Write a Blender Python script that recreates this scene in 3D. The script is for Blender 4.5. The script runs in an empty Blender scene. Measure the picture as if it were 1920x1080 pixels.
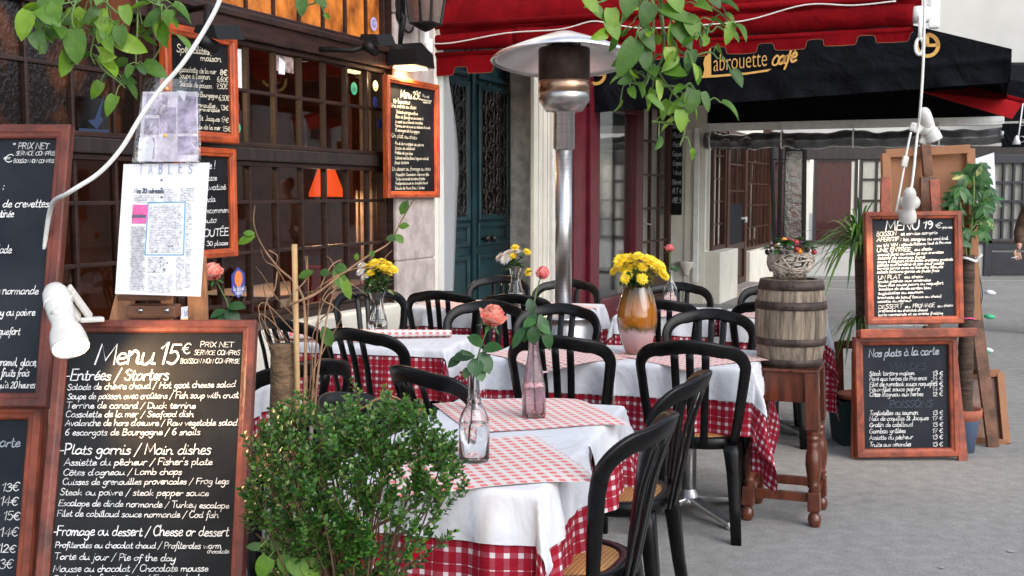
import bpy, bmesh, math, random
from mathutils import Vector, Matrix, Euler
random.seed(7)
R = math.radians
scn = bpy.context.scene
COL = scn.collection

# ------------------------------------------------------------------ camera
PITCH = 4.764
FPX = 2100.0
CAM = Vector((0, 0, 1.5))
cd = bpy.data.cameras.new("camera")
cam = bpy.data.objects.new("camera", cd)
COL.objects.link(cam)
cam.location = CAM
cam.rotation_euler = (R(90 - PITCH), 0, 0)
cd.sensor_width = 36
cd.lens = 36 * FPX / 1920
cd.clip_end = 400
cd.clip_start = 0.05
cd.dof.use_dof = True
cd.dof.focus_distance = 4.2
cd.dof.aperture_fstop = 24
scn.camera = cam

# ------------------------------------------------------------------ world, sun, exposure
w = bpy.data.worlds.new("World")
scn.world = w
w.use_nodes = True
nt = w.node_tree
nt.nodes.clear()
sky = nt.nodes.new("ShaderNodeTexSky")
sky.sky_type = 'NISHITA'
sky.sun_disc = False
SUN_EL, SUN_AZ = 36, 138          # azimuth measured clockwise from +Y
sky.sun_elevation = R(SUN_EL)
sky.sun_rotation = R(SUN_AZ)
sky.air_density = 1.0
sky.dust_density = 1.0
hs = nt.nodes.new("ShaderNodeHueSaturation")
hs.inputs['Saturation'].default_value = 0.5
bg = nt.nodes.new("ShaderNodeBackground")
bg.inputs[1].default_value = 0.15
wo = nt.nodes.new("ShaderNodeOutputWorld")
nt.links.new(sky.outputs[0], hs.inputs['Color'])
nt.links.new(hs.outputs[0], bg.inputs[0])
nt.links.new(bg.outputs[0], wo.inputs[0])
sl = bpy.data.lights.new("sun", 'SUN')
sl.energy = .8
sl.angle = R(50)
sl.color = (1.0, 0.985, 0.965)
so = bpy.data.objects.new("sun", sl)
COL.objects.link(so)
sd = Vector((math.sin(R(SUN_AZ)) * math.cos(R(SUN_EL)), math.cos(R(SUN_AZ)) * math.cos(R(SUN_EL)), math.sin(R(SUN_EL))))
so.rotation_euler = sd.to_track_quat('Z', 'Y').to_euler()
so.location = (6, -6, 12)
scn.view_settings.view_transform = 'Standard'
scn.view_settings.look = 'None'
scn.view_settings.gamma = 1
scn.view_settings.exposure = 1.22
scn.cycles.use_denoising = True
scn.cycles.max_bounces = 8
scn.cycles.transparent_max_bounces = 12
scn.cycles.caustics_reflective = False
scn.cycles.caustics_refractive = False

# ------------------------------------------------------------------ photograph geometry helpers
_c, _s = math.cos(R(PITCH)), math.sin(R(PITCH))
def ray(px, py):
    a, b = (px - 960) / FPX, -(py - 540) / FPX
    return Vector((a, b * _s + _c, b * _c - _s))
def at(px, py, Y):
    d = ray(px, py); return CAM + d * (Y / d.y)
def ground(px, py, z=0.0):
    d = ray(px, py); return CAM + d * ((z - CAM.z) / d.z)
FA = R(22.74)                                        # the left-hand facade recedes at this angle
FD = Vector((math.sin(FA), math.cos(FA), 0))
FN = Vector((math.cos(FA), -math.sin(FA), 0))
FO = Vector((-0.4, 10.0, 0))
FROT = math.atan2(FD.y, FD.x)
def F(px, py, n=0.0):                                # facade plane at offset n -> (along, height)
    d = ray(px, py); p = CAM + d * ((n - (CAM - FO).dot(FN)) / d.dot(FN))
    return ((p - FO).dot(FD), p.z)
def FU(px, n=0.0, py=365): return F(px, py, n)[0]
def FZ(px, py, n=0.0): return F(px, py, n)[1]
def FP(px, py, u):                                   # plane across the facade at u -> (n, height)
    d = ray(px, py); p = CAM + d * ((u - (CAM - FO).dot(FD)) / d.dot(FD))
    return ((p - FO).dot(FN), p.z)

# ------------------------------------------------------------------ object helpers
def tag(o, label=None, cat=None, group=None, kind=None):
    if label: o['label'] = label
    if cat: o['category'] = cat
    if group: o['group'] = group
    if kind: o['kind'] = kind
    return o
def thing(name, label, cat, loc=(0, 0, 0), rz=0.0, group=None):
    o = bpy.data.objects.new(name, None); COL.objects.link(o)
    o.location = loc; o.rotation_euler = (0, 0, rz); o.empty_display_size = .1
    return tag(o, label, cat, group)
def copy_thing(root, loc, rz, label, group=None):
    r = root.copy(); COL.objects.link(r); r.location = loc; r.rotation_euler = (0, 0, rz)
    r['label'] = label
    if group: r['group'] = group
    for ch in list(root.children):
        c = ch.copy(); COL.objects.link(c); c.parent = r
        for g in ch.children:
            k = g.copy(); COL.objects.link(k); k.parent = c
    return r

class M:
    def __init__(s, off=(0, 0, 0)):
        s.v = []; s.f = []; s.sm = []; s.uv = {}; s.off = Vector(off)
    def add(s, vs, fs, smooth=False, uvs=None):
        b = len(s.v)
        s.v += [Vector(p) for p in vs]
        for f in fs: s.f.append([i + b for i in f]); s.sm.append(smooth)
        if uvs:
            for i, u in enumerate(uvs): s.uv[b + i] = u
        return s
    def bm(s, bm_, mat=None, smooth=False):
        bm_.verts.index_update()
        vs = [(mat @ v.co) if mat else v.co.copy() for v in bm_.verts]
        s.add(vs, [[v.index for v in f.verts] for f in bm_.faces], smooth); bm_.free()
        return s
    def box(s, x0, x1, y0, y1, z0, z1, bev=0.0, mat=None):
        b = bmesh.new(); bmesh.ops.create_cube(b, size=1)
        for v in b.verts:
            v.co = Vector(((x0 + x1) / 2 + v.co.x * (x1 - x0), (y0 + y1) / 2 + v.co.y * (y1 - y0), (z0 + z1) / 2 + v.co.z * (z1 - z0)))
        if bev > 0:
            bev = min(bev, .45 * min(abs(x1 - x0), abs(y1 - y0), abs(z1 - z0)))
            bmesh.ops.bevel(b, geom=b.edges[:], offset=bev, segments=2, affect='EDGES', profile=.6)
        return s.bm(b, mat)
    def fbox(s, u0, u1, n0, n1, z0, z1, bev=0.0):
        return s.box(u0, u1, -n1, -n0, z0, z1, bev)
    def bar(s, p0, p1, w, d, up=(0, 0, 1), bev=.003, w1=None, d1=None):
        p0 = Vector(p0); p1 = Vector(p1); z = (p1 - p0); L = z.length; z.normalize()
        x = Vector(up).cross(z)
        if x.length < 1e-4: x = Vector((1, 0, 0))
        x.normalize(); y = z.cross(x)
        m = Matrix((x, y, z)).transposed().to_4x4(); m.translation = p0
        b = bmesh.new(); bmesh.ops.create_cube(b, size=1)
        for v in b.verts:
            t = v.co.z + .5
            ww = w + ((w1 or w) - w) * t; dd = d + ((d1 or d) - d) * t
            v.co = Vector((v.co.x * ww, v.co.y * dd, t * L))
        if bev > 0: bmesh.ops.bevel(b, geom=b.edges[:], offset=min(bev, .4 * min(w, d)), segments=2, affect='EDGES', profile=.6)
        return s.bm(b, m)
    def tube(s, pts, r, seg=8, cap=True, flat=1.0):
        pts = [Vector(p) for p in pts]; n = len(pts)
        rs = r if isinstance(r, (list, tuple)) else [r] * n
        t = [(pts[min(i + 1, n - 1)] - pts[max(i - 1, 0)]).normalized() for i in range(n)]
        a = t[0].orthogonal().normalized(); vs = []
        for i in range(n):
            a = (a - t[i] * a.dot(t[i]));
            if a.length < 1e-6: a = t[i].orthogonal()
            a.normalize(); b = t[i].cross(a)
            for k in range(seg):
                th = 2 * math.pi * k / seg
                vs.append(pts[i] + (a * math.cos(th) + b * math.sin(th) * flat) * rs[i])
        fs = [[i * seg + k, i * seg + (k + 1) % seg, (i + 1) * seg + (k + 1) % seg, (i + 1) * seg + k] for i in range(n - 1) for k in range(seg)]
        if cap: fs += [list(range(seg))[::-1], [(n - 1) * seg + k for k in range(seg)]]
        return s.add(vs, fs, True)
    def lathe(s, prof, c=(0, 0, 0), seg=32, closed=False, uvw=False):
        c = Vector(c); n = len(prof); vs = []; uvs = []
        for j, (r, z) in enumerate(prof):
            for k in range(seg):
                th = 2 * math.pi * k / seg
                vs.append(c + Vector((max(r, 1e-5) * math.cos(th), max(r, 1e-5) * math.sin(th), z)))
        m = n if closed else n - 1
        fs = [[j * seg + k, j * seg + (k + 1) % seg, ((j + 1) % n) * seg + (k + 1) % seg, ((j + 1) % n) * seg + k] for j in range(m) for k in range(seg)]
        return s.add(vs, fs, True)
    def sweep(s, path, prof, up=None, closed_prof=True, cap=True, smooth=False, frames=None):
        """prof: list of (a,b) in the frame (side, up) at each path point"""
        n = len(path); k = len(prof); vs = []
        for p, (ax, bx, sc) in zip(path, frames):
            for (a, b) in prof: vs.append(Vector(p) + Vector(ax) * a * sc + Vector(bx) * b * sc)
        fs = [[i * k + j, i * k + (j + 1) % k, (i + 1) * k + (j + 1) % k, (i + 1) * k + j] for i in range(n - 1) for j in range(k)]
        if cap: fs += [list(range(k))[::-1], [(n - 1) * k + j for j in range(k)]]
        return s.add(vs, fs, smooth)
    def prism(s, poly, fn, t0, t1):
        """poly: list of 2-D points (counter-clockwise); fn(a, b, t) -> 3-D point"""
        k = len(poly)
        vs = [fn(a, b, t0) for a, b in poly] + [fn(a, b, t1) for a, b in poly]
        fs = [list(range(k))[::-1], list(range(k, 2 * k))] + [[i, (i + 1) % k, k + (i + 1) % k, k + i] for i in range(k)]
        return s.add(vs, fs)
    def frame(s, x0, x1, z0, z1, wd, dp, y=0.0, back=0.0):
        """a mitred picture frame in the local xz plane, its face towards -y"""
        pr = [(0, -back), (0, dp * .75), (wd * .12, dp), (wd * .55, dp), (wd * .68, dp * .82), (wd * .9, dp * .72), (wd, dp * .5), (wd, -back)]
        cs = [(x0, z0, 1, 1), (x1, z0, -1, 1), (x1, z1, -1, -1), (x0, z1, 1, -1)]
        vs = [(cx + sx * a, y - b, cz + sz * a) for (cx, cz, sx, sz) in cs for (a, b) in pr]
        k = len(pr)
        fs = [[c * k + j, ((c + 1) % 4) * k + j, ((c + 1) % 4) * k + (j + 1) % k, c * k + (j + 1) % k] for c in range(4) for j in range(k)]
        return s.add(vs, fs)
    def build(s, name, mat, parent=None, loc=None):
        me = bpy.data.meshes.new(name)
        me.from_pydata([tuple(p - s.off) for p in s.v], [], s.f)
        me.polygons.foreach_set("use_smooth", s.sm)
        if s.uv:
            l = me.uv_layers.new(name="UVMap")
            for lp in me.loops: l.data[lp.index].uv = s.uv.get(lp.vertex_index, (0, 0))
        me.materials.append(mat)
        me.update()
        o = bpy.data.objects.new(name, me); COL.objects.link(o)
        if parent: o.parent = parent
        if loc is not None: o.location = loc
        b = bmesh.new(); b.from_mesh(me); bmesh.ops.recalc_face_normals(b, faces=b.faces[:]); b.to_mesh(me); b.free()
        return o

def smooth_path(pts, n=4):
    pts = [Vector(p) for p in pts]; out = []
    for i in range(len(pts) - 1):
        p0 = pts[max(i - 1, 0)]; p1 = pts[i]; p2 = pts[i + 1]; p3 = pts[min(i + 2, len(pts) - 1)]
        for k in range(n):
            t = k / n
            out.append(.5 * ((2 * p1) + (p2 - p0) * t + (2 * p0 - 5 * p1 + 4 * p2 - p3) * t * t + (3 * p1 - p0 - 3 * p2 + p3) * t ** 3))
    out.append(pts[-1]); return out

# ------------------------------------------------------------------ materials
def mat(name, col, rough=.6, var=.0, scale=8.0, bump=0.0, bscale=None, metal=0.0, stretch=(1, 1, 1), col2=None, trans=0.0, ior=1.45, spec=.5, emit=None, estr=0.0, detail=6, lo=.35, hi=.65, coat=0.0, sheen=0.0, rvar=0.0):
    m = bpy.data.materials.new(name); m.use_nodes = True
    t = m.node_tree; b = t.nodes["Principled BSDF"]
    b.inputs['Base Color'].default_value = (*col, 1)
    b.inputs['Roughness'].default_value = rough
    b.inputs['Metallic'].default_value = metal
    b.inputs['IOR'].default_value = ior
    b.inputs['Transmission Weight'].default_value = trans
    b.inputs['Specular IOR Level'].default_value = spec
    b.inputs['Coat Weight'].default_value = coat
    b.inputs['Sheen Weight'].default_value = sheen
    if emit:
        b.inputs['Emission Color'].default_value = (*emit, 1); b.inputs['Emission Strength'].default_value = estr
    tc = t.nodes.new("ShaderNodeTexCoord"); mp = t.nodes.new("ShaderNodeMapping")
    mp.inputs['Scale'].default_value = stretch
    t.links.new(tc.outputs['Object'], mp.inputs[0])
    if var > 0 or col2:
        n = t.nodes.new("ShaderNodeTexNoise"); n.inputs['Scale'].default_value = scale; n.inputs['Detail'].default_value = detail
        n.inputs['Roughness'].default_value = .6
        t.links.new(mp.outputs[0], n.inputs['Vector'])
        r = t.nodes.new("ShaderNodeValToRGB")
        c2 = col2 or tuple(min(1, c * (1 + var)) for c in col)
        c1 = col if col2 else tuple(c * (1 - var) for c in col)
        r.color_ramp.elements[0].color = (*c1, 1); r.color_ramp.elements[1].color = (*c2, 1)
        r.color_ramp.elements[0].position = lo; r.color_ramp.elements[1].position = hi
        t.links.new(n.outputs[0], r.inputs[0]); t.links.new(r.outputs[0], b.inputs['Base Color'])
        if emit and col2: t.links.new(r.outputs[0], b.inputs['Emission Color'])
        if rvar:
            mr = t.nodes.new("ShaderNodeMapRange"); mr.inputs[3].default_value = rough - rvar; mr.inputs[4].default_value = rough + rvar
            t.links.new(n.outputs[0], mr.inputs[0]); t.links.new(mr.outputs[0], b.inputs['Roughness'])
    if bump > 0:
        n2 = t.nodes.new("ShaderNodeTexNoise"); n2.inputs['Scale'].default_value = bscale or scale * 3; n2.inputs['Detail'].default_value = 5
        t.links.new(mp.outputs[0], n2.inputs['Vector'])
        bp = t.nodes.new("ShaderNodeBump"); bp.inputs['Strength'].default_value = bump; bp.inputs['Distance'].default_value = .01
        t.links.new(n2.outputs[0], bp.inputs['Height']); t.links.new(bp.outputs[0], b.inputs['Normal'])
    return m

def pane_mat(name, tint=(.9, .92, .92), refl=1.0, rough=.02, bump=0.0, bscale=30):
    """thin window glass: clear with a real mirror-like sheen"""
    m = bpy.data.materials.new(name); m.use_nodes = True; t = m.node_tree; t.nodes.clear()
    o = t.nodes.new("ShaderNodeOutputMaterial"); mx = t.nodes.new("ShaderNodeMixShader")
    tr = t.nodes.new("ShaderNodeBsdfTransparent"); tr.inputs[0].default_value = (*tint, 1)
    g = t.nodes.new("ShaderNodeBsdfGlossy"); g.inputs['Roughness'].default_value = rough
    lw = t.nodes.new("ShaderNodeLayerWeight"); lw.inputs[0].default_value = .5
    p5 = t.nodes.new("ShaderNodeMath"); p5.operation = 'POWER'; p5.inputs[1].default_value = 5; t.links.new(lw.outputs['Facing'], p5.inputs[0])
    fr = t.nodes.new("ShaderNodeMath"); fr.operation = 'MULTIPLY_ADD'; fr.inputs[1].default_value = .96; fr.inputs[2].default_value = .04; t.links.new(p5.outputs[0], fr.inputs[0])
    mu = t.nodes.new("ShaderNodeMath"); mu.operation = 'MULTIPLY'; mu.inputs[1].default_value = refl; mu.use_clamp = True
    t.links.new(fr.outputs[0], mu.inputs[0]); t.links.new(mu.outputs[0], mx.inputs[0])
    t.links.new(tr.outputs[0], mx.inputs[1]); t.links.new(g.outputs[0], mx.inputs[2]); t.links.new(mx.outputs[0], o.inputs[0])
    if bump:
        n = t.nodes.new("ShaderNodeTexNoise"); n.inputs['Scale'].default_value = bscale; n.inputs['Detail'].default_value = 3
        tc = t.nodes.new("ShaderNodeTexCoord"); t.links.new(tc.outputs['Object'], n.inputs['Vector'])
        bp = t.nodes.new("ShaderNodeBump"); bp.inputs['Strength'].default_value = bump; bp.inputs['Distance'].default_value = .01
        t.links.new(n.outputs[0], bp.inputs['Height']); t.links.new(bp.outputs[0], g.inputs['Normal'])
    return m

def leaf_mat(name, c0, c1, c2, rough=.4, pale=None):
    """colour differs leaf by leaf; light passes through the blade"""
    m = bpy.data.materials.new(name); m.use_nodes = True; t = m.node_tree; b = t.nodes["Principled BSDF"]
    ge = t.nodes.new("ShaderNodeNewGeometry"); r = t.nodes.new("ShaderNodeValToRGB")
    r.color_ramp.elements[0].color = (*c0, 1); r.color_ramp.elements[1].color = (*c2, 1)
    e = r.color_ramp.elements.new(.55); e.color = (*c1, 1)
    if pale:
        e = r.color_ramp.elements.new(.93); e.color = (*c2, 1); r.color_ramp.elements[-1].color = (*pale, 1)
    tc = t.nodes.new("ShaderNodeTexCoord"); nz = t.nodes.new("ShaderNodeTexNoise"); nz.inputs['Scale'].default_value = 55; nz.inputs['Detail'].default_value = 4; t.links.new(tc.outputs['Object'], nz.inputs['Vector'])
    ad = t.nodes.new("ShaderNodeMath"); ad.operation = 'MULTIPLY_ADD'; ad.inputs[1].default_value = .55; t.links.new(nz.outputs[0], ad.inputs[0])
    sb = t.nodes.new("ShaderNodeMath"); sb.operation = 'SUBTRACT'; sb.inputs[1].default_value = .275; sb.use_clamp = True
    t.links.new(ge.outputs['Random Per Island'], ad.inputs[2]); t.links.new(ad.outputs[0], sb.inputs[0]); t.links.new(sb.outputs[0], r.inputs[0]); t.links.new(r.outputs[0], b.inputs['Base Color'])
    bp = t.nodes.new("ShaderNodeBump"); bp.inputs['Strength'].default_value = .35; bp.inputs['Distance'].default_value = .004; t.links.new(nz.outputs[0], bp.inputs['Height']); t.links.new(bp.outputs[0], b.inputs['Normal'])
    b.inputs['Roughness'].default_value = rough; b.inputs['Specular IOR Level'].default_value = .5
    tl = t.nodes.new("ShaderNodeBsdfTranslucent"); t.links.new(r.outputs[0], tl.inputs[0])
    mx = t.nodes.new("ShaderNodeMixShader"); mx.inputs[0].default_value = .3
    t.links.new(b.outputs[0], mx.inputs[1]); t.links.new(tl.outputs[0], mx.inputs[2])
    t.links.new(mx.outputs[0], t.nodes["Material Output"].inputs[0])
    return m

def weave_mat(name, period, frac, both, one, none, rough=.85, fine=True, bump=.15, trans=0.12):
    """a checked cloth or paper woven from stripes, laid out by the cloth's own UV in metres"""
    m = bpy.data.materials.new(name); m.use_nodes = True; t = m.node_tree; b = t.nodes["Principled BSDF"]
    b.inputs['Roughness'].default_value = rough; b.inputs['Specular IOR Level'].default_value = .2
    uv = t.nodes.new("ShaderNodeTexCoord"); sp = t.nodes.new("ShaderNodeSeparateXYZ"); t.links.new(uv.outputs['UV'], sp.inputs[0])
    def mth(op, a, bb=None):
        n = t.nodes.new("ShaderNodeMath"); n.operation = op
        for i, x in enumerate((a, bb)):
            if x is None: continue
            if isinstance(x, (int, float)): n.inputs[i].default_value = x
            else: t.links.new(x, n.inputs[i])
        return n.outputs[0]
    def stripe(c):
        s1 = mth('FRACT', mth('DIVIDE', c, period)); k = mth('LESS_THAN', s1, frac)
        if fine:
            s2 = mth('FRACT', mth('DIVIDE', mth('ADD', c, period * .3), period * 4))
            k2 = mth('LESS_THAN', s2, .2); k = mth('MAXIMUM', k, k2)
        return k
    a = stripe(sp.outputs[0]); c = stripe(sp.outputs[1]); sm = mth('ADD', a, c)
    r = t.nodes.new("ShaderNodeValToRGB"); r.color_ramp.interpolation = 'CONSTANT'
    r.color_ramp.elements[0].color = (*none, 1); r.color_ramp.elements[1].color = (*both, 1); r.color_ramp.elements[1].position = .75
    e = r.color_ramp.elements.new(.25); e.color = (*one, 1)
    t.links.new(mth('MULTIPLY', sm, .5), r.inputs[0]); t.links.new(r.outputs[0], b.inputs['Base Color'])
    n = t.nodes.new("ShaderNodeTexNoise"); n.inputs['Scale'].default_value = 14; n.inputs['Detail'].default_value = 4
    tc = uv; t.links.new(tc.outputs['Object'], n.inputs['Vector'])
    bp = t.nodes.new("ShaderNodeBump"); bp.inputs['Strength'].default_value = bump; bp.inputs['Distance'].default_value = .02
    t.links.new(n.outputs[0], bp.inputs['Height']); t.links.new(bp.outputs[0], b.inputs['Normal'])
    return m

def cane_mat(name):
    m = mat(name, (.42, .19, .06), .55)
    t = m.node_tree; b = t.nodes["Principled BSDF"]
    tc = t.nodes.new("ShaderNodeTexCoord"); sp = t.nodes.new("ShaderNodeSeparateXYZ"); t.links.new(tc.outputs['Object'], sp.inputs[0])
    def wv(sock, f):
        a = t.nodes.new("ShaderNodeMath"); a.operation = 'MULTIPLY'; a.inputs[1].default_value = f; t.links.new(sock, a.inputs[0])
        c = t.nodes.new("ShaderNodeMath"); c.operation = 'SINE'; t.links.new(a.outputs[0], c.inputs[0]); return c.outputs[0]
    mu = t.nodes.new("ShaderNodeMath"); mu.operation = 'MINIMUM'
    t.links.new(wv(sp.outputs[0], 480), mu.inputs[0]); t.links.new(wv(sp.outputs[1], 480), mu.inputs[1])
    g = t.nodes.new("ShaderNodeMath"); g.operation = 'GREATER_THAN'; g.inputs[1].default_value = .25; t.links.new(mu.outputs[0], g.inputs[0])
    mx = t.nodes.new("ShaderNodeMix"); mx.data_type = 'RGBA'
    mx.inputs[6].default_value = (.48, .23, .075, 1); mx.inputs[7].default_value = (.05, .02, .008, 1)
    t.links.new(g.outputs[0], mx.inputs[0]); t.links.new(mx.outputs[2], b.inputs['Base Color'])
    return m

K = {}
K['asphalt'] = mat('asphalt', (.165, .162, .157), .9, .22, 2.2, .8, 220, detail=12)
K['road_paint'] = mat('road_paint', (.6, .6, .58), .8, .2, 20)
K['brown_wood'] = mat('dark_brown_wood', (.024, .0095, .006), .45, .5, 5, .15, 30, stretch=(1, 1, 6))
K['black_wood'] = mat('dark_wood_lintel', (.02, .013, .011), .45, .4, 4, .15, 20, stretch=(6, 1, 1))
K['frame_red'] = mat('red_brown_frame_wood', (.125, .028, .016), .45, .55, 9, .25, 60, stretch=(1, 6, 1), rvar=.1)
K['frame_orange'] = mat('orange_varnished_wood', (.36, .060, .015), .35, .4, 8, .12, 50, stretch=(1, 6, 1))
K['frame_orange2'] = mat('worn_orange_wood', (.235, .046, .018), .45, .5, 10, .2, 60, stretch=(1, 5, 1))
K['oak'] = mat('pale_easel_wood', (.36, .15, .06), .5, .4, 10, .2, 50, stretch=(4, 4, 1))
K['tray_wood'] = mat('brown_tray_wood', (.14, .06, .032), .45, .45, 12, .2, 60)
K['slate'] = mat('black_chalkboard', (.0055, .006, .0075), .6, .5, 3.5, .03, 40, rvar=.1, spec=.2, col2=(.022, .0225, .024), lo=.4, hi=.75)
K['slate_blue'] = mat('blue_black_chalkboard', (.0062, .009, .015), .6, .45, 3.5, .03, 40, rvar=.1, spec=.24, col2=(.022, .026, .033), lo=.4, hi=.75)
K['chalk'] = mat('white_chalk_paint', (.42, .42, .41), .9, col2=(.80, .79, .77), scale=70, lo=.3, hi=.55)
K['chalk_dim'] = mat('rubbed_grey_chalk', (.36, .39, .44), .9, .25, 90)
K['chalk_cream'] = mat('cream_chalk_paint', (.75, .68, .52), .85, .12, 120)
K['ghost'] = mat('faint_chalk', (.045, .06, .08), .9)
K['black_plastic'] = mat('black_chair_plastic', (.0035, .0035, .004), .3, .5, 22, .04, 200, spec=.27, rvar=.09)
K['cane'] = cane_mat('woven_cane_seat')
K['cloth_white'] = mat('white_tablecloth_cotton', (.57, .575, .61), .85, .03, 3, .34, 14, spec=.2, sheen=.1)
K['gingham'] = weave_mat('red_gingham_cotton', .034, .60, (.25, .004, .015), (.29, .042, .066), (.56, .50, .52), bump=.4)
K['paper_check'] = weave_mat('pink_checked_paper', .036, .53, (.66, .16, .15), (.66, .54, .52), (.66, .635, .61), rough=.6, fine=False, bump=.08)
K['steel'] = mat('brushed_steel', (.48, .47, .46), .34, .12, 3, .02, 200, metal=1.0, stretch=(1, 1, 30))
K['steel_dim'] = mat('scuffed_aluminium', (.5, .49, .49), .35, .2, 6, .05, 60, metal=1.0)
K['steel_burnt'] = mat('heat_browned_mesh', (.055, .036, .032), .5, .35, 14, .3, 300, metal=.7)
K['alu_dome'] = mat('pale_aluminium_reflector', (.78, .77, .80), .26, .08, 10, .03, 60, metal=.85)
K['stone'] = mat('pale_pink_limestone', (.43, .365, .335), .9, .22, 7, .6, 40, detail=9)
K['plaster'] = mat('cream_painted_plaster', (.74, .70, .60), .8, .09, 2.5, .2, 30)
K['plaster_rough'] = mat('grey_rough_plaster', (.74, .68, .60), .95, .25, 9, .9, 60)
K['plaster_white'] = mat('pale_street_wall', (.50, .485, .45), .85, .07, 1.2, .1, 20)
K['green_paint'] = mat('dark_teal_door_paint', (.008, .033, .039), .38, .3, 6, .05, 60)
K['iron'] = mat('black_wrought_iron', (.03, .026, .024), .34, .4, 30, .2, 120, metal=.4)
K['maroon'] = mat('maroon_shopfront_paint', (.11, .009, .018), .32, .25, 6, .04, 60)
K['brown_door'] = mat('chestnut_door_wood', (.055, .019, .010), .4, .4, 8, .1, 50, stretch=(1, 1, .2))
K['red_canvas'] = mat('red_awning_canvas', (.155, .0025, .005), .9, .22, 5, .35, 14, spec=.08)
K['red_bright'] = mat('bright_red_canvas', (.50, .006, .010), .85, .12, 5, .2, 14)
K['black_canvas'] = mat('black_awning_canvas', (.0045, .0052, .0075), .8, .3, 4, .7, 9, spec=.12)
K['gold'] = mat('yellow_ochre_lettering', (.72, .40, .11), .7)
K['cream_trim'] = mat('pale_awning_rail', (.82, .82, .80), .5, .08, 10)
K['white_plastic'] = mat('white_lamp_enamel', (.56, .54, .50), .3, .12, 18, .04, 60)
K['white_cord'] = mat('white_cable', (.70, .70, .66), .45, .1, 30)
K['black_metal'] = mat('black_metal', (.006, .006, .006), .5, spec=.3)
K['grey_metal'] = mat('dark_grey_metal', (.010, .010, .010), .6, .3, 30, spec=.2)
K['bulb'] = mat('lit_lamp_glass', (1, .8, .5), .5, emit=(1, .78, .45), estr=18)
K['bulb_soft'] = mat('lit_lamp_glass_soft', (1, .8, .5), .5, emit=(1, .72, .36), estr=7)
K['lamp_orange'] = mat('lit_orange_lampshade', (.8, .12, .03), .6, emit=(1, .10, .014), estr=.42)
K['amber'] = mat('glow_painted_amber_glass', (.10, .025, .005), .25, emit=(.85, .22, .03), estr=.32, bump=.7, bscale=38, col2=(.60, .19, .03), scale=4.5, stretch=(1.3, 1.3, .8), lo=.32, hi=.78, detail=3)  # warm window glow is put into the glass itself as mottled emission
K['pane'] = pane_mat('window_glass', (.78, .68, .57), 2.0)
K['amber_dim'] = mat('dim_amber_glass', (.006, .003, .002), .16, emit=(.7, .20, .03), estr=.035, bump=.6, bscale=34, col2=(.16, .045, .008), scale=2.6, stretch=(1.2, 1.2, .8), lo=.5, hi=.86, detail=3)  # darker copy of the amber glass, with a faint glow painted into the pane
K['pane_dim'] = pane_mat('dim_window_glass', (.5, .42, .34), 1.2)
K['rolled_vinyl'] = mat('rolled_smoky_vinyl', (.07, .072, .076), .09, .5, 5, .45, 6, coat=1.0, spec=.8)
K['pane_dark'] = pane_mat('dusty_shop_glass', (.5, .5, .5), 2.6, .05)
K['clear_sheet'] = pane_mat('clear_vinyl', (.90, .91, .91), 2.2, .12, .6, 14)
K['room'] = mat('red_brown_room_wall', (.17, .055, .022), .8, .4, 3, .1)
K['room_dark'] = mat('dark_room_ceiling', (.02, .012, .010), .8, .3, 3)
K['glass'] = mat('clear_bottle_glass', (.97, .98, .98), .02, trans=1.0, ior=1.45)
K['glass_pink'] = mat('pink_pressed_glass', (.965, .80, .85), .04, trans=1.0, ior=1.45, bump=.35, bscale=60)
K['water'] = mat('vase_water', (.97, .98, .98), .0, trans=1.0, ior=1.33)
K['vase_amber_old'] = mat('amber_art_glass', (.48, .15, .012), .06, col2=(.10, .045, .008), scale=7, stretch=(1, 1, .5), coat=1.0, lo=.45, hi=.75, bump=.1, bscale=20)
K['bark'] = mat('fibrous_trunk', (.15, .095, .055), .95, .5, 16, .6, 40, stretch=(1.5, 1.5, 3))
K['bark_dark'] = mat('dark_ringed_trunk', (.075, .048, .034), .95, .45, 14, 1.0, 40, stretch=(1, 1, 6))
K['twig'] = mat('dry_twig', (.27, .155, .085), .85, .35, 30, .2, 60)
K['twig_dark'] = mat('bush_twig', (.10, .055, .03), .9, .35, 30)
K['bamboo'] = mat('bamboo_cane', (.42, .26, .12), .6, .2, 15)
K['stem'] = mat('green_stem', (.10, .17, .04), .5, .25, 30)
K['leaf_box'] = leaf_mat('box_leaves', (.013, .055, .010), (.042, .135, .018), (.115, .26, .034), .34, pale=(.24, .27, .09))
K['leaf_pothos'] = leaf_mat('pothos_leaves', (.020, .070, .005), (.085, .195, .010), (.20, .34, .018), .5, pale=(.34, .40, .08))
K['leaf_rose'] = leaf_mat('rose_leaves', (.015, .055, .015), (.03, .10, .025), (.06, .16, .04), .38)
K['leaf_drac'] = leaf_mat('dracaena_leaves', (.035, .10, .016), (.08, .20, .03), (.20, .34, .05), .4, pale=(.34, .40, .15))
K['leaf_scheff'] = leaf_mat('umbrella_tree_leaves', (.012, .06, .014), (.035, .13, .025), (.08, .21, .045), .36, pale=(.55, .55, .22))
K['petal_rose'] = mat('coral_rose_petals', (.88, .37, .29), .6, .12, 12)
K['petal_pink'] = mat('pink_rose_petals', (.82, .25, .24), .6, .12, 12)
K['petal_yellow'] = leaf_mat('yellow_daisy_petals', (.88, .60, .012), (.92, .70, .02), (.94, .78, .08), .6)
K['petal_white'] = leaf_mat('white_daisy_petals', (.75, .72, .68), (.82, .80, .78), (.85, .84, .83), .6)
K['terracotta'] = mat('terracotta', (.34, .10, .055), .8, .2, 8, .15, 40)
K['pot_green'] = mat('dark_green_planter', (.010, .028, .022), .45, .2, 8)
K['pot_blue'] = mat('dull_blue_pot', (.07, .10, .16), .5, .2, 8)
K['pot_dark'] = mat('dark_red_planter', (.045, .018, .014), .6, .3, 8)
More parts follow.
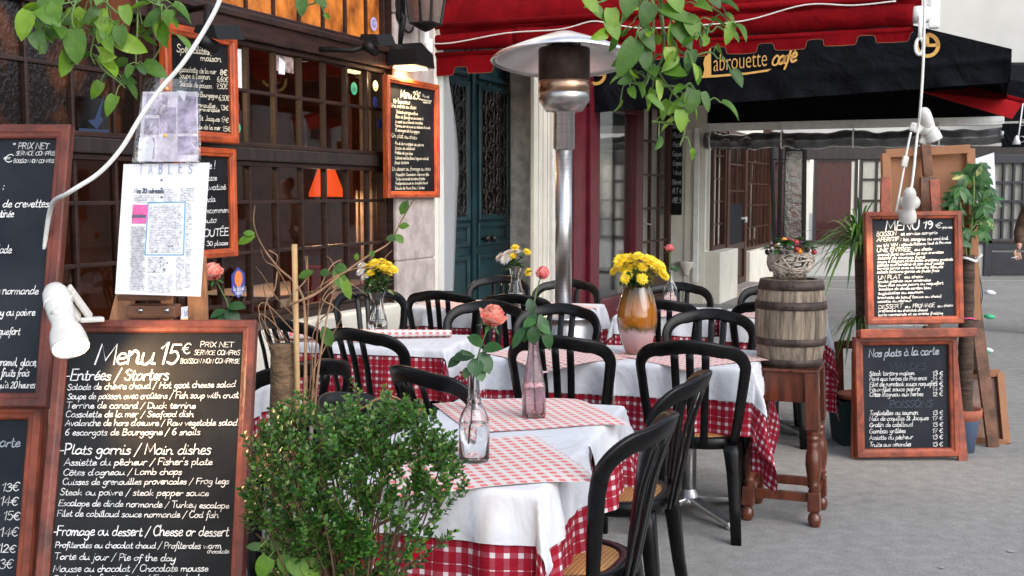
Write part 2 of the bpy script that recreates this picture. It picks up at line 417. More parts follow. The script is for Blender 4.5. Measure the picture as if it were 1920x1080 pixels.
K['cask'] = mat('weathered_oak_staves', (.185, .143, .105), .85, .6, 6, .5, 40, stretch=(7, 7, .8), detail=8)
K['hoop'] = mat('rusty_iron_hoop', (.050, .034, .028), .6, .5, 16, .3, 60, metal=.35)
K['stool'] = mat('reddish_varnished_stool', (.088, .021, .008), .3, .45, 7, .1, 40, stretch=(5, 5, .7), coat=.3)
K['wicker'] = mat('grey_willow_strips', (.34, .28, .23), .8, .4, 25, .3, 60)
K['fruit_red'] = mat('red_berries', (.26, .015, .02), .3, .4, 20)
K['fruit_dark'] = mat('dark_grapes', (.03, .012, .03), .3)
K['fruit_orange'] = mat('orange_fruit', (.75, .24, .02), .45)
K['ribbon_pink'] = mat('pink_tape', (.75, .08, .25), .6)
K['panel_brown'] = mat('brown_hardboard', (.30, .135, .065), .75, .12, 4, .05, 60)
K['paper'] = mat('white_paper', (.66, .66, .69), .6, .03, 10)
K['newsprint'] = mat('newspaper_ink', (.55, .55, .58), .9, .5, 160, lo=.4, hi=.6)
K['ink_dark'] = mat('dark_ink', (.09, .09, .14), .8)
K['ink_grey'] = mat('blue_grey_ink', (.30, .32, .48), .8)
K['ink_blue'] = mat('blue_pen_line', (.05, .28, .50), .8)
K['ink_magenta'] = mat('magenta_print', (.68, .10, .28), .7, .35, 40)
K['ink_purple'] = mat('purple_print', (.34, .28, .37), .7, .6, 30, detail=8)
K['ink_lilac'] = mat('lilac_print', (.60, .54, .60), .7, .3, 25)
K['sleeve'] = pane_mat('clear_plastic_sleeve', (.93, .93, .95), 3.0, .12, 1.0, 22)
K['sticker_blue'] = mat('blue_sticker', (.05, .06, .30), .5)
K['sticker_orange'] = mat('orange_sticker', (.75, .22, .06), .5)
K['sticker_green'] = mat('green_sticker', (.05, .42, .20), .5)
K['sticker_lilac'] = mat('lilac_sticker', (.42, .34, .58), .5)
K['sticker_yellow'] = mat('pale_yellow_sticker', (.55, .52, .22), .5)
K['sky_blue'] = mat('pale_blue_notice', (.02, .035, .08), .5)
K['photo_print'] = mat('small_street_photo', (.25, .18, .16), .5, .7, 18, detail=6)
K['window_red'] = mat('dark_red_curtain', (.06, .008, .012), .8, .5, 6, stretch=(12, 1, 1))
K['curtain_white'] = mat('cream_net_curtain', (.52, .50, .45), .9, .15, 8, stretch=(14, 1, 1))
K['grey_door'] = mat('grey_black_door', (.028, .028, .034), .45, .2, 6)
K['skin'] = mat('skin', (.50, .27, .19), .5, .08, 20)
K['jacket'] = mat('brown_jacket', (.075, .042, .025), .85, .35, 14, .4, 40)
K['trousers'] = mat('dark_trousers', (.02, .02, .028), .85, .3, 20)
K['hair'] = mat('dark_hair', (.02, .013, .01), .6, .3, 40)
K['shoe'] = mat('black_shoe', (.012, .012, .012), .4)
K['portrait'] = mat('black_portrait_print', (.012, .011, .012), .6)
K['portrait_bg'] = mat('grey_portrait_ground', (.22, .20, .18), .6, .2, 4)

def milky(name, col, fac, rough=.25):
    """milky clear sheet: mostly see-through, a little scattered white, a soft sheen"""
    m = bpy.data.materials.new(name); m.use_nodes = True; t = m.node_tree; t.nodes.clear()
    o = t.nodes.new("ShaderNodeOutputMaterial"); mx = t.nodes.new("ShaderNodeMixShader"); mx.inputs[0].default_value = fac
    tr = t.nodes.new("ShaderNodeBsdfTransparent"); p = t.nodes.new("ShaderNodeBsdfPrincipled"); p.inputs['Base Color'].default_value = (*col, 1); p.inputs['Roughness'].default_value = rough
    t.links.new(tr.outputs[0], mx.inputs[1]); t.links.new(p.outputs[0], mx.inputs[2]); t.links.new(mx.outputs[0], o.inputs[0])
    return m
K['milky_vinyl'] = milky('milky_clear_vinyl', (.75, .76, .77), .38)
def vase_mat(name):
    """art glass: pink silver foot, olive seam, amber body with dark smoke towards the neck, streaked"""
    m = mat(name, (.4, .1, .01), .06, coat=1.0, bump=.12, bscale=22); t = m.node_tree; b = t.nodes["Principled BSDF"]
    tc = t.nodes.new("ShaderNodeTexCoord"); sp = t.nodes.new("ShaderNodeSeparateXYZ"); t.links.new(tc.outputs['Object'], sp.inputs[0])
    mp = t.nodes.new("ShaderNodeMapping"); mp.inputs['Scale'].default_value = (26, 26, 5); t.links.new(tc.outputs['Object'], mp.inputs[0])
    n = t.nodes.new("ShaderNodeTexNoise"); n.inputs['Scale'].default_value = 1; n.inputs['Detail'].default_value = 6; t.links.new(mp.outputs[0], n.inputs['Vector'])
    a = t.nodes.new("ShaderNodeMath"); a.operation = 'MULTIPLY_ADD'; a.inputs[1].default_value = .22; t.links.new(n.outputs[0], a.inputs[0])
    c = t.nodes.new("ShaderNodeMath"); c.operation = 'MULTIPLY_ADD'; c.inputs[1].default_value = 2.9; c.inputs[2].default_value = -.11; t.links.new(sp.outputs[2], c.inputs[0])
    t.links.new(c.outputs[0], a.inputs[2])
    r = t.nodes.new("ShaderNodeValToRGB"); e = r.color_ramp.elements
    e[0].position = 0; e[0].color = (.28, .13, .09, 1); e[1].position = 1; e[1].color = (.028, .016, .005, 1)
    for p, cc in ((.12, (.42, .24, .22)), (.30, (.50, .33, .33)), (.37, (.10, .06, .012)), (.43, (.36, .12, .010)), (.66, (.40, .13, .010)), (.80, (.17, .075, .010)), (.9, (.05, .03, .006))):
        q = e.new(p); q.color = (*cc, 1)
    t.links.new(a.outputs[0], r.inputs[0]); t.links.new(r.outputs[0], b.inputs['Base Color']); b.inputs['Transmission Weight'].default_value = .3
    return m
K['vase_amber'] = vase_mat('amber_art_glass')
K['piping'] = mat('faded_tan_piping', (.22, .10, .05), .8)

K['pane_clear'] = pane_mat('clear_far_glass', (.95, .95, .94), .7)
def asphalt_mat():
    m = mat('worn_asphalt', (.272, .262, .246), .92, .10, .9, .7, 260, detail=8); t = m.node_tree; b = t.nodes["Principled BSDF"]
    src = b.inputs['Base Color'].links[0].from_socket; tc = t.nodes.new("ShaderNodeTexCoord")
    n = t.nodes.new("ShaderNodeTexNoise"); n.inputs['Scale'].default_value = 95; n.inputs['Detail'].default_value = 4; n.inputs['Roughness'].default_value = .75; t.links.new(tc.outputs['Object'], n.inputs['Vector'])
    n3 = t.nodes.new("ShaderNodeTexNoise"); n3.inputs['Scale'].default_value = 14; n3.inputs['Detail'].default_value = 6; t.links.new(tc.outputs['Object'], n3.inputs['Vector'])
    r = t.nodes.new("ShaderNodeMapRange"); r.inputs[1].default_value = .3; r.inputs[2].default_value = .7; r.inputs[3].default_value = .68; r.inputs[4].default_value = 1.32; t.links.new(n.outputs[0], r.inputs[0])
    r3 = t.nodes.new("ShaderNodeMapRange"); r3.inputs[1].default_value = .35; r3.inputs[2].default_value = .65; r3.inputs[3].default_value = .88; r3.inputs[4].default_value = 1.10; t.links.new(n3.outputs[0], r3.inputs[0])
    mu = t.nodes.new("ShaderNodeMath"); mu.operation = 'MULTIPLY'; t.links.new(r.outputs[0], mu.inputs[0]); t.links.new(r3.outputs[0], mu.inputs[1])
    vm = t.nodes.new("ShaderNodeVectorMath"); vm.operation = 'SCALE'; t.links.new(src, vm.inputs[0]); t.links.new(mu.outputs[0], vm.inputs['Scale']); t.links.new(vm.outputs[0], b.inputs['Base Color'])
    return m
K['asphalt'] = asphalt_mat()
def crease(m, scale, st, dist):
    """a second, larger bump: soft creases in cloth"""
    t = m.node_tree; b = t.nodes["Principled BSDF"]; old = b.inputs['Normal'].links[0].from_socket if b.inputs['Normal'].links else None
    tc = t.nodes.new("ShaderNodeTexCoord"); n = t.nodes.new("ShaderNodeTexNoise"); n.inputs['Scale'].default_value = scale; n.inputs['Detail'].default_value = 3; n.inputs['Distortion'].default_value = 1.6
    t.links.new(tc.outputs['Object'], n.inputs['Vector']); bp = t.nodes.new("ShaderNodeBump"); bp.inputs['Strength'].default_value = st; bp.inputs['Distance'].default_value = dist
    t.links.new(n.outputs[0], bp.inputs['Height'])
    if old: t.links.new(old, bp.inputs['Normal'])
    t.links.new(bp.outputs[0], b.inputs['Normal'])
crease(K['cloth_white'], 4.2, .45, .04); crease(K['gingham'], 4, .4, .04); crease(K['black_canvas'], 3, .5, .08); crease(K['red_canvas'], 3, .4, .06)

K['copper'] = mat('heat_tinted_copper', (.40, .25, .17), .3, .3, 9, .02, 40, metal=1.0, stretch=(1, 1, 4))

K['pane_still'] = pane_mat('still_far_glass', (.95, .95, .94), .2)

# ------------------------------------------------------------------ a hand-drawn stroke alphabet (c = curved stroke, l = straight)
GL = {
'a': (.95, "c.72,.8 .45,1 .12,.65 .15,.15 .45,.02 .72,.4 .76,.95 .74,.25 .98,.08"),
'b': (.82, "c.05,1.9 .1,.9 .1,.1 .45,0 .72,.4 .55,.9 .15,.7"),
'c': (.75, "c.68,.82 .4,1 .1,.6 .15,.12 .5,0 .75,.2"),
'd': (.95, "c.7,.8 .4,1 .1,.55 .2,.08 .5,.05 .72,.5 .8,1.9|c.74,.8 .74,.2 .96,.08"),
'e': (.75, "c.08,.48 .6,.6 .55,.95 .28,.95 .1,.45 .3,.02 .75,.22"),
'f': (.6, "c.7,1.65 .48,1.9 .3,1.4 .28,0 .18,-.8|l.02,.9 .62,.95"),
'g': (.88, "c.7,.85 .4,1 .1,.6 .3,.1 .65,.4 .74,.95 .7,-.5 .4,-.9 .08,-.55"),
'h': (.9, "l.08,1.9 .1,0|c.1,.6 .4,1 .68,.75 .68,.15 .9,.05"),
'i': (.42, "c.12,.95 .14,.2 .22,.03 .42,.12|l.2,1.42 .23,1.55"),
'j': (.45, "c.25,.95 .25,-.5 .1,-.88 -.08,-.7|l.25,1.42 .28,1.55"),
'k': (.8, "l.08,1.9 .1,0|l.6,.95 .14,.45 .72,.02"),
'l': (.42, "c.1,1.9 .1,.3 .2,.03 .42,.12"),
'm': (1.25, "l.05,.95 .08,0|c.08,.6 .3,1 .5,.75 .52,0|c.52,.6 .8,1 1,.7 1.02,.12 1.24,.06"),
'n': (.9, "l.05,.95 .08,0|c.08,.6 .38,1 .65,.75 .66,.12 .9,.06"),
'o': (.85, "c.45,1 .12,.7 .12,.2 .4,0 .7,.3 .68,.8 .42,1 .88,.88"),
'p': (.85, "l.1,.95 .08,-.9|c.1,.6 .4,1 .7,.7 .6,.15 .3,0 .12,.25"),
'q': (.88, "c.7,.85 .4,1 .1,.6 .3,.1 .65,.4 .74,.95|l.74,.95 .7,-.9"),
'r': (.65, "l.08,.95 .1,0|c.1,.5 .3,.95 .62,.88"),
's': (.65, "c.58,.85 .3,1 .12,.75 .5,.4 .5,.08 .2,0 .02,.15"),
't': (.58, "c.25,1.6 .22,.2 .4,0 .6,.15|l.02,1 .5,1.05"),
'u': (.92, "c.06,.95 .08,.2 .35,0 .65,.4 .7,.95|c.7,.95 .7,.15 .92,.06"),
'v': (.78, "l.05,.95 .34,0 .7,.95"),
'w': (1.1, "l.05,.95 .27,0 .52,.75 .78,0 1.04,.95"),
'x': (.78, "l.08,.95 .7,0|l.7,.95 .06,0"),
'y': (.85, "c.06,.95 .1,.3 .35,.1 .65,.5|c.7,.95 .65,-.5 .35,-.9 .05,-.55"),
'z': (.78, "l.05,.95 .65,.95 .05,.02 .72,.02"),
'A': (1.15, "l.02,0 .52,1.8 1.02,0|l.22,.6 .84,.6"),
'B': (1.0, "l.1,0 .1,1.8|c.05,1.8 .6,1.78 .7,1.35 .45,.98 .12,.95|c.12,.95 .7,.9 .85,.45 .6,.03 .05,0"),
'C': (1.05, "c.92,1.5 .55,1.82 .12,1.3 .12,.45 .5,0 .98,.3"),
'D': (1.1, "l.12,0 .12,1.8|c.05,1.8 .6,1.7 .98,1.1 .9,.4 .45,.02 .05,0"),
'E': (.95, "l.85,1.8 .12,1.8 .12,0 .88,0|l.12,.95 .7,.95"),
'F': (.9, "l.9,1.8 .12,1.8 .12,0|l.12,.95 .68,.95"),
'G': (1.1, "c.95,1.5 .55,1.82 .12,1.3 .12,.45 .5,0 .95,.25 .95,.8|l.55,.8 1,.8"),
'H': (1.1, "l.12,1.8 .12,0|l.92,1.8 .92,0|l.12,.95 .92,.95"),
'I': (.45, "l.22,1.8 .22,0"),
'J': (.8, "c.65,1.8 .65,.4 .4,0 .05,.25|l.4,1.8 .85,1.8"),
'K': (1.0, "l.12,1.8 .12,0|l.88,1.8 .14,.85|l.3,1 .92,0"),
'L': (.9, "l.12,1.8 .12,0 .82,0"),
'M': (1.4, "l.08,0 .2,1.8 .68,.35 1.15,1.8 1.28,0"),
'N': (1.15, "l.1,0 .12,1.8 .95,0 .98,1.8"),
'O': (1.15, "c.6,1.8 .15,1.4 .12,.5 .5,0 .95,.35 1,1.3 .6,1.8"),
'P': (.95, "l.12,0 .12,1.8|c.05,1.8 .65,1.75 .82,1.3 .6,.85 .12,.8"),
'Q': (1.15, "c.6,1.8 .15,1.4 .12,.5 .5,0 .95,.35 1,1.3 .6,1.8|l.65,.4 1.05,-.1"),
'R': (1.05, "l.12,0 .12,1.8|c.05,1.8 .65,1.75 .82,1.35 .6,.95 .14,.9|l.4,.92 .95,0"),
'S': (.9, "c.8,1.55 .45,1.82 .15,1.4 .4,1 .78,.6 .6,.05 .3,0 .05,.3"),
'T': (1.0, "l.02,1.8 .98,1.8|l.5,1.8 .5,0"),
'U': (1.1, "c.12,1.8 .12,.5 .5,0 .9,.45 .95,1.8"),
'V': (1.05, "l.05,1.8 .5,0 .98,1.8"),
'W': (1.5, "l.05,1.8 .35,0 .72,1.3 1.08,0 1.4,1.8"),
'X': (1.0, "l.05,1.8 .9,0|l.92,1.8 .05,0"),
'Y': (1.0, "l.05,1.8 .5,.9 .95,1.8|l.5,.9 .45,0"),
'Z': (1.0, "l.08,1.8 .9,1.8 .06,0 .95,0"),
'0': (.95, "c.5,1.8 .14,1.4 .14,.4 .5,0 .82,.4 .82,1.4 .5,1.8"),
'1': (.6, "l.05,1.3 .42,1.8 .38,0"),
'2': (.9, "c.1,1.4 .4,1.82 .75,1.4 .5,.8 .05,.02|l.05,.02 .85,.05"),
'3': (.88, "c.1,1.5 .45,1.82 .72,1.4 .35,1|c.35,1 .82,.75 .7,.15 .3,0 .05,.25"),
'4': (.95, "l.6,0 .6,1.8 .05,.55 .9,.55"),
'5': (.9, "l.8,1.8 .2,1.8 .14,1.05|c.14,1.05 .55,1.15 .8,.6 .5,.03 .05,.2"),
'6': (.9, "c.7,1.75 .3,1.3 .12,.5 .4,0 .78,.4 .5,.92 .16,.6"),
'7': (.85, "l.05,1.75 .8,1.8 .3,0|l.2,.95 .7,.95"),
'8': (.9, "c.45,.98 .15,1.4 .45,1.8 .75,1.4 .45,.98 .1,.5 .45,0 .82,.45 .45,.98"),
'9': (.9, "c.75,1.3 .45,1.8 .15,1.35 .4,.95 .75,1.3 .7,.5 .4,0"),
'€': (1.05, "c.95,1.5 .6,1.75 .22,1.2 .22,.5 .6,.05 .95,.3|l.02,1.05 .7,1.05|l.02,.75 .65,.75"),
'/': (.7, "l.0,-.4 .65,1.9"), '-': (.6, "l.08,.55 .5,.58"), '_': (.8, "l0,0 .8,.05"), "'": (.3, "l.12,1.9 .05,1.5"),
'.': (.35, "l.1,.0 .14,.12"), ',': (.35, "l.14,.1 .03,-.3"), '!': (.4, "l.25,1.9 .18,.55|l.14,0 .16,.12"),
':': (.35, "l.12,.1 .14,.22|l.12,.8 .14,.92"), '*': (.7, "l.3,1.2 .3,1.8|l.05,1.35 .55,1.65|l.55,1.35 .05,1.65"),
'(': (.45, "c.4,2 .1,1.2 .1,.4 .35,-.4"), ')': (.45, "c.05,2 .35,1.2 .35,.4 .05,-.4"), '%': (1, "l.1,0 .8,1.8|l.1,1.4 .3,1.7|l.6,.1 .8,.4"),
' ': (.55, ""),
}
ACC = {'é': ('e', "l.3,1.25 .55,1.6"), 'è': ('e', "l.5,1.25 .22,1.6"), 'ê': ('e', "l.15,1.25 .38,1.6 .62,1.25"), 'à': ('a', "l.55,1.25 .3,1.6"),
       'û': ('u', "l.12,1.25 .36,1.6 .6,1.25"), 'ô': ('o', "l.15,1.25 .4,1.6 .65,1.25"), 'ç': ('c', "c.4,0 .5,-.25 .3,-.45"), 'É': ('E', "l.35,2.05 .65,2.4"),
       'î': ('i', "l-.05,1.3 .18,1.6 .4,1.3"), 'Ô': ('O', "l.3,2 .58,2.3 .85,2"), 'ë': ('e', "l.2,1.35 .22,1.45|l.5,1.35 .52,1.45"), 'À': ('A', "l.6,2 .35,2.3")}
def glyph(ch):
    extra = ""
    if ch in ACC: ch, extra = ACC[ch]
    wd, s = GL.get(ch, GL['-'])
    out = []
    for part in (s + ("|" + extra if extra else "")).split("|"):
        if not part: continue
        pts = [tuple(float(q) for q in p.split(",")) for p in part[1:].split(" ")]
        if part[0] == 'c': pts = [(p.x, p.y) for p in smooth_path([(a, b, 0) for a, b in pts], 4)]
        out.append(pts)
    return wd, out
def text_width(t): return sum(glyph(c)[0] * .96 for c in t)
def ribbon(m, pts, th, fn):
    """flat brush stroke through 2-D points; fn(a, b) -> 3-D"""
    n = len(pts); L = []; Rr = []
    for i in range(n):
        a = pts[max(i - 1, 0)]; b = pts[min(i + 1, n - 1)]
        dx, dy = b[0] - a[0], b[1] - a[1]; q = math.hypot(dx, dy) or 1
        ex = (-th * .3 if i == 0 else th * .3 if i == n - 1 else 0)
        px, py = pts[i][0] + dx / q * ex, pts[i][1] + dy / q * ex
        t = th * (.5 if 0 < i < n - 1 else .38)
        L.append(fn(px - dy / q * t, py + dx / q * t)); Rr.append(fn(px + dy / q * t, py - dx / q * t))
    m.add(L + Rr, [[i, i + 1, n + i + 1, n + i] for i in range(n - 1)])
def write(m, txt, x, y, wdt, h, th, fn, slant=.12, jit=.03, rise=0.0):
    """text from (x, y) wdt wide, x-height h (local metres)"""
    tw = text_width(txt); sx = wdt / max(tw, .1); cx = 0
    rn = random.Random(txt + str(round(x, 3)))
    for ch in txt:
        gw, sts = glyph(ch)
        jy = rn.uniform(-jit, jit) * 1.6; js = 1 + rn.uniform(-.11, .11); sl1 = slant + rn.uniform(-.05, .07); tt = th * rn.uniform(.78, 1.18)
        for st in sts:
            ribbon(m, [(x + (cx + a) * sx + (b * sl1 * h), y + rise * cx * sx + (b * js + jy) * h) for a, b in st], tt, fn)
        cx += gw * .96

# ------------------------------------------------------------------ chalkboards set up from a plane in space
class Board:
    """a plane: P point on it, yaw about z, lean back (top away)"""
    def __init__(s, P, yaw=0.0, lean=0.0, roll=0.0):
        s.P = Vector(P); s.rot = Euler((R(-lean), 0, 0)).to_matrix()
        s.rot = Euler((0, 0, R(yaw))).to_matrix() @ s.rot @ Euler((0, R(roll), 0)).to_matrix()
        s.x = s.rot @ Vector((1, 0, 0)); s.z = s.rot @ Vector((0, 0, 1)); s.n = s.rot @ Vector((0, -1, 0))
        s.root = None; s.base = s.P.copy()
    def loc(s, px, py):
        d = ray(px, py); p = CAM + d * ((s.P - CAM).dot(s.n) / d.dot(s.n))
        q = p - s.P; return (q.dot(s.x), q.dot(s.z))
    def thing(s, name, label, cat, group=None):
        o = thing(name, label, cat, s.P, 0, group); o.rotation_euler = s.rot.to_euler(); s.root = o; return o
    def sign(s, x0, x1, z0, z1, fw, fmat, smat, dp=.02, thick=.018):
        m = M(); m.frame(x0, x1, z0, z1, fw, dp, y=0, back=thick); m.build('frame', fmat, s.root)
        b = M(); b.box(x0 + fw * .8, x1 - fw * .8, -.001, thick * .7, z0 + fw * .8, z1 - fw * .8); b.build('slate', smat, s.root)
    def lines(s, rows, mat_, name='chalk_writing', th=.0026, y=-.0035, slant=.12, floor=0.0):
        """rows: (text, x0 px, baseline px, x1 px, x-height px[, baseline px at the right end])"""
        m = M()
        for r in rows:
            t, a, b, c, h = r[:5]; b2 = r[5] if len(r) > 5 else b
            x0, z0 = s.loc(a, b); x1, z1 = s.loc(c, b2); _, zh = s.loc(a, b - h)
            hh = zh - z0
            write(m, t, x0, z0, x1 - x0, hh, min(th, max(hh * (.20 if hh < .018 else .27), floor)) if len(r) < 7 else r[6], lambda p, q: Vector((p, y, q)), slant, rise=(z1 - z0) / max(x1 - x0, 1e-3))
        return m.build(name, mat_, s.root)

# =================================================================== THE SETTING
g = M(); g.add([(-40, -20, 0), (60, -20, 0), (60, 90, 0), (-40, 90, 0)], [[0, 1, 2, 3]])
tag(g.build('ground', K['asphalt']), kind='structure')
mk = M()
for (xa, ya, xb, yb) in ((1490, 527, 1925, 526), (1490, 537, 1640, 545)):
    p, q = ground(xa, ya, .004), ground(xb, yb, .004)
    wd = .035
    mk.add([p + Vector((0, -wd, 0)), q + Vector((0, -wd, 0)), q + Vector((0, wd, 0)), p + Vector((0, wd, 0))], [[0, 1, 2, 3]])
tag(mk.build('road_markings', K['road_paint']), kind='structure')
rn = random.Random(3)
gm = M()
for i in range(150):
    x, y = rn.uniform(-.5, 6), rn.uniform(3.4, 19); r = rn.uniform(.006, .02); k = 7
    gm.add([(x + r * rn.uniform(.7, 1.2) * math.cos(2 * math.pi * j / k), y + r * rn.uniform(.7, 1.3) * math.sin(2 * math.pi * j / k), .004) for j in range(k)], [list(range(k))])
tag(gm.build('pavement_spots', mat('pale_pavement_spots', (.30, .295, .28), .9)), kind='structure')

def fthing(name, label, cat, group=None):
    return thing(name, label, cat, FO, FROT, group)

# ------------------------------------------------------------------ restaurant with the glazed brown front
rest = fthing('restaurant_building', 'restaurant front of dark brown small-paned windows and beams beside a pale stone pillar', 'building')
uL = FU(-160); uR = FU(739, 0, 300); uPost = FU(719, 0, 300)
zb0, zb1 = FZ(600, 308), FZ(600, 286)            # lower beam
zt0, zt1 = FZ(600, 107), FZ(600, 62)             # transom beam
zs = FZ(640, 568)                                # bottom of glazing
m = M(); m.fbox(uL, uPost - .02, -.06, .07, zb0, zb1, .008); m.build('lower_beam', K['black_wood'], rest)
m = M(); m.fbox(uL, uPost - .02, -.06, .085, zt0, zt1, .01); m.fbox(uL, uPost - .02, .085, .11, zt1 - .05, zt1 - .012, .006)
m.build('transom_beam', K['brown_wood'], rest)
m = M(); m.fbox(uPost - .02, uR - .002, -.1, .10, .5, 5, .01); m.build('corner_post', K['brown_wood'], rest)
u0p, u1p = FU(262, 0, 300), FU(292, 0, 300)
m = M(); m.fbox(u0p, u1p, -.05, .12, .5, 5, .01); m.build('middle_post', K['brown_wood'], rest)
zl = FZ(690, 581, .17)
m = M(); m.fbox(uL, uR + .02, -.1, .17, 0, zl, .015); m.build('window_ledge', K['plaster'], rest)
m = M(); m.fbox(uL, uPost - .02, -.05, .05, zl + .002, zs, .008); m.build('window_sill', K['brown_wood'], rest)
m = M(); m.fbox(uL, uR - .005, -.3, -.12, 3.9, 7.5); m.build('wall', K['plaster'], rest)
du = (FU(687, 0, 380) - FU(465, 0, 380)) / 5
ucol = [FU(465, 0, 380) + du * k for k in range(-16, 8)]
def glazing(parent, ua, ub, za, zb, cols, rows, pane, wm=.022, edge=.03, nn=0.0, fmat='brown_wood', dep=.045):
    m = M()
    m.fbox(ua, ua + edge, nn - .04, nn + dep, za, zb, .005); m.fbox(ub - edge, ub, nn - .04, nn + dep, za, zb, .005)
    m.fbox(ua + edge, ub - edge, nn - .04, nn + dep - .003, za, za + edge, .005); m.fbox(ua + edge, ub - edge, nn - .04, nn + dep - .003, zb - edge, zb, .005)
    for c in cols:
        if ua + edge + wm < c < ub - edge - wm: m.fbox(c - wm / 2, c + wm / 2, nn - .02, nn + .022, za + edge, zb - edge, .004)
    for r in rows: m.fbox(ua + edge, ub - edge, nn - .018, nn + .018, r - wm / 2, r + wm / 2, .004)
    w_ = m.build('window', K[fmat], parent)
    p = M(); rr = [za + edge] + sorted(rows) + [zb - edge]; cc = [ua + edge] + [c for c in cols if ua + edge + wm < c < ub - edge - wm] + [ub - edge]
    rnd = random.Random(int(ua * 100 + za * 10))
    for i in range(len(rr) - 1):
        for j in range(len(cc) - 1):
            t1, t2 = rnd.uniform(-.003, .003), rnd.uniform(-.003, .003)   # hand-set panes lean a little, each its own way
            a, b, z0, z1 = cc[j], cc[j + 1], rr[i], rr[i + 1]
            p.add([(a, -nn + t1, z0), (b, -nn - t1, z0), (b, -nn - t1 + t2, z1), (a, -nn + t1 + t2, z1)], [[0, 1, 2, 3]])
    p.build('pane', K[pane], w_)
    return w_
zm = FZ(600, 190)
rowsL = [FZ(600, 377), FZ(600, 463), FZ(600, 547)]
for (a, b) in ((u1p + .002, uPost - .022), (uL + .02, u0p - .002)):
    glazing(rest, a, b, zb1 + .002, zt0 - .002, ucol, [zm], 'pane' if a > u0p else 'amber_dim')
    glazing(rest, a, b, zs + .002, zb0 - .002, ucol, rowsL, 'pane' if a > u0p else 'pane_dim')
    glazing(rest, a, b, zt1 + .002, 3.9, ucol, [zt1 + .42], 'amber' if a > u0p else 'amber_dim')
# inside
m = M(); m.fbox(uL, uR + 1.8, -3.2, -3.1, 0, 4.0); m.fbox(uL - .1, uL, -3.2, -.06, 0, 4.0); m.build('back_wall', K['room'], rest)
m = M(); m.fbox(uR + 1.8, uR + 1.9, -3.2, -.3, 0, 4.0); m.build('side_wall', K['room'], rest)
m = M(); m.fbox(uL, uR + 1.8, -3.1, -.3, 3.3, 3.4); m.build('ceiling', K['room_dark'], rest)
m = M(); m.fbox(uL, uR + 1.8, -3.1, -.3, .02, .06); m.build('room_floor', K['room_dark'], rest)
# stone pillar
pa, pb = FU(739, .1, 400), FU(812, .1, 400)
m = M(); z = 0.0
for i, h in enumerate((FZ(775, 487, .12), .62, .55, .7, .6, .65, .7)):
    m.fbox(pa + .002, pb, -.2, .12, z + .004, z + h - .004, .012); z += h
m.fbox(pa + .01, pb - .01, -.2, .105, 0, z); m.build('stone_pillar', K['stone'], rest)
m = M(); m.fbox(pb + .001, FU(834, .08, 400), -.2, .075, 0, 5, .006)
m.fbox(pb + .02, pb + .07, .075, .09, 0, 5, .004); m.build('pilaster_trim', K['plaster'], rest)

# ------------------------------------------------------------------ house with the green door
hou = fthing('door_house', 'rendered house with a carved dark teal double door between pale pilasters', 'building')
nd = -.14
dA, dB = FU(836, nd, 350), FU(959, nd, 350)
sp = FU(884, nd, 350)
m = M(); m.fbox(FU(834, .08, 400), dB + .0, -.5, -.02, 3.35, 7.5); m.build('wall', K['plaster'], hou)
m = M(); m.fbox(dA - .05, dB, nd - .08, nd - .01, 3.0, 3.35); m.fbox(dA - .05, dB, nd - .01, nd + .05, 2.93, 3.0, .01); m.build('transom_panel', K['green_paint'], hou)
def leafdoor(u0, u1, name='door'):
    m = M(); m.fbox(u0, u1, nd - .06, nd, .1, 2.93, .006)
    gz0, gz1 = FZ(918, 402, nd), FZ(918, 172, nd)
    gu0, gu1 = u0 + .17, u1 - .13
    def panel(a, b, c, d, raised=.012):
        m.frame(a, b, c, d, .05, .03, y=-nd + .0, back=.0)
        m.fbox(a + .075, b - .075, nd + .001, nd + raised, c + .075, d - .075, .008)
    z1 = gz0 - .05
    panel(u0 + .1, u1 - .07, 1.02, z1 - .02); panel(u0 + .1, u1 - .07, .25, .94)
    m.frame(gu0 - .06, gu1 + .06, gz0 - .05, gz1 + .05, .06, .035, y=-nd)
    m.frame(gu0 - .06, gu1 + .06, gz1 + .09, 2.86, .05, .03, y=-nd)
    d = m.build(name, K['green_paint'], hou)
    g = M(); g.fbox(gu0, gu1, nd + .001, nd + .006, gz0, gz1)
    W2 = (gu1 - gu0) / 2; cu = (gu0 + gu1) / 2; H = gz1 - gz0
    def sp_(cx, cz, r0, turns, dirn, start, rad=.015):
        pts = []
        for i in range(int(18 * turns) + 1):
            t = i / (18 * turns); a = start + dirn * turns * 2 * math.pi * t; r = r0 * (1 - .8 * t)
            pts.append((cx + r * math.cos(a), -nd - .022, cz + r * math.sin(a)))
        g.tube(pts, [rad * (1 - .35 * i / len(pts)) for i in range(len(pts))], 6)
    for k in range(6):
        cz = gz0 + H * (k + .5) / 6
        for s_ in (-1, 1):
            r = W2 * .42
            sp_(cu + s_ * W2 * .48, cz + H * .025, r, 1.6, s_ * (1 if k % 2 else -1), math.pi / 2 * (1 if k % 2 else -1))
            sp_(cu + s_ * W2 * .30, cz - H * .04, r * .55, 1.2, -s_, 0)
            sp_(cu + s_ * W2 * .80, cz - H * .055, r * .4, 1.1, s_, 1.5)
        g.lathe([(0, .022), (.018, .02), (.03, .0)], (cu, -nd - .03, cz), 8)
        b = bmesh.new(); bmesh.ops.create_icosphere(b, subdivisions=1, radius=.024)
        g.bm(b, Matrix.Translation((cu, -nd - .02, cz)), True)
    g.tube([(cu, -nd - .016, gz0), (cu, -nd - .016, gz1)], .008, 6)
    for a, b_ in ((gu0 + .012, gu0 + .012), (gu1 - .012, gu1 - .012)): g.tube([(a, -nd - .014, gz0), (b_, -nd - .014, gz1)], .01, 6)
    g.build('iron_grille', K['iron'], d)
    return d
dL = leafdoor(dA - .35, sp - .012); dR = leafdoor(sp + .012, dB - .03)
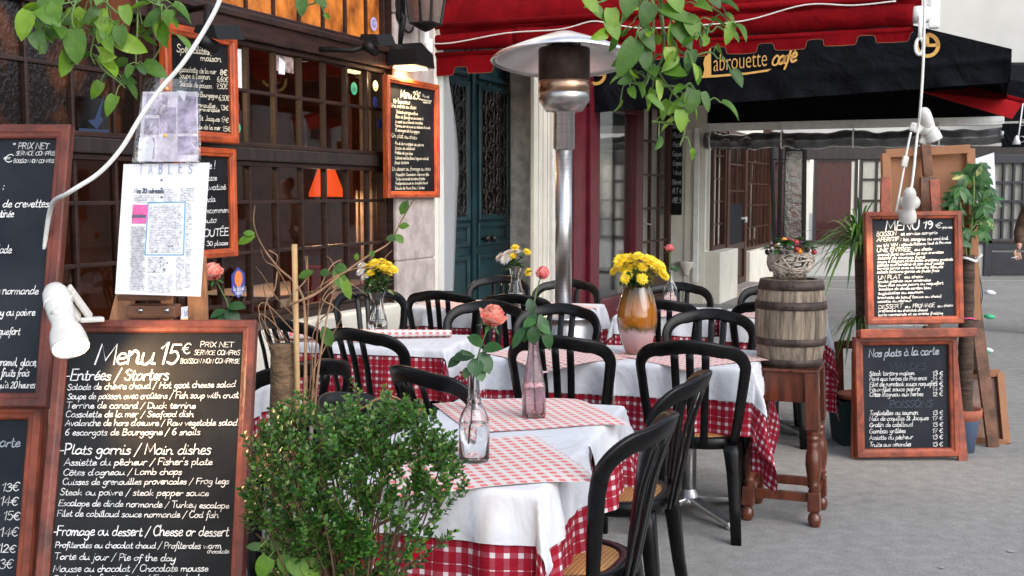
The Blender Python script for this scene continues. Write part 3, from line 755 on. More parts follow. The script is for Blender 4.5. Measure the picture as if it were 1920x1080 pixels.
m = M(); m.fbox(sp - .03, sp + .03, nd + .001, nd + .035, .1, 2.93, .012); m.build('door_bead', K['green_paint'], hou)
for px in (914, 927):
    ku, kz = F(px, 447, nd + .06); m = M()
    pr = [(.012, 0), (.012, .03), (.03, .045), (.036, .062), (.024, .08), (.001, .085)]
    m.lathe(pr, (0, 0, 0), 16)
    kb = M(); kb.add([(v.x + ku, -nd - v.z, v.y + kz) for v in m.v], m.f, True); kb.build('knob', K['iron'], dR)
n2 = .24
rA = dB; rB = FU(1000, n2, 350)
m = M(); m.fbox(rA + .002, rA + .5, -.3, n2 - .02, 0, 7.5); m.build('door_jamb', K['plaster_rough'], hou)
pc = FU(1038, n2, 350)
m = M(); m.fbox(rB - .03, pc, n2 - .019, n2 + .02, 0, 7, .006)
for k in range(4):
    a = rB + (pc - rB) * (k + .6) / 4.6; m.fbox(a, a + (pc - rB) * .11, n2 + .021, n2 + .034, .3, 7, .005)
m.build('fluted_pilaster', K['plaster'], hou)
m = M(); cu, _ = F(1036, 400, n2 + .06); m.tube([(cu, -n2 - .06, .1), (cu, -n2 - .06, 4)], .018, 8); m.build('drain_pipe', K['cream_trim'], hou)

# ------------------------------------------------------------------ cafe with the maroon front
caf = fthing('cafe_building', 'cream cafe with a maroon framed shop window and chestnut glazed doors under a black awning', 'building')
c0 = FU(1041, n2, 400); c1 = FU(1196, n2, 400); c2 = FU(1254, n2, 400); uE = FU(1256, n2, 400)
m = M()
for (a, b, dpt) in ((1041, 1052, .03), (1068, 1082, .05), (1084, 1096, .02), (1098, 1115, .06), (1184, 1196, .06)):
    m.fbox(FU(a, n2, 400), FU(b, n2, 400), n2 - .08, n2 + dpt, .05, 2.7, .008)
ga, gb = FU(1116, n2, 400), FU(1184, n2, 400)
zg0, zg1 = FZ(1150, 556, n2), FZ(1150, 208, n2)
m.fbox(c0, c1, n2 - .07, n2 - .02, .05, zg0 - .05)
m.fbox(ga, gb, n2 - .06, n2 + .05, zg0 - .09, zg0, .008); m.fbox(ga, gb, n2 - .06, n2 + .03, .06, zg0 - .092, .005)
m.fbox(c0, c1, n2 - .06, n2 + .05, zg1, zg1 + .35, .008)
shop = m.build('shop_window', K['maroon'], caf)
p = M(); p.fbox(ga, gb, n2 - .03, n2 - .02, zg0, zg1); p.build('pane', K['pane_dark'], shop)
p = M(); p.fbox(FU(1052, n2, 400), FU(1068, n2, 400), n2 - .05, n2 - .04, zg0, zg1); p.build('side_pane', K['pane_dark'], shop)
def glazed_door(parent, ua, ub, z0, z1, nn, cols, zs_, kick, name='door', dep=.04, st=.09):
    m = M()
    m.fbox(ua, ua + st, nn - .04, nn + dep, z0, z1, .006); m.fbox(ub - st, ub, nn - .04, nn + dep, z0, z1, .006)
    m.fbox(ua + st, ub - st, nn - .04, nn + dep - .002, z1 - .1, z1, .005); m.fbox(ua + st, ub - st, nn - .04, nn + dep - .002, z0, z0 + .1, .005)
    m.fbox(ua + st, ub - st, nn - .03, nn + dep - .004, kick - .05, kick + .05, .005)
    m.fbox(ua + st, ub - st, nn - .02, nn + .01, z0 + .1, kick - .05, .004)
    for k in range(1, cols):
        c = ua + st + (ub - ua - 2 * st) * k / cols; m.fbox(c - .014, c + .014, nn - .025, nn + .02, kick + .05, z1 - .1, .003)
    for k in range(1, zs_):
        c = kick + .05 + (z1 - .1 - kick - .05) * k / zs_; m.fbox(ua + st, ub - st, nn - .022, nn + .018, c - .014, c + .014, .003)
    d = m.build(name, K['brown_door'], parent)
    p = M(); p.fbox(ua + st, ub - st, nn - .006, nn, kick + .05, z1 - .1); p.build('pane', K['pane_clear'], d)
    return d
d1 = glazed_door(caf, c1 + .01, c2 - .02, .05, FZ(1225, 203, n2) + .1, n2, 3, 5, FZ(1225, 520, n2))
hu, hz = F(1208, 420, n2 + .05)
m = M(); m.tube([(hu, -n2 - .03, hz), (hu, -n2 - .09, hz)], .012); m.tube([(hu, -n2 - .09, hz), (hu + .16, -n2 - .09, hz - .01)], .011)
m.fbox(hu - .02, hu + .02, n2 + .041, n2 + .05, hz - .14, hz + .06, .004); m.build('handle', K['steel'], d1)
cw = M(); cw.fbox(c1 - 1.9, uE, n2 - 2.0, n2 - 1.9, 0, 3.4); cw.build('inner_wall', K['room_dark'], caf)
cu_ = M()
for (a, b) in ((1206, 1222), (1236, 1246)): cu_.fbox(FU(a, n2 - .1, 400), FU(b, n2 - .1, 400), n2 - .16, n2 - .14, .4, 2.2)
cu_.build('curtain', K['curtain_white'], caf)
m = M(); m.fbox(rB + .03, uE - .01, n2 - .5, n2 - .09, 2.75, 7.5); m.build('upper_wall', K['plaster'], caf)
# cream wall that turns towards the street and the part beyond it
n3 = .73
m = M(); m.fbox(uE, uE + .25, -.6, n3 - .0, .0, 7.5); m.fbox(uE - .025, uE - .001, n3 - .28, n3 - .2, .0, 2.4, .01)
w3 = m.build('side_wall', K['plaster'], caf)
nb, zb_ = FP(1288, 497, uE)
m = M(); m.lathe([(.03, -.13), (.05, -.08), (.1, -.02), (.11, .03), (.115, .05), (.09, .055)], (uE - .05, -nb, zb_), 20); m.build('wall_bracket', K['plaster'], caf)
n4 = FP(1307, 400, uE)[0]
m = M(); m.fbox(uE - .07, uE - .026, n4 - .035, n4 + .035, .3, 2.4, .005); m.build('awning_post', K['cream_trim'], caf)
def fu(px, n=n3, py=400): return FU(px, n, py)
zt3 = 2.45
m = M(); m.fbox(uE + .25, fu(1331), n3 - .1, n3 - .02, 0, zt3); m.fbox(uE + .1, fu(1331) + .0, n3 - .019, n3 + .0, FZ(1335, 468, n3), zt3, .005); m.build('cream_panel', K['plaster'], caf)
glazing(caf, fu(1331) + .01, fu(1356), FZ(1345, 468, n3), zt3, [(fu(1331) + fu(1356)) / 2], [FZ(1345, y, n3) for y in (292, 335, 378, 420)], 'pane_clear', nn=n3, fmat='brown_door', edge=.07)
d2 = glazed_door(caf, fu(1357), fu(1394), .12, zt3, n3 + .02, 2, 4, FZ(1375, 462, n3), st=.16)
m = M(); m.fbox(fu(1362), fu(1386), n3 + .03, n3 + .05, FZ(1375, 458, n3), FZ(1375, 382, n3)); m.build('slate_menu', K['slate_blue'], d2)
hu, hz = F(1390, 410, n3 + .06)
m = M(); m.tube([(hu, -n3 - .05, hz), (hu, -n3 - .13, hz)], .018); m.tube([(hu, -n3 - .13, hz + .03), (hu, -n3 - .13, hz - .06)], .022); m.build('handle', K['cream_trim'], d2)
glazing(caf, fu(1395), fu(1440), FZ(1415, 465, n3), zt3, [fu(1395) + (fu(1440) - fu(1395)) * k / 6 for k in range(1, 6)], [FZ(1415, y, n3) for y in (305, 345, 385, 425)], 'pane_clear', nn=n3, fmat='brown_door', edge=.05)
n5 = n3 + .22
m = M(); m.fbox(fu(1322), fu(1357), n3 - .08, n5, 0, FZ(1345, 474, n5), .01); m.build('low_pier', K['plaster'], caf)
m = M(); m.fbox(fu(1394), fu(1438), n3 - .05, n3 + .12, 0, FZ(1415, 470, n3 + .12), .01); m.build('low_wall', K['plaster'], caf)
m = M(); m.fbox(fu(1357), fu(1394), n3 - .1, n3 + .3, 0, .12, .01); m.build('door_step', K['stone'], caf)
m = M(); m.fbox(fu(1330), fu(1440), n3 - .9, n3 - .85, 0, 3); m.build('net_curtain_wall', K['curtain_white'], caf)
m = M(); m.fbox(uE + .26, fu(1442), n3 - .6, n3 - .11, zt3 + .01, 7.5); m.build('front_wall', K['plaster'], caf)
m = M(); m.fbox(fu(1440) + .002, fu(1444), n3 - 2, n3 + .02, 0, 7.5); m.build('corner_post', K['brown_door'], caf)

# the long narrow slate on the cream wall
a0, z0 = FP(1258, 403, uE); a1, z1 = FP(1281, 206, uE)
st = fthing('wall_slate', 'tall narrow black slate of rubbed chalk lines fixed to the cream cafe wall', 'chalkboard')
m = M(); m.fbox(uE - .022, uE - .003, a0, a1, z0, z1, .004); m.build('slate', K['slate'], st)
m = M()
rows = ["Salades", "Omelettes", "Plats", "Pates", "Croques", "Crepes", "Vins", "Bieres", "PLT 4", "PRE 5"]
for i, t in enumerate(rows):
    zz = z1 - .12 - i * (z1 - z0 - .16) / len(rows)
    write(m, t, -a0 * -1 + .02, zz, (a1 - a0) * .8, .038, .011, lambda p, q: Vector((uE - .024, -p, q)), .1)
m.build('chalk_writing', K['chalk_dim'], st)

# folded clear terrace screens standing at the end of the cafe
scr = thing('folded_screen', 'folded clear plastic terrace screens in black frames leaning past the cafe door', 'screen', (0, 0, 0))
m = M(); p = M()
for i, (pa_, pb_, Y) in enumerate(((1440, 1449, 17.2), (1458, 1452, 16.9), (1470, 1463, 16.6), (1503, 1500, 16.4))):
    m.bar(at(pa_ + 6, 275, Y), ground(pb_ + 6, 365 + 3150 / Y, 0.0), .05, .05, up=(0, 1, 0))
q = [at(1474, 280, 16.5), at(1508, 280, 16.45), at(1506, 520, 16.45), at(1468, 520, 16.5)]
p.add(q + [v + Vector((0, .01, 0)) for v in q], [[0, 1, 2, 3], [7, 6, 5, 4]])
m.bar(q[0], q[1], .05, .05); m.bar(q[3], q[2], .05, .05)
m.build('frame', K['black_metal'], scr); p.build('clear_sheet', K['clear_sheet'], scr)

# ------------------------------------------------------------------ far house across the end of the street
YF = 20.7
far = thing('far_house', 'pale timbered house across the end of the street with dark red and cream mullioned windows', 'building', (0, 0, 0))
def fx(px, py): p = at(px, py, YF); return p.x, p.z
xa, xb = fx(1490, 400)[0], 13.5
m = M()
zs1 = fx(1560, 455)[1]; zlin0, zlin1 = fx(1600, 299)[1], fx(1600, 274)[1]
m.box(xa - 1.2, xb, YF, YF + .3, 0, zs1 - .02); m.build('lower_wall', K['plaster_white'], far)
m = M(); m.box(xa - 1.2, xb, YF + .02, YF + .3, zlin1, 9); m.build('upper_wall', K['plaster_white'], far)
m = M(); m.box(xa - 1.2, xb, YF - .05, YF + .2, zlin0, zlin1, .01); m.build('timber_lintel', K['black_wood'], far)
m = M(); m.box(xa, fx(1920, 0)[0], YF - .06, YF + .05, zs1 - .02, zs1 + .05, .01); m.build('sill', K['black_wood'], far)
def fwin(x0p, x1p, y0p, y1p, cols, rows, pane, fr='black_wood', back='curtain_white'):
    x0, z1 = fx(x0p, y0p); x1, z0 = fx(x1p, y1p); m = M(); e = .05
    m.box(x0, x0 + e, YF - .03, YF + .06, z0, z1); m.box(x1 - e, x1, YF - .03, YF + .06, z0, z1)
    m.box(x0 + e, x1 - e, YF - .028, YF + .05, z0, z0 + e); m.box(x0 + e, x1 - e, YF - .028, YF + .05, z1 - e, z1)
    for k in range(1, cols): c = x0 + (x1 - x0) * k / cols; m.box(c - .02, c + .02, YF - .02, YF + .03, z0 + e, z1 - e)
    for k in range(1, rows): c = z0 + (z1 - z0) * k / rows; m.box(x0 + e, x1 - e, YF - .018, YF + .028, c - .02, c + .02)
    w_ = m.build('window', K[fr], far)
    p = M(); p.box(x0 + e, x1 - e, YF + .0, YF + .006, z0 + e, z1 - e); p.build('pane', K['pane_still'], w_)
    c = M(); c.box(x0 + e, x1 - e, YF + .012, YF + .022, z0 + e, z1 - e); c.build('curtain', K[back], w_)
m = M(); m.box(xa - 1.2, fx(1512, 0)[0] - .002, YF + .03, YF + .3, zs1 - .018, zlin0 - .002); m.build('middle_wall', K['plaster_white'], far)
fwin(1448, 1506, 300, 452, 2, 4, 'pane', back='window_red')
fwin(1527, 1605, 297, 455, 1, 1, 'pane', back='window_red')
fwin(1613, 1672, 297, 455, 2, 4, 'pane')
fwin(1674, 1760, 297, 455, 3, 4, 'pane'); fwin(1764, 1856, 297, 455, 4, 4, 'pane')
m = M(); m.box(fx(1512, 0)[0], fx(1526, 0)[0], YF, YF + .1, zs1, zlin0); m.build('plaster_strip', K['plaster'], far); m = M(); m.box(fx(1605, 0)[0], fx(1613, 0)[0], YF, YF + .1, zs1, zlin0); m.build('plaster_strip', K['plaster'], far)
m = M(); x0, x1 = fx(1860, 0)[0], fx(1965, 0)[0]; zt = fx(0, 290)[1]
m.box(x0, x0 + .14, YF - .06, YF + .05, 0, zt, .01); m.box(x1 - .14, x1, YF - .06, YF + .05, 0, zt, .01)
zk0, zk1 = fx(0, 472)[1], fx(0, 462)[1]
m.box(x0 + .14, x1 - .14, YF - .05, YF + .04, .02, zk0, .01); m.box(x0 + .14, x1 - .14, YF - .055, YF + .04, zk1 - .06, zk1 + .14, .01); m.box(x0 + .14, x1 - .14, YF - .055, YF + .04, zt - .16, zt, .01)
for k in range(1, 4): c = x0 + .14 + (x1 - x0 - .28) * k / 4; m.box(c - .02, c + .02, YF - .04, YF + .02, zk1 + .14, zt - .16)
for k in range(1, 4): c = zk1 + .14 + (zt - .3 - zk1) * k / 4; m.box(x0 + .14, x1 - .14, YF - .036, YF + .016, c - .02, c + .02)
dd = m.build('door', K['grey_door'], far)
p = M(); p.box(x0 + .14, x1 - .14, YF - .01, YF - .004, zk1 + .14, zt - .16); p.build('pane', K['pane_clear'], dd)
p = M(); p.box(x0 + .14, x1 - .14, YF + .05, YF + .06, zk1, zt); p.build('curtain', K['curtain_white'], dd)
m = M(); xz = fx(1735, 118); m.box(xz[0], xb, YF - .12, YF + .01, xz[1] - .12, xz[1], .02); m.build('gutter', K['grey_metal'], far)
# small dark awning on the far house
fa = thing('far_awning', 'small dark awning with a white edge on the far pale house at the right', 'awning')
m = M(); a = at(1880, 122, YF - .15); b = at(1995, 122, YF - .15); c = at(1995, 186, YF - 1.1); d = at(1880, 186, YF - 1.1)
m.add([a, b, c, d] + [v - Vector((0, 0, .03)) for v in (a, b, c, d)], [[0, 1, 2, 3], [7, 6, 5, 4], [3, 2, 6, 7], [0, 3, 7, 4], [1, 2, 6, 5]])
m.build('canvas', K['black_canvas'], fa)
m = M(); m.bar(d - Vector((0, .02, .03)), c - Vector((0, .02, .03)), .05, .07); m.build('front_rail', K['cream_trim'], fa)

# pale houses on the other side of the street (seen in the glass)
opp = thing('opposite_house', 'pale house over the street mirrored in the restaurant glass', 'building', (20, 3, 0))
m = M(); m.box(20, 20.6, -8, 26, 0, 5); opw = m.build('wall', K['plaster_white'], opp)
opw.location = (-20, -3, 0)
for i, y in enumerate((-1, 3, 7, 11, 15, 19, 23)):
    for z in (.7, 2.9):
        m = M(); m.box(19.92, 20.02, y - .55, y + .55, z, z + 1.7, .01); o = m.build('window', K['grey_door'], opp); o.location = (-20, -3, 0)

# =================================================================== AWNINGS
# red rolled curtain of the restaurant awning: n runs out over the street
uR0 = F(805, 85, 0)[0]; zr = 2.74
red = fthing('red_awning', 'red canvas awning with a rolled front tube and scalloped valance over the green door', 'awning')
n_0, n_1 = .02, 3.80
def rp(n, a, z): return (uR0 + a, -n, z)
m = M()
N = 60; prof = [(.075, zr - .03), (.02, zr + .11), (.10, zr + .30), (.55, zr + .75), (1.0, zr + 1.15)]
vs = []; fs = []
for i in range(N + 1):
    n = n_0 + (n_1 - n_0) * i / N
    for j, (a, z) in enumerate(prof):
        vs.append(rp(n, a + .012 * math.sin(i * .5 + j), z + .01 * math.sin(i * .35) + .012 * math.sin(i * .13 + 2 * j)))
k = len(prof)
for i in range(N):
    for j in range(k - 1): fs.append([i * k + j, (i + 1) * k + j, (i + 1) * k + j + 1, i * k + j + 1])
m.add(vs, fs, True); m.build('canvas', K['red_canvas'], red)
m = M(); path = []; rad = []
for i in range(N + 1):
    n = n_0 + .75 + (n_1 - n_0 - .80) * i / N; path.append(rp(n, 0, zr + .004 * math.sin(i * .7))); rad.append(.078 + .004 * math.sin(i * 1.1) + .003 * math.sin(i * 2.3))
m.tube(path, rad, 20)
path = [rp(n_0 + .0 + (.75) * i / 12, 0, zr) for i in range(13)]; m.tube(path, [.06 + .0015 * i for i in range(13)], 16)
m.build('rolled_tube', K['red_canvas'], red)
m = M(); m.tube([rp(n_0, -.035, zr + .125), rp(n_1 - .06, -.035, zr + .125)], .025, 10); m.build('upper_bar', K['red_canvas'], red)
m = M(); m.tube([rp(n_0, -.03, zr - .10), rp(n_1 - .06, -.03, zr - .10)], .018, 10); m.build('lower_bar', K['red_canvas'], red)
# scalloped valance: square crenels, one tooth and one gap in turn
m = M(); vs = []; fs = []; i = 0
n = n_0; tooth, gap = .20, .15; 0, 0
cuts = []; x = n_0
def lo(x): return zr - .27 + .095 * (x - n_0) / (n_1 - n_0)
while x < n_1 - .02:
    lo_ = lo(x); up_ = lo_ + .062
    for q in [(x, lo_), (x + tooth * .5, lo_ - .004), (x + tooth, lo_)]: cuts.append(q)
    for q in [(x + tooth + .012, lo_ + .02), (x + tooth + .016, up_ - .012), (x + tooth + .035, up_), (x + tooth + gap - .035, up_), (x + tooth + gap - .016, up_ - .012), (x + tooth + gap - .012, lo_ + .02)]: cuts.append(q)
    x += tooth + gap
cuts = [c for c in cuts if c[0] < n_1]
for i, (n, zb) in enumerate(cuts):
    wv = .018 * math.sin(n * 5.3) + .01 * math.sin(n * 13)
    for (zz, f) in ((zr - .09, .2), (zr - .105, .7), (zb, 1)): vs.append(rp(n, -.03 + wv * f - .006, max(zz, zb)))
    for (zz, f) in ((zr - .09, .2), (zr - .105, .7), (zb, 1)): vs.append(rp(n, -.03 + wv * f - .001, max(zz, zb)))
for i in range(len(cuts) - 1):
    for o in (0, 3):
        for j in range(2): fs.append([i * 6 + o + j, (i + 1) * 6 + o + j, (i + 1) * 6 + o + j + 1, i * 6 + o + j + 1])
m.add(vs, fs); m.build('valance', K['red_canvas'], red)
m = M(); edge = [rp(n, -.038 + .018 * math.sin(n * 5.3) + .01 * math.sin(n * 13), zb) for n, zb in cuts]; m.tube(edge, .0022, 5)
m.build('valance_piping', K['piping'], red)
m = M(); e = rp(n_1 - .05, 0, zr)
m.tube([rp(n_1 - .07, 0, zr), rp(n_1 + .06, 0, zr)], .06, 14); m.box(uR0 - .045, uR0 + .045, -n_1 - .12, -n_1 - .05, zr - .10, zr + .14, .015)
m.tube([rp(n_1 + .0, -.06, zr - .02), rp(n_1 + .0, -.07, zr - .17)], .014, 8)
rg = [rp(n_1 + .0 + .026 * math.cos(t * math.pi / 8), -.07, zr - .225 + .055 * math.sin(t * math.pi / 8)) for t in range(17)]
m.tube(rg, .012, 8); m.build('crank_ring', K['cream_trim'], red)
# white lighting cable looped along the tube
def cable(name, label, pts, r=.004, matn='white_cord', n=6):
    m = M(); m.tube(smooth_path(pts, n), r, 6); o = m.build(name, K[matn]); return tag(o, label, 'cable')
pts = []
for px, py in ((803, 66), (806, 80), (850, 80), (950, 62), (1050, 55), (1110, 40), (1150, 46), (1210, 53), (1300, 48), (1400, 38), (1510, 9), (1600, 10), (1680, 2)):
    a, z = FP(px, py, uR0 - .095); P = FO + FD * (uR0 - .095) + FN * a; pts.append(Vector((P.x, P.y, z)))
cable('lighting_cable', 'thin white cable strung along the red awning tube', pts, .0055)

# black hood awning of the cafe
blk = fthing('black_awning', 'black canvas hood awning with yellow cafe lettering and round emblems', 'awning')
uB = F(1105, 210, n2)[0]; nB0, nB1 = n2 + .02, FP(1895, 155, uB)[0]
zB0 = FP(1105, 212, uB)[1]; zB1 = FP(1893, 154, uB)[1]
zT1 = FP(1893, 92, uB)[1]; sl_ = (FP(1740, 54, uB)[1] - zT1) / (nB1 - FP(1740, 54, uB)[0]); zT0 = zT1 + sl_ * (nB1 - nB0)
uB2 = uE + .06
def bl(u, n, z): return (u, -n, z)
def top(n): return zT1 + sl_ * (nB1 - n)
# near cheek, rumpled, with a loose lower flap
m = M(); NX, NZ = 70, 16; vs = []; fs = []
rn = random.Random(5); ph = [rn.uniform(0, 6.28) for _ in range(8)]
for i in range(NX + 1):
    t = i / NX; n = nB0 + (nB1 - nB0) * t; zb = zB0 + (zB1 - zB0) * t
    for j in range(NZ + 1):
        s = j / NZ; z = zb + (top(n) - zb) * s if s > .0 else zb
        zz = z - zb
        lowf = max(0, 1 - zz / .28)
        wv = lowf * (.022 * math.sin(n * 9 + ph[0]) + .016 * math.sin(n * 17 + ph[1] + zz * 14) + .010 * math.sin(n * 31 + ph[2] - zz * 25))
        wv += .03 * math.exp(-((zz - .22) / .03) ** 2)
        vs.append(bl(uB - wv, n, z))
for i in range(NX):
    for j in range(NZ): fs.append([i * (NZ + 1) + j, (i + 1) * (NZ + 1) + j, (i + 1) * (NZ + 1) + j + 1, i * (NZ + 1) + j + 1])
m.add(vs, fs, True); m.build('side_cheek', K['black_canvas'], blk)
m = M(); m.add([bl(uB, nB0, zT0), bl(uB, nB1, zT1), bl(uB2, nB1, zT1), bl(uB2, nB0, zT0)] + [bl(uB, nB0, zT0 - .01), bl(uB, nB1, zT1 - .01), bl(uB2, nB1, zT1 - .01), bl(uB2, nB0, zT0 - .01)], [[0, 1, 2, 3], [7, 6, 5, 4], [0, 4, 5, 1], [2, 6, 7, 3]])
m.build('roof_canvas', K['black_canvas'], blk)
m = M(); m.fbox(uB + .005, uB2, nB1 - .012, nB1, zB1 + .01, zT1 - .005); m.build('front_valance', K['black_canvas'], blk)
# far cheek with its pale rail and rolled clear sheet
uF_ = uE + .02; nF0 = FP(1322, 240, uF_)[0]; nF1 = FP(1883, 226, uF_)[0]; zF = FP(1500, 236, uF_)[1]
m = M(); m.add([bl(uF_ + .06, nF0 - .4, zF), bl(uF_ + .06, nF1 + .3, zF), bl(uF_ + .06, nF1 + .3, top(nF1) - .02), bl(uF_ + .06, nF0 - .4, top(nF0) - .02)], [[0, 1, 2, 3]])
m.fbox(uF_ + .061, uF_ + .066, nF0 - .4, nF1 + .3, zF, zF + .4); m.build('far_cheek', K['black_canvas'], blk)
m = M(); m.fbox(uF_ - .03, uF_ + .05, nF0, nF1, zF - .045, zF + .06, .008); m.fbox(uF_ - .036, uF_ - .031, nF0, nF1, zF - .005, zF + .012); m.build('pale_rail', K['cream_trim'], blk)
m = M(); n = nF0; N = 90; path = []; rad = []
for i in range(N + 1):
    t = i / N; q = (t * 4) % 1
    path.append(bl(uF_ + .0, nF0 + (nF1 - nF0) * t, zF - .17 - .03 * math.sin(math.pi * q) + .003 * math.sin(i * .8))); rad.append(.105 + .006 * math.sin(i * .9) + .008 * math.sin(i * .41 + 1))
m.tube(path, rad, 18)
m.build('rolled_clear_sheet', K['rolled_vinyl'], blk)
m = M(); m.fbox(uF_ - .09, uF_ + .09, nF1 - .02, nF1 + .42, zF - .32, zF - .035); m.build('end_flap', K['black_canvas'], blk)
m = M()
for t in (.03, .285, .53, .80):
    i = int(t * N); c = Vector(path[i]); m.tube([c + Vector((-.11 * math.cos(a), .0, .115 * math.sin(a))) for a in [math.pi * k / 10 for k in range(21)]], .012, 6)
    m.bar(c + Vector((-.06, 0, .1)), c + Vector((-.06, 0, .19)), .03, .01)
m.build('strap', K['cream_trim'], blk)
m = M()
for k in (.1, .3):
    b = bl(uF_ - .093, nF1 + .2, zF - .35 + k + .02); m.tube([Vector(b) + Vector((0, .035 * math.cos(a), .035 * math.sin(a))) for a in [math.pi * j / 8 for j in range(17)]], .008, 6)
m.build('eyelet', K['steel'], blk)
# lettering on the near cheek
def fcheek(px, py): return FP(px, py, uB - .04)
lt = M()
def curve_text(body, mat_, parent, x0p, y0p, x1p, y1p, hpx, name, bold=0.0, shear=0.0):
    a0, z0 = fcheek(x0p, y0p); a1, z1 = fcheek(x1p, y1p)
    cu = bpy.data.curves.new(name, 'FONT'); cu.body = body; cu.extrude = .002; cu.offset = bold; cu.shear = shear; cu.resolution_u = 3
    o = bpy.data.objects.new(name, cu); COL.objects.link(o)
    bpy.context.view_layer.update(); dg = bpy.context.evaluated_depsgraph_get()
    me = bpy.data.meshes.new_from_object(o.evaluated_get(dg)); bpy.data.objects.remove(o)
    xs = [v.co.x for v in me.vertices]; ys = [v.co.y for v in me.vertices]
    wx = max(xs) - min(xs); hx = fcheek(x0p, y0p - hpx)[1] - z0; sl2 = (z1 - z0) / (a1 - a0)
    capref = max(ys) - 0
    mm = M()
    for v in me.vertices: 
        a = a0 + (v.co.x - min(xs)) / wx * (a1 - a0); mm.v.append(Vector((uB - .046 - v.co.z * .5, -a, z0 + (a - a0) * sl2 + v.co.y / capref * hx)))
    mm.f = [list(p_.vertices) for p_ in me.polygons]; mm.sm = [False] * len(mm.f)
    bpy.data.meshes.remove(me)
    return mm.build(name, mat_, parent)
curve_text("abrouette", K['gold'], blk, 1338, 134, 1438, 124, 31, 'lettering', -.012)
mm = M()
def cstroke(pts, w): # w px in metres
    q = [fcheek(*p_) for p_ in pts]
    q = [(p_.x, p_.y) for p_ in smooth_path([(a, b, 0) for a, b in q], 4)]
    ribbon(mm, q, w, lambda a, b: Vector((uB - .046, -a, b)))
# 'café' brushed by hand
ca = fcheek(1446, 122); cb = fcheek(1492, 114); chh = fcheek(1446, 103)[1] - ca[1]
write(mm, "café", ca[0], ca[1], cb[0] - ca[0], chh * .85, .022, lambda a, b: Vector((uB - .046, -a, b)), .25, rise=(cb[1] - ca[1]) / (cb[0] - ca[0]))
# the tall brushed L with its long foot
def poly(pts):
    q = [fcheek(*p_) for p_ in pts]; k = len(q)
    mm.add([Vector((uB - .046, -a, b)) for a, b in q], [list(range(k))])
poly([(1320, 90), (1333, 88), (1334, 141), (1318, 142), (1321, 130), (1319, 118), (1323, 104)])
poly([(1306, 147), (1318, 142), (1334, 141), (1400, 136), (1447, 129), (1440, 134), (1400, 140), (1340, 145)])
mm.build('brushed_lettering', K['gold'], blk)
for (cx, cy, r) in ((1739, 85, 20), (1117, 140, 17)):
    mm = M()
    def arc(r_, a0, a1): return [(cx + r_ * math.cos(R(a)), cy - r_ * math.sin(R(a))) for a in range(a0, a1 + 1, 12)]
    cstroke(arc(r, 130, 370) if cx < 1500 else arc(r, -190, 90), .035); cstroke(arc(r, 0, 90), .03)
    cstroke([(cx, cy - r), (cx, cy - r * .5), (cx, cy)], .03); cstroke([(cx, cy), (cx + r * .5, cy), (cx + r, cy - 1)], .03)
    mm.build('emblem', K['gold'], blk)
# bright red side flap of the next awning beyond
rf = thing('red_side_awning', 'bright red flap of a farther awning under the right end of the black awning', 'awning')
m = M(); A_ = at(1728, 172, 13.2); B_ = at(1818, 166, 13.0); C_ = at(1918, 193, 12.4); D_ = at(1898, 223, 12.4); 
m.add([A_, B_, C_, D_] + [v + Vector((.01, .03, 0)) for v in (A_, B_, C_, D_)], [[0, 1, 2, 3], [7, 6, 5, 4], [0, 4, 5, 1], [1, 5, 6, 2], [2, 6, 7, 3], [3, 7, 4, 0]]); m.build('canvas', K['red_bright'], rf)
m = M(); m.tube([B_ + Vector((0, 0, .01)), C_ + Vector((.02, 0, .01))], .03, 10); m.build('roller', K['red_canvas'], rf)
m = M(); m.tube([C_ + Vector((.0, .0, 0)), at(1908, 268, 12.4)], .008, 6); b = at(1906, 262, 12.4); m.lathe([(.001, .05), (.02, .03), (.045, -.05), (.001, -.05)], b, 12); m.build('pull_cord', K['cream_trim'], rf)

# =================================================================== LAMPS AND FITTINGS ON THE RESTAURANT WALL
# board lamp above the 23 euro menu
bl_ = fthing('board_lamp', 'black lit lamp hood throwing warm light on the stone above the wall menu', 'lamp')
cu, cz = F(775, 108, .24)
m = M(); m.prism([(-.16, -.07), (.16, -.07), (.13, .03), (-.06, .10), (-.14, .05)], lambda a, b, t: Vector((cu + a, -t, cz + b)), .10, .34); m.build('hood', K['black_metal'], bl_)
m = M(); m.tube([(cu, -.12, cz + .08), (cu, -.16, cz + .3), (cu, -.12, cz + .36)], .022, 8); m.fbox(cu - .05, cu + .05, .12, .15, cz + .28, cz + .44, .01); m.build('arm', K['black_metal'], bl_)
m = M(); m.fbox(cu - .13, cu + .11, .14, .30, cz - .085, cz - .075); m.build('lit_glass', K['bulb_soft'], bl_)
def lamp_light(name, loc, energy, col=(1, .72, .42), size=.03, spot=None, target=None):
    l = bpy.data.lights.new(name, 'SPOT' if spot else 'POINT'); l.energy = energy; l.color = col; l.shadow_soft_size = size
    o = bpy.data.objects.new(name, l); COL.objects.link(o); o.location = loc
    if spot:
        l.spot_size = R(spot); l.spot_blend = .6
        o.rotation_euler = (Vector(target) - Vector(loc)).to_track_quat('-Z', 'Y').to_euler()
    return o
def wpt(u, n, z): p = FO + FD * u + FN * n; return Vector((p.x, p.y, z))
lamp_light('board_lamp_light', wpt(cu - .02, .20, cz - .09), 55, spot=160, target=wpt(cu - .02, .14, cz - 1))
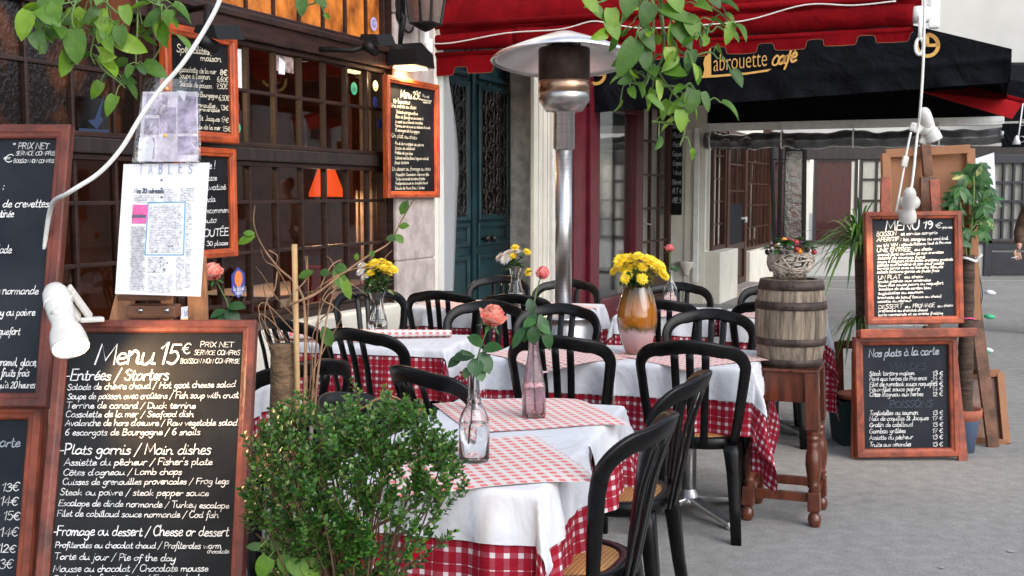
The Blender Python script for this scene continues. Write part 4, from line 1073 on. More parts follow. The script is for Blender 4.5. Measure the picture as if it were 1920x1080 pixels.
# lantern above it
ln = fthing('wall_lantern', 'black four-sided iron lantern high on the stone pillar', 'lantern')
cu, cz = F(798, 35, .30)
m = M(); c = Vector((cu, -.30, cz)); a, b, h = .085, .14, .42
for (sx, sy) in ((-1, -1), (1, -1), (1, 1), (-1, 1)): m.bar(c + Vector((sx * a, sy * a, -.04)), c + Vector((sx * b, sy * b, h)), .018, .018)
for (r, z) in ((a, -.04), (b, h)):
    for i in range(4):
        s = [(-1, -1), (1, -1), (1, 1), (-1, 1)]; p_, q = s[i], s[(i + 1) % 4]; m.bar(c + Vector((p_[0] * r, p_[1] * r, z)), c + Vector((q[0] * r, q[1] * r, z)), .016, .016)
m.lathe([(.001, -.1), (.03, -.09), (.1, -.05), (.1, -.04), (.001, -.04)], c, 12); m.lathe([(.16, h), (.05, h + .12), (.001, h + .18)], c, 4)
m.tube([(cu, -.10, cz + .75), (cu, -.3, cz + .75), (cu, -.3, cz + h + .15)], .014, 8); m.build('cage', K['black_metal'], ln)
m = M()
for i in range(4):
    s = [(-1, -1), (1, -1), (1, 1), (-1, 1)]; p_, q = s[i], s[(i + 1) % 4]
    m.add([c + Vector((p_[0] * a, p_[1] * a, -.03)), c + Vector((q[0] * a, q[1] * a, -.03)), c + Vector((q[0] * b, q[1] * b, h)), c + Vector((p_[0] * b, p_[1] * b, h))], [[0, 1, 2, 3]])
m.build('pane', K['pane_dark'], ln)
pts = [wpt(*[FU(px, .14, py), .14, FZ(px, py, .14)]) for px, py in ((742, -5), (744, 20), (752, 45), (764, 60), (772, 58), (775, 50))]
cable('black_wire', 'black looped wire hanging on the stone pillar beside the lantern', pts, .008, 'black_metal')
m = M(); u_, z_ = F(793, 60, .14); m.fbox(u_ - .04, u_ + .04, .125, .18, z_ - .1, z_ + .06, .012); u_, z_ = F(796, 84, .14); m.fbox(u_ - .05, u_ + .05, .125, .19, z_ - .06, z_ + .05, .01)
tag(m.build('junction_box', K['cream_trim']), 'small white junction boxes between the lantern and the lamp hood', 'junction box')
bpy.data.objects['junction_box'].location = FO; bpy.data.objects['junction_box'].rotation_euler = (0, 0, FROT)
# flood lamps reaching out from the transom beam
def flood(px, py, nn, armpx, label, yawl=0):
    t = fthing('flood_lamp', label, 'lamp', 'flood lamps on the transom beam'); u_, z_ = F(px, py, nn); m = M()
    m.add([Vector(v) for v in ((u_ - .12, -nn - .09, z_ - .06), (u_ + .12, -nn - .09, z_ - .03), (u_ + .13, -nn + .08, z_ + .01), (u_ - .10, -nn + .08, z_ - .01), (u_ - .10, -nn - .05, z_ + .02), (u_ + .12, -nn - .05, z_ + .05), (u_ + .12, -nn + .07, z_ + .05), (u_ - .09, -nn + .07, z_ + .03))],
          [[0, 1, 2, 3], [4, 7, 6, 5], [0, 4, 5, 1], [1, 5, 6, 2], [2, 6, 7, 3], [3, 7, 4, 0]]); m.build('housing', K['grey_metal'], t)
    ua, za = F(armpx[0], armpx[1], .09); m = M(); m.tube([(ua, -.09, za), ((ua + u_) / 2, -nn * .7, za), (u_ - .1, -nn, z_ - .06)], .018, 8)
    m.tube([(u_ - .16, -nn - .01, z_ - .06), (u_ - .05, -nn - .02, z_ - .09)], .035, 10); m.build('arm', K['black_metal'], t)
    return t
flood(706, 74, .36, (600, 92), 'dark flat flood lamp on an arm in front of the beam near the stone pillar')
flood(408, 60, .42, (350, 20), 'dark flood lamp above the orange framed specialities board')

# lamp and furniture seen through the glass
pl = thing('pendant_lamp', 'lit orange cone lampshade hanging inside the restaurant window', 'lamp', (0, 0, 0))
cpl = wpt(FU(612, -.45, 340), -.45, 0); zt_, zb2 = FZ(612, 303, -.45), FZ(612, 369, -.45)
m = M(); m.lathe([(.045, zt_), (.135, zb2 + .03), (.135, zb2), (.13, zb2), (.04, zt_ - .01)], (cpl.x, cpl.y, 0), 28); m.build('lamp_shade', K['lamp_orange'], pl)
m = M(); m.tube([(cpl.x, cpl.y, zt_ - .02), (cpl.x, cpl.y, 3.3)], .006, 6); m.build('cord', K['black_metal'], pl)
m = M(); bm_ = bmesh.new(); bmesh.ops.create_uvsphere(bm_, u_segments=12, v_segments=8, radius=.035); m.bm(bm_, Matrix.Translation((cpl.x, cpl.y, zb2 + .08)), True); m.build('bulb', K['bulb'], pl)
lamp_light('pendant_light', (cpl.x, cpl.y, zb2 - .02), 8)
wl = thing('globe_lamp', 'small lit globe lamp glowing inside the dark left bay of the restaurant', 'lamp', (0, 0, 0))
cw_ = wpt(FU(12, -.9, 115), -.9, FZ(12, 115, -.9))
m = M(); bm_ = bmesh.new(); bmesh.ops.create_uvsphere(bm_, u_segments=14, v_segments=10, radius=.035); m.bm(bm_, Matrix.Translation(cw_), True); m.build('globe', K['bulb_soft'], wl)
m = M(); m.tube([cw_ + Vector((0, 0, .03)), (cw_.x, cw_.y, 3.3)], .006, 6); m.build('cord', K['black_metal'], wl)
lamp_light('globe_light', cw_ + Vector((.0, 0, -.10)), 20)
ppx = fthing('portrait_poster', 'black portrait silhouette poster inside the window beside the stone pillar', 'poster')
a0, z0 = FP(664, 458, uR - .022); 
uu = FU(690, -.5, 420)
m = M(); u0_, zz0 = F(672, 455, -.35); u1_, zz1 = F(716, 380, -.35); m.fbox(u0_, u1_ + .1, -.37, -.35, zz0 - .02, zz1 + .1); m.build('sheet', K['portrait_bg'], ppx)
m = M(); hu = (u0_ + u1_) / 2 + .02; s = (zz1 - zz0)
m.prism([(math.cos(t) * .30 * s + .02, .62 * s + math.sin(t) * .38 * s) for t in [2 * math.pi * k / 20 for k in range(20)]], lambda a, b, t: Vector((hu + a, .345 - t, zz0 + b)), 0, .004)
m.prism([(-.5 * s, 0), (.5 * s, 0), (.42 * s, .22 * s), (.12 * s, .35 * s), (-.12 * s, .35 * s), (-.42 * s, .22 * s)], lambda a, b, t: Vector((hu + a, .344 - t, zz0 + b)), 0, .004)
m.prism([(-.3 * s, .5 * s), (-.4 * s, .45 * s), (-.28 * s, .4 * s)], lambda a, b, t: Vector((hu + a, .3435 - t, zz0 + b)), 0, .004)
m.build('silhouette', K['portrait'], ppx)
# indoor table glimpsed low through the panes
it = fthing('indoor_table', 'indoor restaurant table with a red checked cloth behind the lower panes', 'table')
ui, zi = F(560, 540, -.9); m = M(); m.fbox(ui - .8, ui + .9, -1.35, -.55, zi - .02, zi, .004); m.build('tabletop', K['brown_wood'], it)
m = M(); m.fbox(ui - .82, ui + .92, -1.37, -.53, zi + .002, zi + .006); m.fbox(ui - .82, ui + .92, -.528, -.524, zi - .25, zi + .005); o = m.build('cloth', K['cloth_white'], it)
m = M(); m.fbox(ui - .05, ui + .05, -1, -.9, .06, zi - .02); m.build('leg', K['black_metal'], it)
for i, (u_, lab) in enumerate(((ui - .55, 'red upholstered indoor chair seen through the lower left panes'), (ui + .45, 'red upholstered indoor chair seen through the lower right panes'))):
    t = fthing('indoor_chair', lab, 'chair', 'indoor chairs'); m = M(); m.fbox(u_ - .2, u_ + .2, -.5, -.12, .4, .46, .02); m.build('seat', K['red_canvas'], t)
    m = M(); m.fbox(u_ - .2, u_ - .15, -.48, -.14, .46, .98, .02); m.build('backrest', K['red_canvas'], t)
    m = M()
    for a in (-.18, .18):
        for b in (-.46, -.16): m.fbox(u_ + a - .015, u_ + a + .015, b - .015, b + .015, .06, .4)
    m.build('legs', K['brown_wood'], t)

# =================================================================== STICKERS ON THE GLASS
def sticker(name, label, px, py, rpx, matn, kind='disc', text=None):
    u_, z_ = F(px, py, .03); r = F(px + rpx, py, .03)[0] - u_; r2 = F(px, py - rpx, .03)[1] - z_
    t = fthing(name, label, 'sticker'); m = M()
    pg = [(math.cos(a) * r2 * .95, math.sin(a) * r2) for a in [2 * math.pi * k / 22 for k in range(22)]]
    m.prism(pg, lambda a, b, t_: Vector((u_ + a, -.028 - t_, z_ + b)), 0, .002); m.build('backing', K[matn], t)
    if text:
        m = M(); write(m, text, u_ - r2 * .4, z_ - r2 * .4, r2 * .8, r2 * .5, r2 * .14, lambda a, b: Vector((a, -.0315, z_ + (b - z_))), 0); m.build('letter', K['ink_dark'], t)
    return t
sticker('window_sticker', 'round lilac sticker with a letter G high on the glass near the pillar', 701, 45, 13, 'sticker_lilac', text='G')
sticker('window_sticker', 'round green sticker on the middle panes', 664, 166, 12, 'sticker_green', text='m')
sticker('window_sticker', 'round pale yellow sticker on the last middle pane beside the wall menu', 704, 161, 10, 'sticker_yellow')
sticker('window_sticker', 'upper round blue sticker beside the wall menu', 704, 191, 10, 'sticker_blue', text='q')
sticker('window_sticker', 'lower round blue sticker beside the wall menu', 712, 232, 10, 'sticker_blue', text='c')
sticker('window_sticker', 'small blue sticker at the right edge of the specialities board', 444, 200, 10, 'sky_blue')
sticker('window_sticker', 'small green sticker at the lower right edge of the specialities board', 445, 240, 11, 'sticker_green', text='m')
t = fthing('hexagon_sticker', 'blue six-sided meal voucher sticker on a lower pane', 'sticker')
u_, z_ = F(447, 530, .03); hh = (FZ(447, 502, .03) - FZ(447, 561, .03)) / 2; ww = hh * .68
m = M(); m.prism([(0, -hh), (ww, -hh * .55), (ww, hh * .55), (0, hh), (-ww, hh * .55), (-ww, -hh * .55)], lambda a, b, q: Vector((u_ + a, -.028 - q, z_ + b)), 0, .002); m.build('backing', K['sticker_blue'], t)
m = M(); m.prism([(math.cos(a) * ww * .6, hh * .25 + math.sin(a) * hh * .52) for a in [2 * math.pi * k / 20 for k in range(20)]], lambda a, b, q: Vector((u_ + a, -.031 - q, z_ + b)), 0, .001); m.build('oval', K['sticker_orange'], t)
m = M(); write(m, "le ticket", u_ - ww * .8, z_ - hh * .5, ww * 1.6, hh * .16, hh * .05, lambda a, b: Vector((a, -.0325, b)), .05); write(m, "repas", u_ - ww * .55, z_ - hh * .74, ww * 1.1, hh * .16, hh * .05, lambda a, b: Vector((a, -.0325, b)), .05)
m.build('lettering', K['paper'], t)
t = fthing('card_sticker', 'small white and yellow VISA card sticker low behind the paper easel', 'sticker')
u_, z_ = F(354, 590, .03); m = M(); m.fbox(u_ - .07, u_ + .08, .028, .03, z_ - .05, z_ + .05); m.build('backing', K['paper'], t)
m = M(); m.fbox(u_ - .07, u_ + .08, .0305, .032, z_ - .05, z_ - .02); m.build('band', K['gold'], t)
m = M(); write(m, "VISA", u_ - .05, z_ - .005, .1, .018, .006, lambda a, b: Vector((a, -.0322, b)), .2); m.build('lettering', K['sticker_blue'], t)
t = fthing('window_notice', 'white notice with a blue bird shape and blue band on an amber left pane', 'notice')
u_, z_ = F(180, 235, .03); m = M(); m.fbox(u_ - .13, u_ + .10, .028, .03, z_ - .13, z_ + .14); m.build('sheet', K['pane_dark'], t)
m = M(); m.fbox(u_ - .12, u_ + .09, .031, .032, z_ - .12, z_ - .02); m.prism([(-.06, .02), (-.01, .03), (.06, .16), (.03, .05), (.05, .03), (.0, -.02)], lambda a, b, q: Vector((u_ + a, -.031 - q, z_ + b)), 0, .002); m.build('print', K['sky_blue'], t)
t = fthing('small_photo', 'small street photograph stuck behind a middle pane', 'photo')
u_, z_ = F(518, 98, .03); u2, z2 = F(559, 150, .03); m = M(); m.fbox(u_ + .02, u2 - .02, .006, .009, z2 + .04, z_ - .01); m.build('print', K['photo_print'], t)
m = M(); m.prism([(.05, -.13), (.12, -.13), (.13, -.05), (.06, -.02)], lambda a, b, q: Vector((u_ + a, -.0095 - q, z_ + b)), 0, .001); m.build('sky', K['paper'], t)
t = fthing('menu_sheet', 'white printed menu sheet behind the pane right of the specialities board', 'notice')
u_, z_ = F(437, 82, .03); u2, z2 = F(463, 170, .03); m = M(); m.fbox(u_ - .05, u2 - .02, .006, .009, z2, z_ - .02); m.build('sheet', K['paper'], t)
m = M()
for k in range(9): m.fbox(u_ - .01, u2 - .06, .0095, .0105, z_ - .08 - k * .045, z_ - .07 - k * .045)
m.build('print', K['ink_grey'], t)
# clear curtain hanging by the pilaster
t = fthing('plastic_curtain', 'hanging clear plastic curtain edge bowed over the pale pilaster beside the green door', 'curtain')
m = M(); vs = []; fs = []; NZ = 24
for j in range(NZ + 1):
    s = j / NZ; py = 140 + (545 - 140) * s; pr = 838 + 26 * math.sin(min(1, s * 1.6 + .12) * math.pi * .6) - 8 * max(0, s - .5) * 2
    ua_, za_ = F(826, py, .10); ub_, zb_ = F(pr, py, .16)
    um = (ua_ + ub_) / 2
    for q in ((ua_, -.09, za_), (um, -.16, (za_ + zb_) / 2), (ub_, -.14, zb_), (ub_ + .01, -.11, zb_)): vs.append(Vector(q))
for j in range(NZ):
    for i in range(3): fs.append([j * 4 + i, j * 4 + i + 1, (j + 1) * 4 + i + 1, (j + 1) * 4 + i])
m.add(vs, fs, True); m.build('sheet', K['milky_vinyl'], t)

# =================================================================== CHALKBOARDS IN FRONT (left)
def spot_lamp(name, label, P, aim, s=1.0, group=None, band=True):
    """clip lamp with bell head: P = front rim centre, aim = direction of the light"""
    t = thing(name, label, 'lamp', P, 0, group); q = Vector(aim).to_track_quat('Z', 'Y').to_matrix().to_4x4()
    pr = [(.031, 0), (.0335, .004), (.034, -.002), (.0325, -.02), (.029, -.036), (.0235, -.048), (.022, -.058), (.0235, -.07), (.025, -.09), (.0255, -.112), (.0235, -.128), (.017, -.140), (.006, -.146), (.0005, -.147)]
    m = M(); m.lathe([(r * s, z * s) for r, z in pr], (0, 0, 0), 28); m.lathe([(r * s, z * s) for r, z in ((.031, 0), (.029, -.018), (.024, -.03))], (0, 0, 0), 28)
    m.v = [q @ v for v in m.v]; m.build('head', K['white_plastic'], t)
    if band:
        m = M(); m.lathe([(.0262 * s, -.098 * s), (.0268 * s, -.101 * s), (.0262 * s, -.104 * s)], (0, 0, 0), 24); m.v = [q @ v for v in m.v]; m.build('band', K['cream_trim'], t)
    m = M(); m.lathe([(r * s, z * s) for r, z in ((.0005, -.006), (.02, -.008), (.027, -.014), (.02, -.024))], (0, 0, 0), 20); m.v = [q @ v for v in m.v]; m.build('bulb', K['bulb'], t)
    return t, q
# --- front board, "Menu 15"
bA = Board(at(300, 605, 2.75), 0, 17)
bA.thing('menu_board', 'large red brown framed chalkboard headed Menu 15, lit from its top left corner', 'chalkboard')
x0 = bA.loc(69, 1080)[0]; x1 = (bA.loc(483, 605)[0] + bA.loc(457, 1080)[0]) / 2; z1 = bA.loc(300, 601)[1]; z0 = z1 - .98
bA.sign(x0, x1, z0, z1, .031, K['frame_red'], K['slate'], .014)
S4 = 500 / 1019.
def L4(t, xa, y, xb, h, y2=None):
    r = (t, xa * S4, 550 + y * S4, xb * S4, h * S4)
    return r + ((550 + y2 * S4,) if y2 else ())
rows = [L4("Menu", 360, 272, 590, 46), L4("15", 605, 272, 680, 44), L4("€", 695, 232, 728, 21),
        L4("PRIX NET", 765, 206, 893, 11, 206), L4("SERVICE COMPRIS", 742, 236, 918, 9.5, 236), L4("BOISSON NON COMPRISE", 690, 268, 916, 9.5, 268),
        L4("-Entrées / Starters", 250, 332, 645, 23, 332),
        L4("Salade de chèvre chaud / Hot goat cheese salad", 258, 370, 900, 13, 358), L4("Soupe de poisson avec croûtons / Fish soup with crust", 258, 405, 912, 13, 400),
        L4("Terrine de canard / Duck terrine", 254, 440, 748, 13, 440), L4("Cassolette de la mer / Seafood dish", 252, 474, 740, 13, 472),
        L4("Avalanche de hors d'oeuvre / Raw vegetable salad", 250, 507, 906, 13, 505), L4("6 escargots de Bourgogne / 6 snails", 248, 543, 766, 13, 541),
        L4("-Plats garnis / Main dishes", 228, 615, 806, 21, 615), L4("Assiette du pêcheur / Fisher's plate", 246, 658, 812, 14, 655),
        L4("Côtes d'agneau / Lamb chops", 242, 696, 696, 13, 692), L4("Cuisses de grenouilles provencales / Frog legs", 240, 732, 876, 13, 728),
        L4("Steak au poivre / steak pepper sauce", 230, 771, 798, 13, 774), L4("Escalope de dinde normande / Turkey escalope", 224, 812, 876, 13, 822),
        L4("Filet de cabillaud sauce normande / Cod fish", 219, 852, 836, 13, 858),
        L4("-Fromage ou dessert / Cheese or dessert", 203, 925, 874, 20, 928), L4("Profiteroles au chocolat chaud / Profiteroles warm", 211, 972, 846, 13, 976), L4("chocolate", 792, 993, 876, 9, 993),
        L4("Tarte du jour / Pie of the day", 208, 1016, 672, 14, 1024), L4("Mousse au chocolat / Chocolate mousse", 204, 1064, 796, 14, 1062), L4("Salade de fruits frais / Fruit salad", 204, 1102, 760, 14, 1100)]
bA.lines(rows, K['chalk'], th=.0058)
# easel behind it, carrying the two papers
Ye = 2.92
ea = thing('wooden_easel', 'pale wooden easel with a brown tray standing behind the front menu board', 'easel', at(300, 900, Ye))
m = M()
def pbar(m, pa, ya, pb, yb, w_, d_): m.bar(at(pa[0], pa[1], ya), at(pb[0], pb[1], yb), w_, d_, up=(0, 1, 0))
o0 = at(300, 900, Ye)
def epart(name, mt, f):
    m = M(off=o0); f(m); return m.build(name, K[mt], ea)
epart('leg', 'oak', lambda m: pbar(m, (222, 610), Ye, (258, 470), Ye + .05, .05, .02))
epart('leg', 'oak', lambda m: pbar(m, (394, 1250), Ye - .15, (368, 480), Ye + .05, .05, .02))
epart('leg', 'oak', lambda m: pbar(m, (215, 1250), Ye - .15, (222, 612), Ye, .05, .02))
epart('mast', 'oak', lambda m: pbar(m, (312, 640), Ye + .02, (318, 310), Ye + .06, .03, .016))
epart('tray', 'tray_wood', lambda m: (m.bar(at(226, 557, Ye - .05), at(318, 557, Ye - .05), .05, .014, up=(0, 0, 1)), m.bar(at(243, 583, Ye - .03), at(335, 583, Ye - .03), .034, .056, up=(0, 1, 0), bev=.006)))
def bolts(m):
    for px in (264, 313):
        b = bmesh.new(); bmesh.ops.create_uvsphere(b, u_segments=12, v_segments=8, radius=.0075); m.bm(b, Matrix.Translation(at(px, 582, Ye - .058)), True)
epart('bolt', 'steel_dim', bolts)
# newspaper page
bP = Board(at(305, 430, 2.83), 0, 9, 0)
bP.thing('newspaper_page', 'white laminated newspaper page headed TABLES pinned on the easel', 'paper')
def bq(m, b, pts, y0, y1):
    q = [b.loc(*p) for p in pts]; m.prism(q[::-1], lambda a, c, t: Vector((a, t, c)), y0, y1)
m = M(); q = [bP.loc(*p) for p in ((232, 308), (393, 305), (385, 420), (376, 556), (216, 551), (224, 430))]; 
m.prism(q[::-1], lambda a, c, t: Vector((a, t, c)), -.001, .002); m.build('sheet', K['paper'], bP.root)
bP.lines([("T", 261, 327, 268, 10), ("A", 279, 327, 287, 10), ("B", 298, 326, 305, 10), ("L", 316, 326, 323, 10), ("E", 335, 325, 342, 10), ("S", 353, 325, 361, 10)], K['ink_grey'], 'title', .004, y=-.003, slant=0)
bP.lines([("Nos 20 adresses", 252, 362, 308, 5, 362, .0024)], K['ink_dark'], 'heading', .0018, y=-.003, slant=0)
m = M(); rn = random.Random(9)
def col_text(xa, xb, ya, yb, step=3.1):
    y = ya
    while y < yb:
        sk = (y - 308) * -.022; e = xb - (rn.uniform(0, 8) if rn.random() < .25 else 0)
        bq(m, bP, ((xa + sk, y), (e + sk, y), (e + sk, y + 1.1), (xa + sk, y + 1.1)), -.0032, -.0022); y += step
for a in ((254, 300, 366, 379), (309, 335, 354, 378), (340, 366, 353, 376), (283, 345, 385, 472), (352, 363, 380, 540), (248, 278, 425, 545), (282, 315, 482, 512), (335, 350, 482, 545), (283, 330, 516, 548), (250, 275, 425, 540)): col_text(*a)
m.build('print', K['newsprint'], bP.root)
m = M(); q = [(279, 380), (348, 379), (345, 478), (273, 478)]
for i in range(4):
    a, b = bP.loc(*q[i]), bP.loc(*q[(i + 1) % 4]); ribbon(m, [a, b], .0028, lambda p, r: Vector((p, -.0036, r)))
m.build('pen_frame', K['ink_blue'], bP.root)
m = M(); bq(m, bP, ((250, 384), (277, 384), (275, 419), (248, 419)), -.0034, -.0022); m.build('photo', K['ink_magenta'], bP.root)
m = M(); bq(m, bP, ((249, 403), (275, 403), (274, 409), (248, 409)), -.0038, -.0035); m.build('photo_band', K['ink_dark'], bP.root)
m = M()
for i in range(26):
    px, py, r = rn.gauss(303, 10), rn.gauss(492, 10), rn.uniform(.3, 2.0)
    if i < 3: px, py, r = (304, 338 + i * 16, 2.4)
    bq(m, bP, [(px + r * math.cos(t), py + r * .8 * math.sin(t)) for t in [-2 * math.pi * k / 7 for k in range(7)]], -.0042, -.0037)
m.build('stain', K['ink_dark'], bP.root)
# plastic sleeve with lilac leaflets
bS = Board(at(315, 225, 2.86), 0, 9, 0)
bS.thing('leaflet_sleeve', 'clear plastic sleeve of faded lilac leaflets pinned above the newspaper page', 'leaflet')
m = M(); bq(m, bS, ((268, 172), (370, 172), (372, 303), (260, 303)), -.001, .001); m.build('leaflet', K['ink_lilac'], bS.root)
m = M()
for q in (((276, 176), (316, 178), (312, 215), (272, 215)), ((272, 222), (298, 222), (298, 252), (270, 252)), ((300, 200), (330, 202), (330, 250), (300, 250)), ((334, 180), (368, 180), (370, 250), (334, 250)), ((334, 256), (370, 256), (372, 290), (334, 290)), ((262, 262), (290, 258), (290, 298), (262, 298))):
    bq(m, bS, q, -.002, -.0012)
m.build('picture', K['ink_purple'], bS.root)
m = M()
for q in (((262, 258), (284, 256), (290, 270), (285, 302), (258, 302)), ((332, 170), (352, 172), (346, 192))): bq(m, bS, q, -.003, -.0022)
m.build('pale_patch', K['paper'], bS.root)
m = M(); NX, NZ = 12, 12; vs = []; rn2 = random.Random(4)
for j in range(NZ + 1):
    for i in range(NX + 1):
        s, t = i / NX, j / NZ; px = (274 + (380 - 274) * s) * (1 - t) + (250 + (378 - 250) * s) * t; py = 148 + (306 - 148) * t + (2 if i % 2 else -1) * (1 - t)
        a, c = bS.loc(px, py); vs.append(Vector((a, -.008 - .006 * math.sin(s * 7 + t * 3) - rn2.uniform(0, .004), c)))
m.add(vs, [[j * (NX + 1) + i, j * (NX + 1) + i + 1, (j + 1) * (NX + 1) + i + 1, (j + 1) * (NX + 1) + i] for j in range(NZ) for i in range(NX)], True); m.build('sleeve', K['sleeve'], bS.root)
m = M()
for p in ((317, 170), (313, 257)):
    a, c = bS.loc(*p); b = bmesh.new(); bmesh.ops.create_uvsphere(b, u_segments=10, v_segments=6, radius=.005); m.bm(b, Matrix.Translation((a, -.018, c)), True)
m.build('pin', K['gold'], bS.root)

# --- tall board at the very left, and the orange one below it
bB = Board(at(60, 500, 2.95), 0, 16)
bB.thing('menu_board', 'red brown framed chalkboard cut by the left edge, with PRIX NET in its top corner', 'chalkboard')
x1 = bB.loc(137, 240)[0] * .5 + bB.loc(92, 760)[0] * .5; z1 = bB.loc(70, 236)[1]; z0 = bB.loc(45, 765)[1]; x0 = x1 - .50
bB.sign(x0, x1, z0, z1, .038, K['frame_red'], K['slate_blue'], .016)
rows = [("* PRIX NET", 24, 280, 92, 6), ("€", 6, 305, 24, 8.5), ("SERVICE COMPRIS", 30, 292, 104, 4.2), ("BOISSON NON COMPRISE", 26, 306, 106, 3.8),
        ("Cocktail de crevettes", -60, 389, 92, 8), ("Mesclun à la sarladaise tatinée", -140, 408, 26, 8), (":", 4, 357, 11, 9), ("Bouillabaisse de Nice et salade", -170, 475, 22, 8),
        ("Escalope de dinde normande", -120, 552, 72, 8), ("Pavé de boeuf curry ou poivre", -110, 592, 66, 8), ("Entrecôte au roquefort", -90, 628, 38, 8),
        ("Crème caramel, glace,", -50, 686, 70, 8), ("Salade de fruits frais", -50, 706, 55, 8), ("* servi jusqu'à 20 heures", -50, 728, 66, 7)]
bB.lines(rows, K['chalk'], th=.0036)
bC = Board(at(45, 900, 2.85), 0, 15)
bC.thing('menu_board', 'orange framed chalkboard low at the left edge with a column of euro prices', 'chalkboard')
x1 = bC.loc(89, 758)[0] * .5 + bC.loc(63, 1078)[0] * .5; z1 = bC.loc(70, 757)[1]; x0 = x1 - .46; z0 = z1 - .66
bC.sign(x0, x1, z0, z1, .042, K['frame_orange2'], K['slate_blue'], .022)
rows = [("Nos plats à la carte", -150, 838, 38, 10)]
bC.lines(rows, K['chalk_dim'], 'heading', th=.003)
rows = [("13€", 3, 921, 36, 9), ("14€", 0, 948, 34, 9), ("et 15€", -18, 975, 38, 9), ("14€", 0, 1006, 34, 9), ("12€", -2, 1036, 30, 9), ("13€", -8, 1066, 24, 9),
        ("Steak tartare maison", -190, 921, -20, 8), ("Pavé aux herbes de Provence", -190, 948, -20, 8)]
bC.lines(rows, K['chalk'], th=.0034)
# --- the clip lamp on the front board
lp, lq = spot_lamp('clip_lamp', 'scuffed white lit clip lamp clamped on the corner of the front menu board', at(132, 650, 2.56), (.42, -.55, -.75), 1.25)
aimp = at(134, 652, 2.56)
m = M(off=aimp); jb = at(118, 588, 2.60)
b = bmesh.new(); bmesh.ops.create_uvsphere(b, u_segments=16, v_segments=10, radius=.021); m.bm(b, Matrix.Translation(jb), True)
m.tube([at(104, 592, 2.58), at(134, 580, 2.63)], .012, 10); m.build('joint', K['white_plastic'], lp)
m = M(off=aimp); m.bar(at(112, 548, 2.66), at(150, 600, 2.70), .012, .034, up=(0, 1, 0), bev=.004); m.bar(at(130, 540, 2.68), at(172, 598, 2.72), .010, .030, up=(0, 1, 0), bev=.004)
m.bar(at(128, 566, 2.67), at(140, 552, 2.69), .012, .02, up=(0, 1, 0)); m.bar(at(150, 602, 2.70), at(196, 600, 2.73), .012, .030, up=(0, 1, 0), bev=.004); m.build('clip', K['white_plastic'], lp)
lamp_light('clip_lamp_light', aimp + Vector((.50, -.24, -.80)).normalized() * .012, 8.0, (1, .62, .30), .02, 120, aimp + Vector((.62, .30, -.22)))
pts = [at(x, y, Y) for x, y, Y in ((416, -20, 2.75), (408, 10, 2.75), (380, 62, 2.76), (340, 122, 2.76), (300, 168, 2.76), (262, 222, 2.76), (228, 278, 2.76), (185, 325, 2.76), (128, 362, 2.76), (95, 390, 2.92), (80, 500, 2.98))]
cable('lamp_cable', 'thick white cable sweeping down in front of the plastic sleeve to the left menu board', pts, .0062)

# =================================================================== BOARDS ON THE RESTAURANT WALL
def wallboard(name, label, P, rows, edges, fw, mats, n=.13, th=.006, chalk='chalk_cream', tilt=0):
    """edges: left px, right px at mid height, y of top and bottom at mid width"""
    u_, z_ = F(P[0], P[1], n); b = Board(wpt(u_, n, z_), math.degrees(FROT) + tilt, 0)
    b.thing(name, label, 'chalkboard')
    x0, x1 = b.loc(edges[0], P[1])[0], b.loc(edges[1], P[1])[0]; z1 = b.loc(P[0], edges[2])[1]; z0 = b.loc(P[0], edges[3])[1]
    b.sign(x0, x1, z0, z1, fw, K[mats[0]], K[mats[1]], .03)
    b.lines(rows, K[chalk], th=th, y=-.006, floor=.0036)
    return b
c2_ = lambda x, y: (400 + x / 3, y / 3)
rows = [("Spécialités", 329, 97, 391, 8, 102), ("maison", 374, 113, 413, 6.5, 116), ("Cassolette de la mer", 333, 134, 404, 5.5, 139), ("8€", 410, 140, 424, 6, 141),
        ("Soupe à l'oignon", 334, 146, 392, 5.5, 149), ("6,60€", 405, 153, 426, 5.5, 154), ("Salade de poisson", 335, 161, 396, 5.5, 166), ("7,50€", 404, 166, 425, 5.5, 167),
        ("6 escargots Bourgogne", 336, 178, 406, 5, 184), ("6,50€", 408, 188, 428, 5.5, 189), ("Cuisses grenouilles", 336, 198, 402, 5, 203), ("13€", 411, 206, 427, 5.5, 207), ("à la provencale", 352, 207, 410, 4, 210),
        ("Coquilles St. Jacques", 337, 223, 410, 5, 228), ("17€", 412, 229, 427, 5.5, 230), ("Choucroute de la mer", 337, 240, 412, 5, 244), ("15€", 415, 246, 431, 5.5, 247)]
wallboard('wall_menu', 'orange framed specialities chalkboard on the window behind the easel papers', (372, 160), rows, (305, 440, 55, 266), .06, ('frame_orange', 'slate'), n=.16, th=.008)
rows = [("Bienvenue !", 345, 318, 402, 8, 316), ("Menu terrasse", 345, 340, 405, 6, 338), ("Salle privatisé", 342, 358, 422, 6, 355), ("ou véranda", 345, 380, 402, 6, 378), ("On vous recommen", 340, 402, 427, 6, 398), ("menu auto", 345, 420, 404, 6, 417),
        ("LA VOUTÉE", 345, 446, 427, 8, 441), ("dès 20 - 30 places", 345, 463, 426, 5, 459)]
wallboard('wall_menu', 'orange framed chalkboard ending in VOUTÉE 30 places, under the specialities board', (395, 380), rows, (330, 438, 277, 484), .05, ('frame_orange', 'slate'), n=.16, th=.007, chalk='chalk')
def c7(x, y): return (700 + x * 140 / 605., 140 + y * 250 / 1080.)
def R7(t, xa, y, xb, h, y2): a = c7(xa, y); b = c7(xb, y2); return (t, a[0], a[1], b[0], h * .2315, b[1])
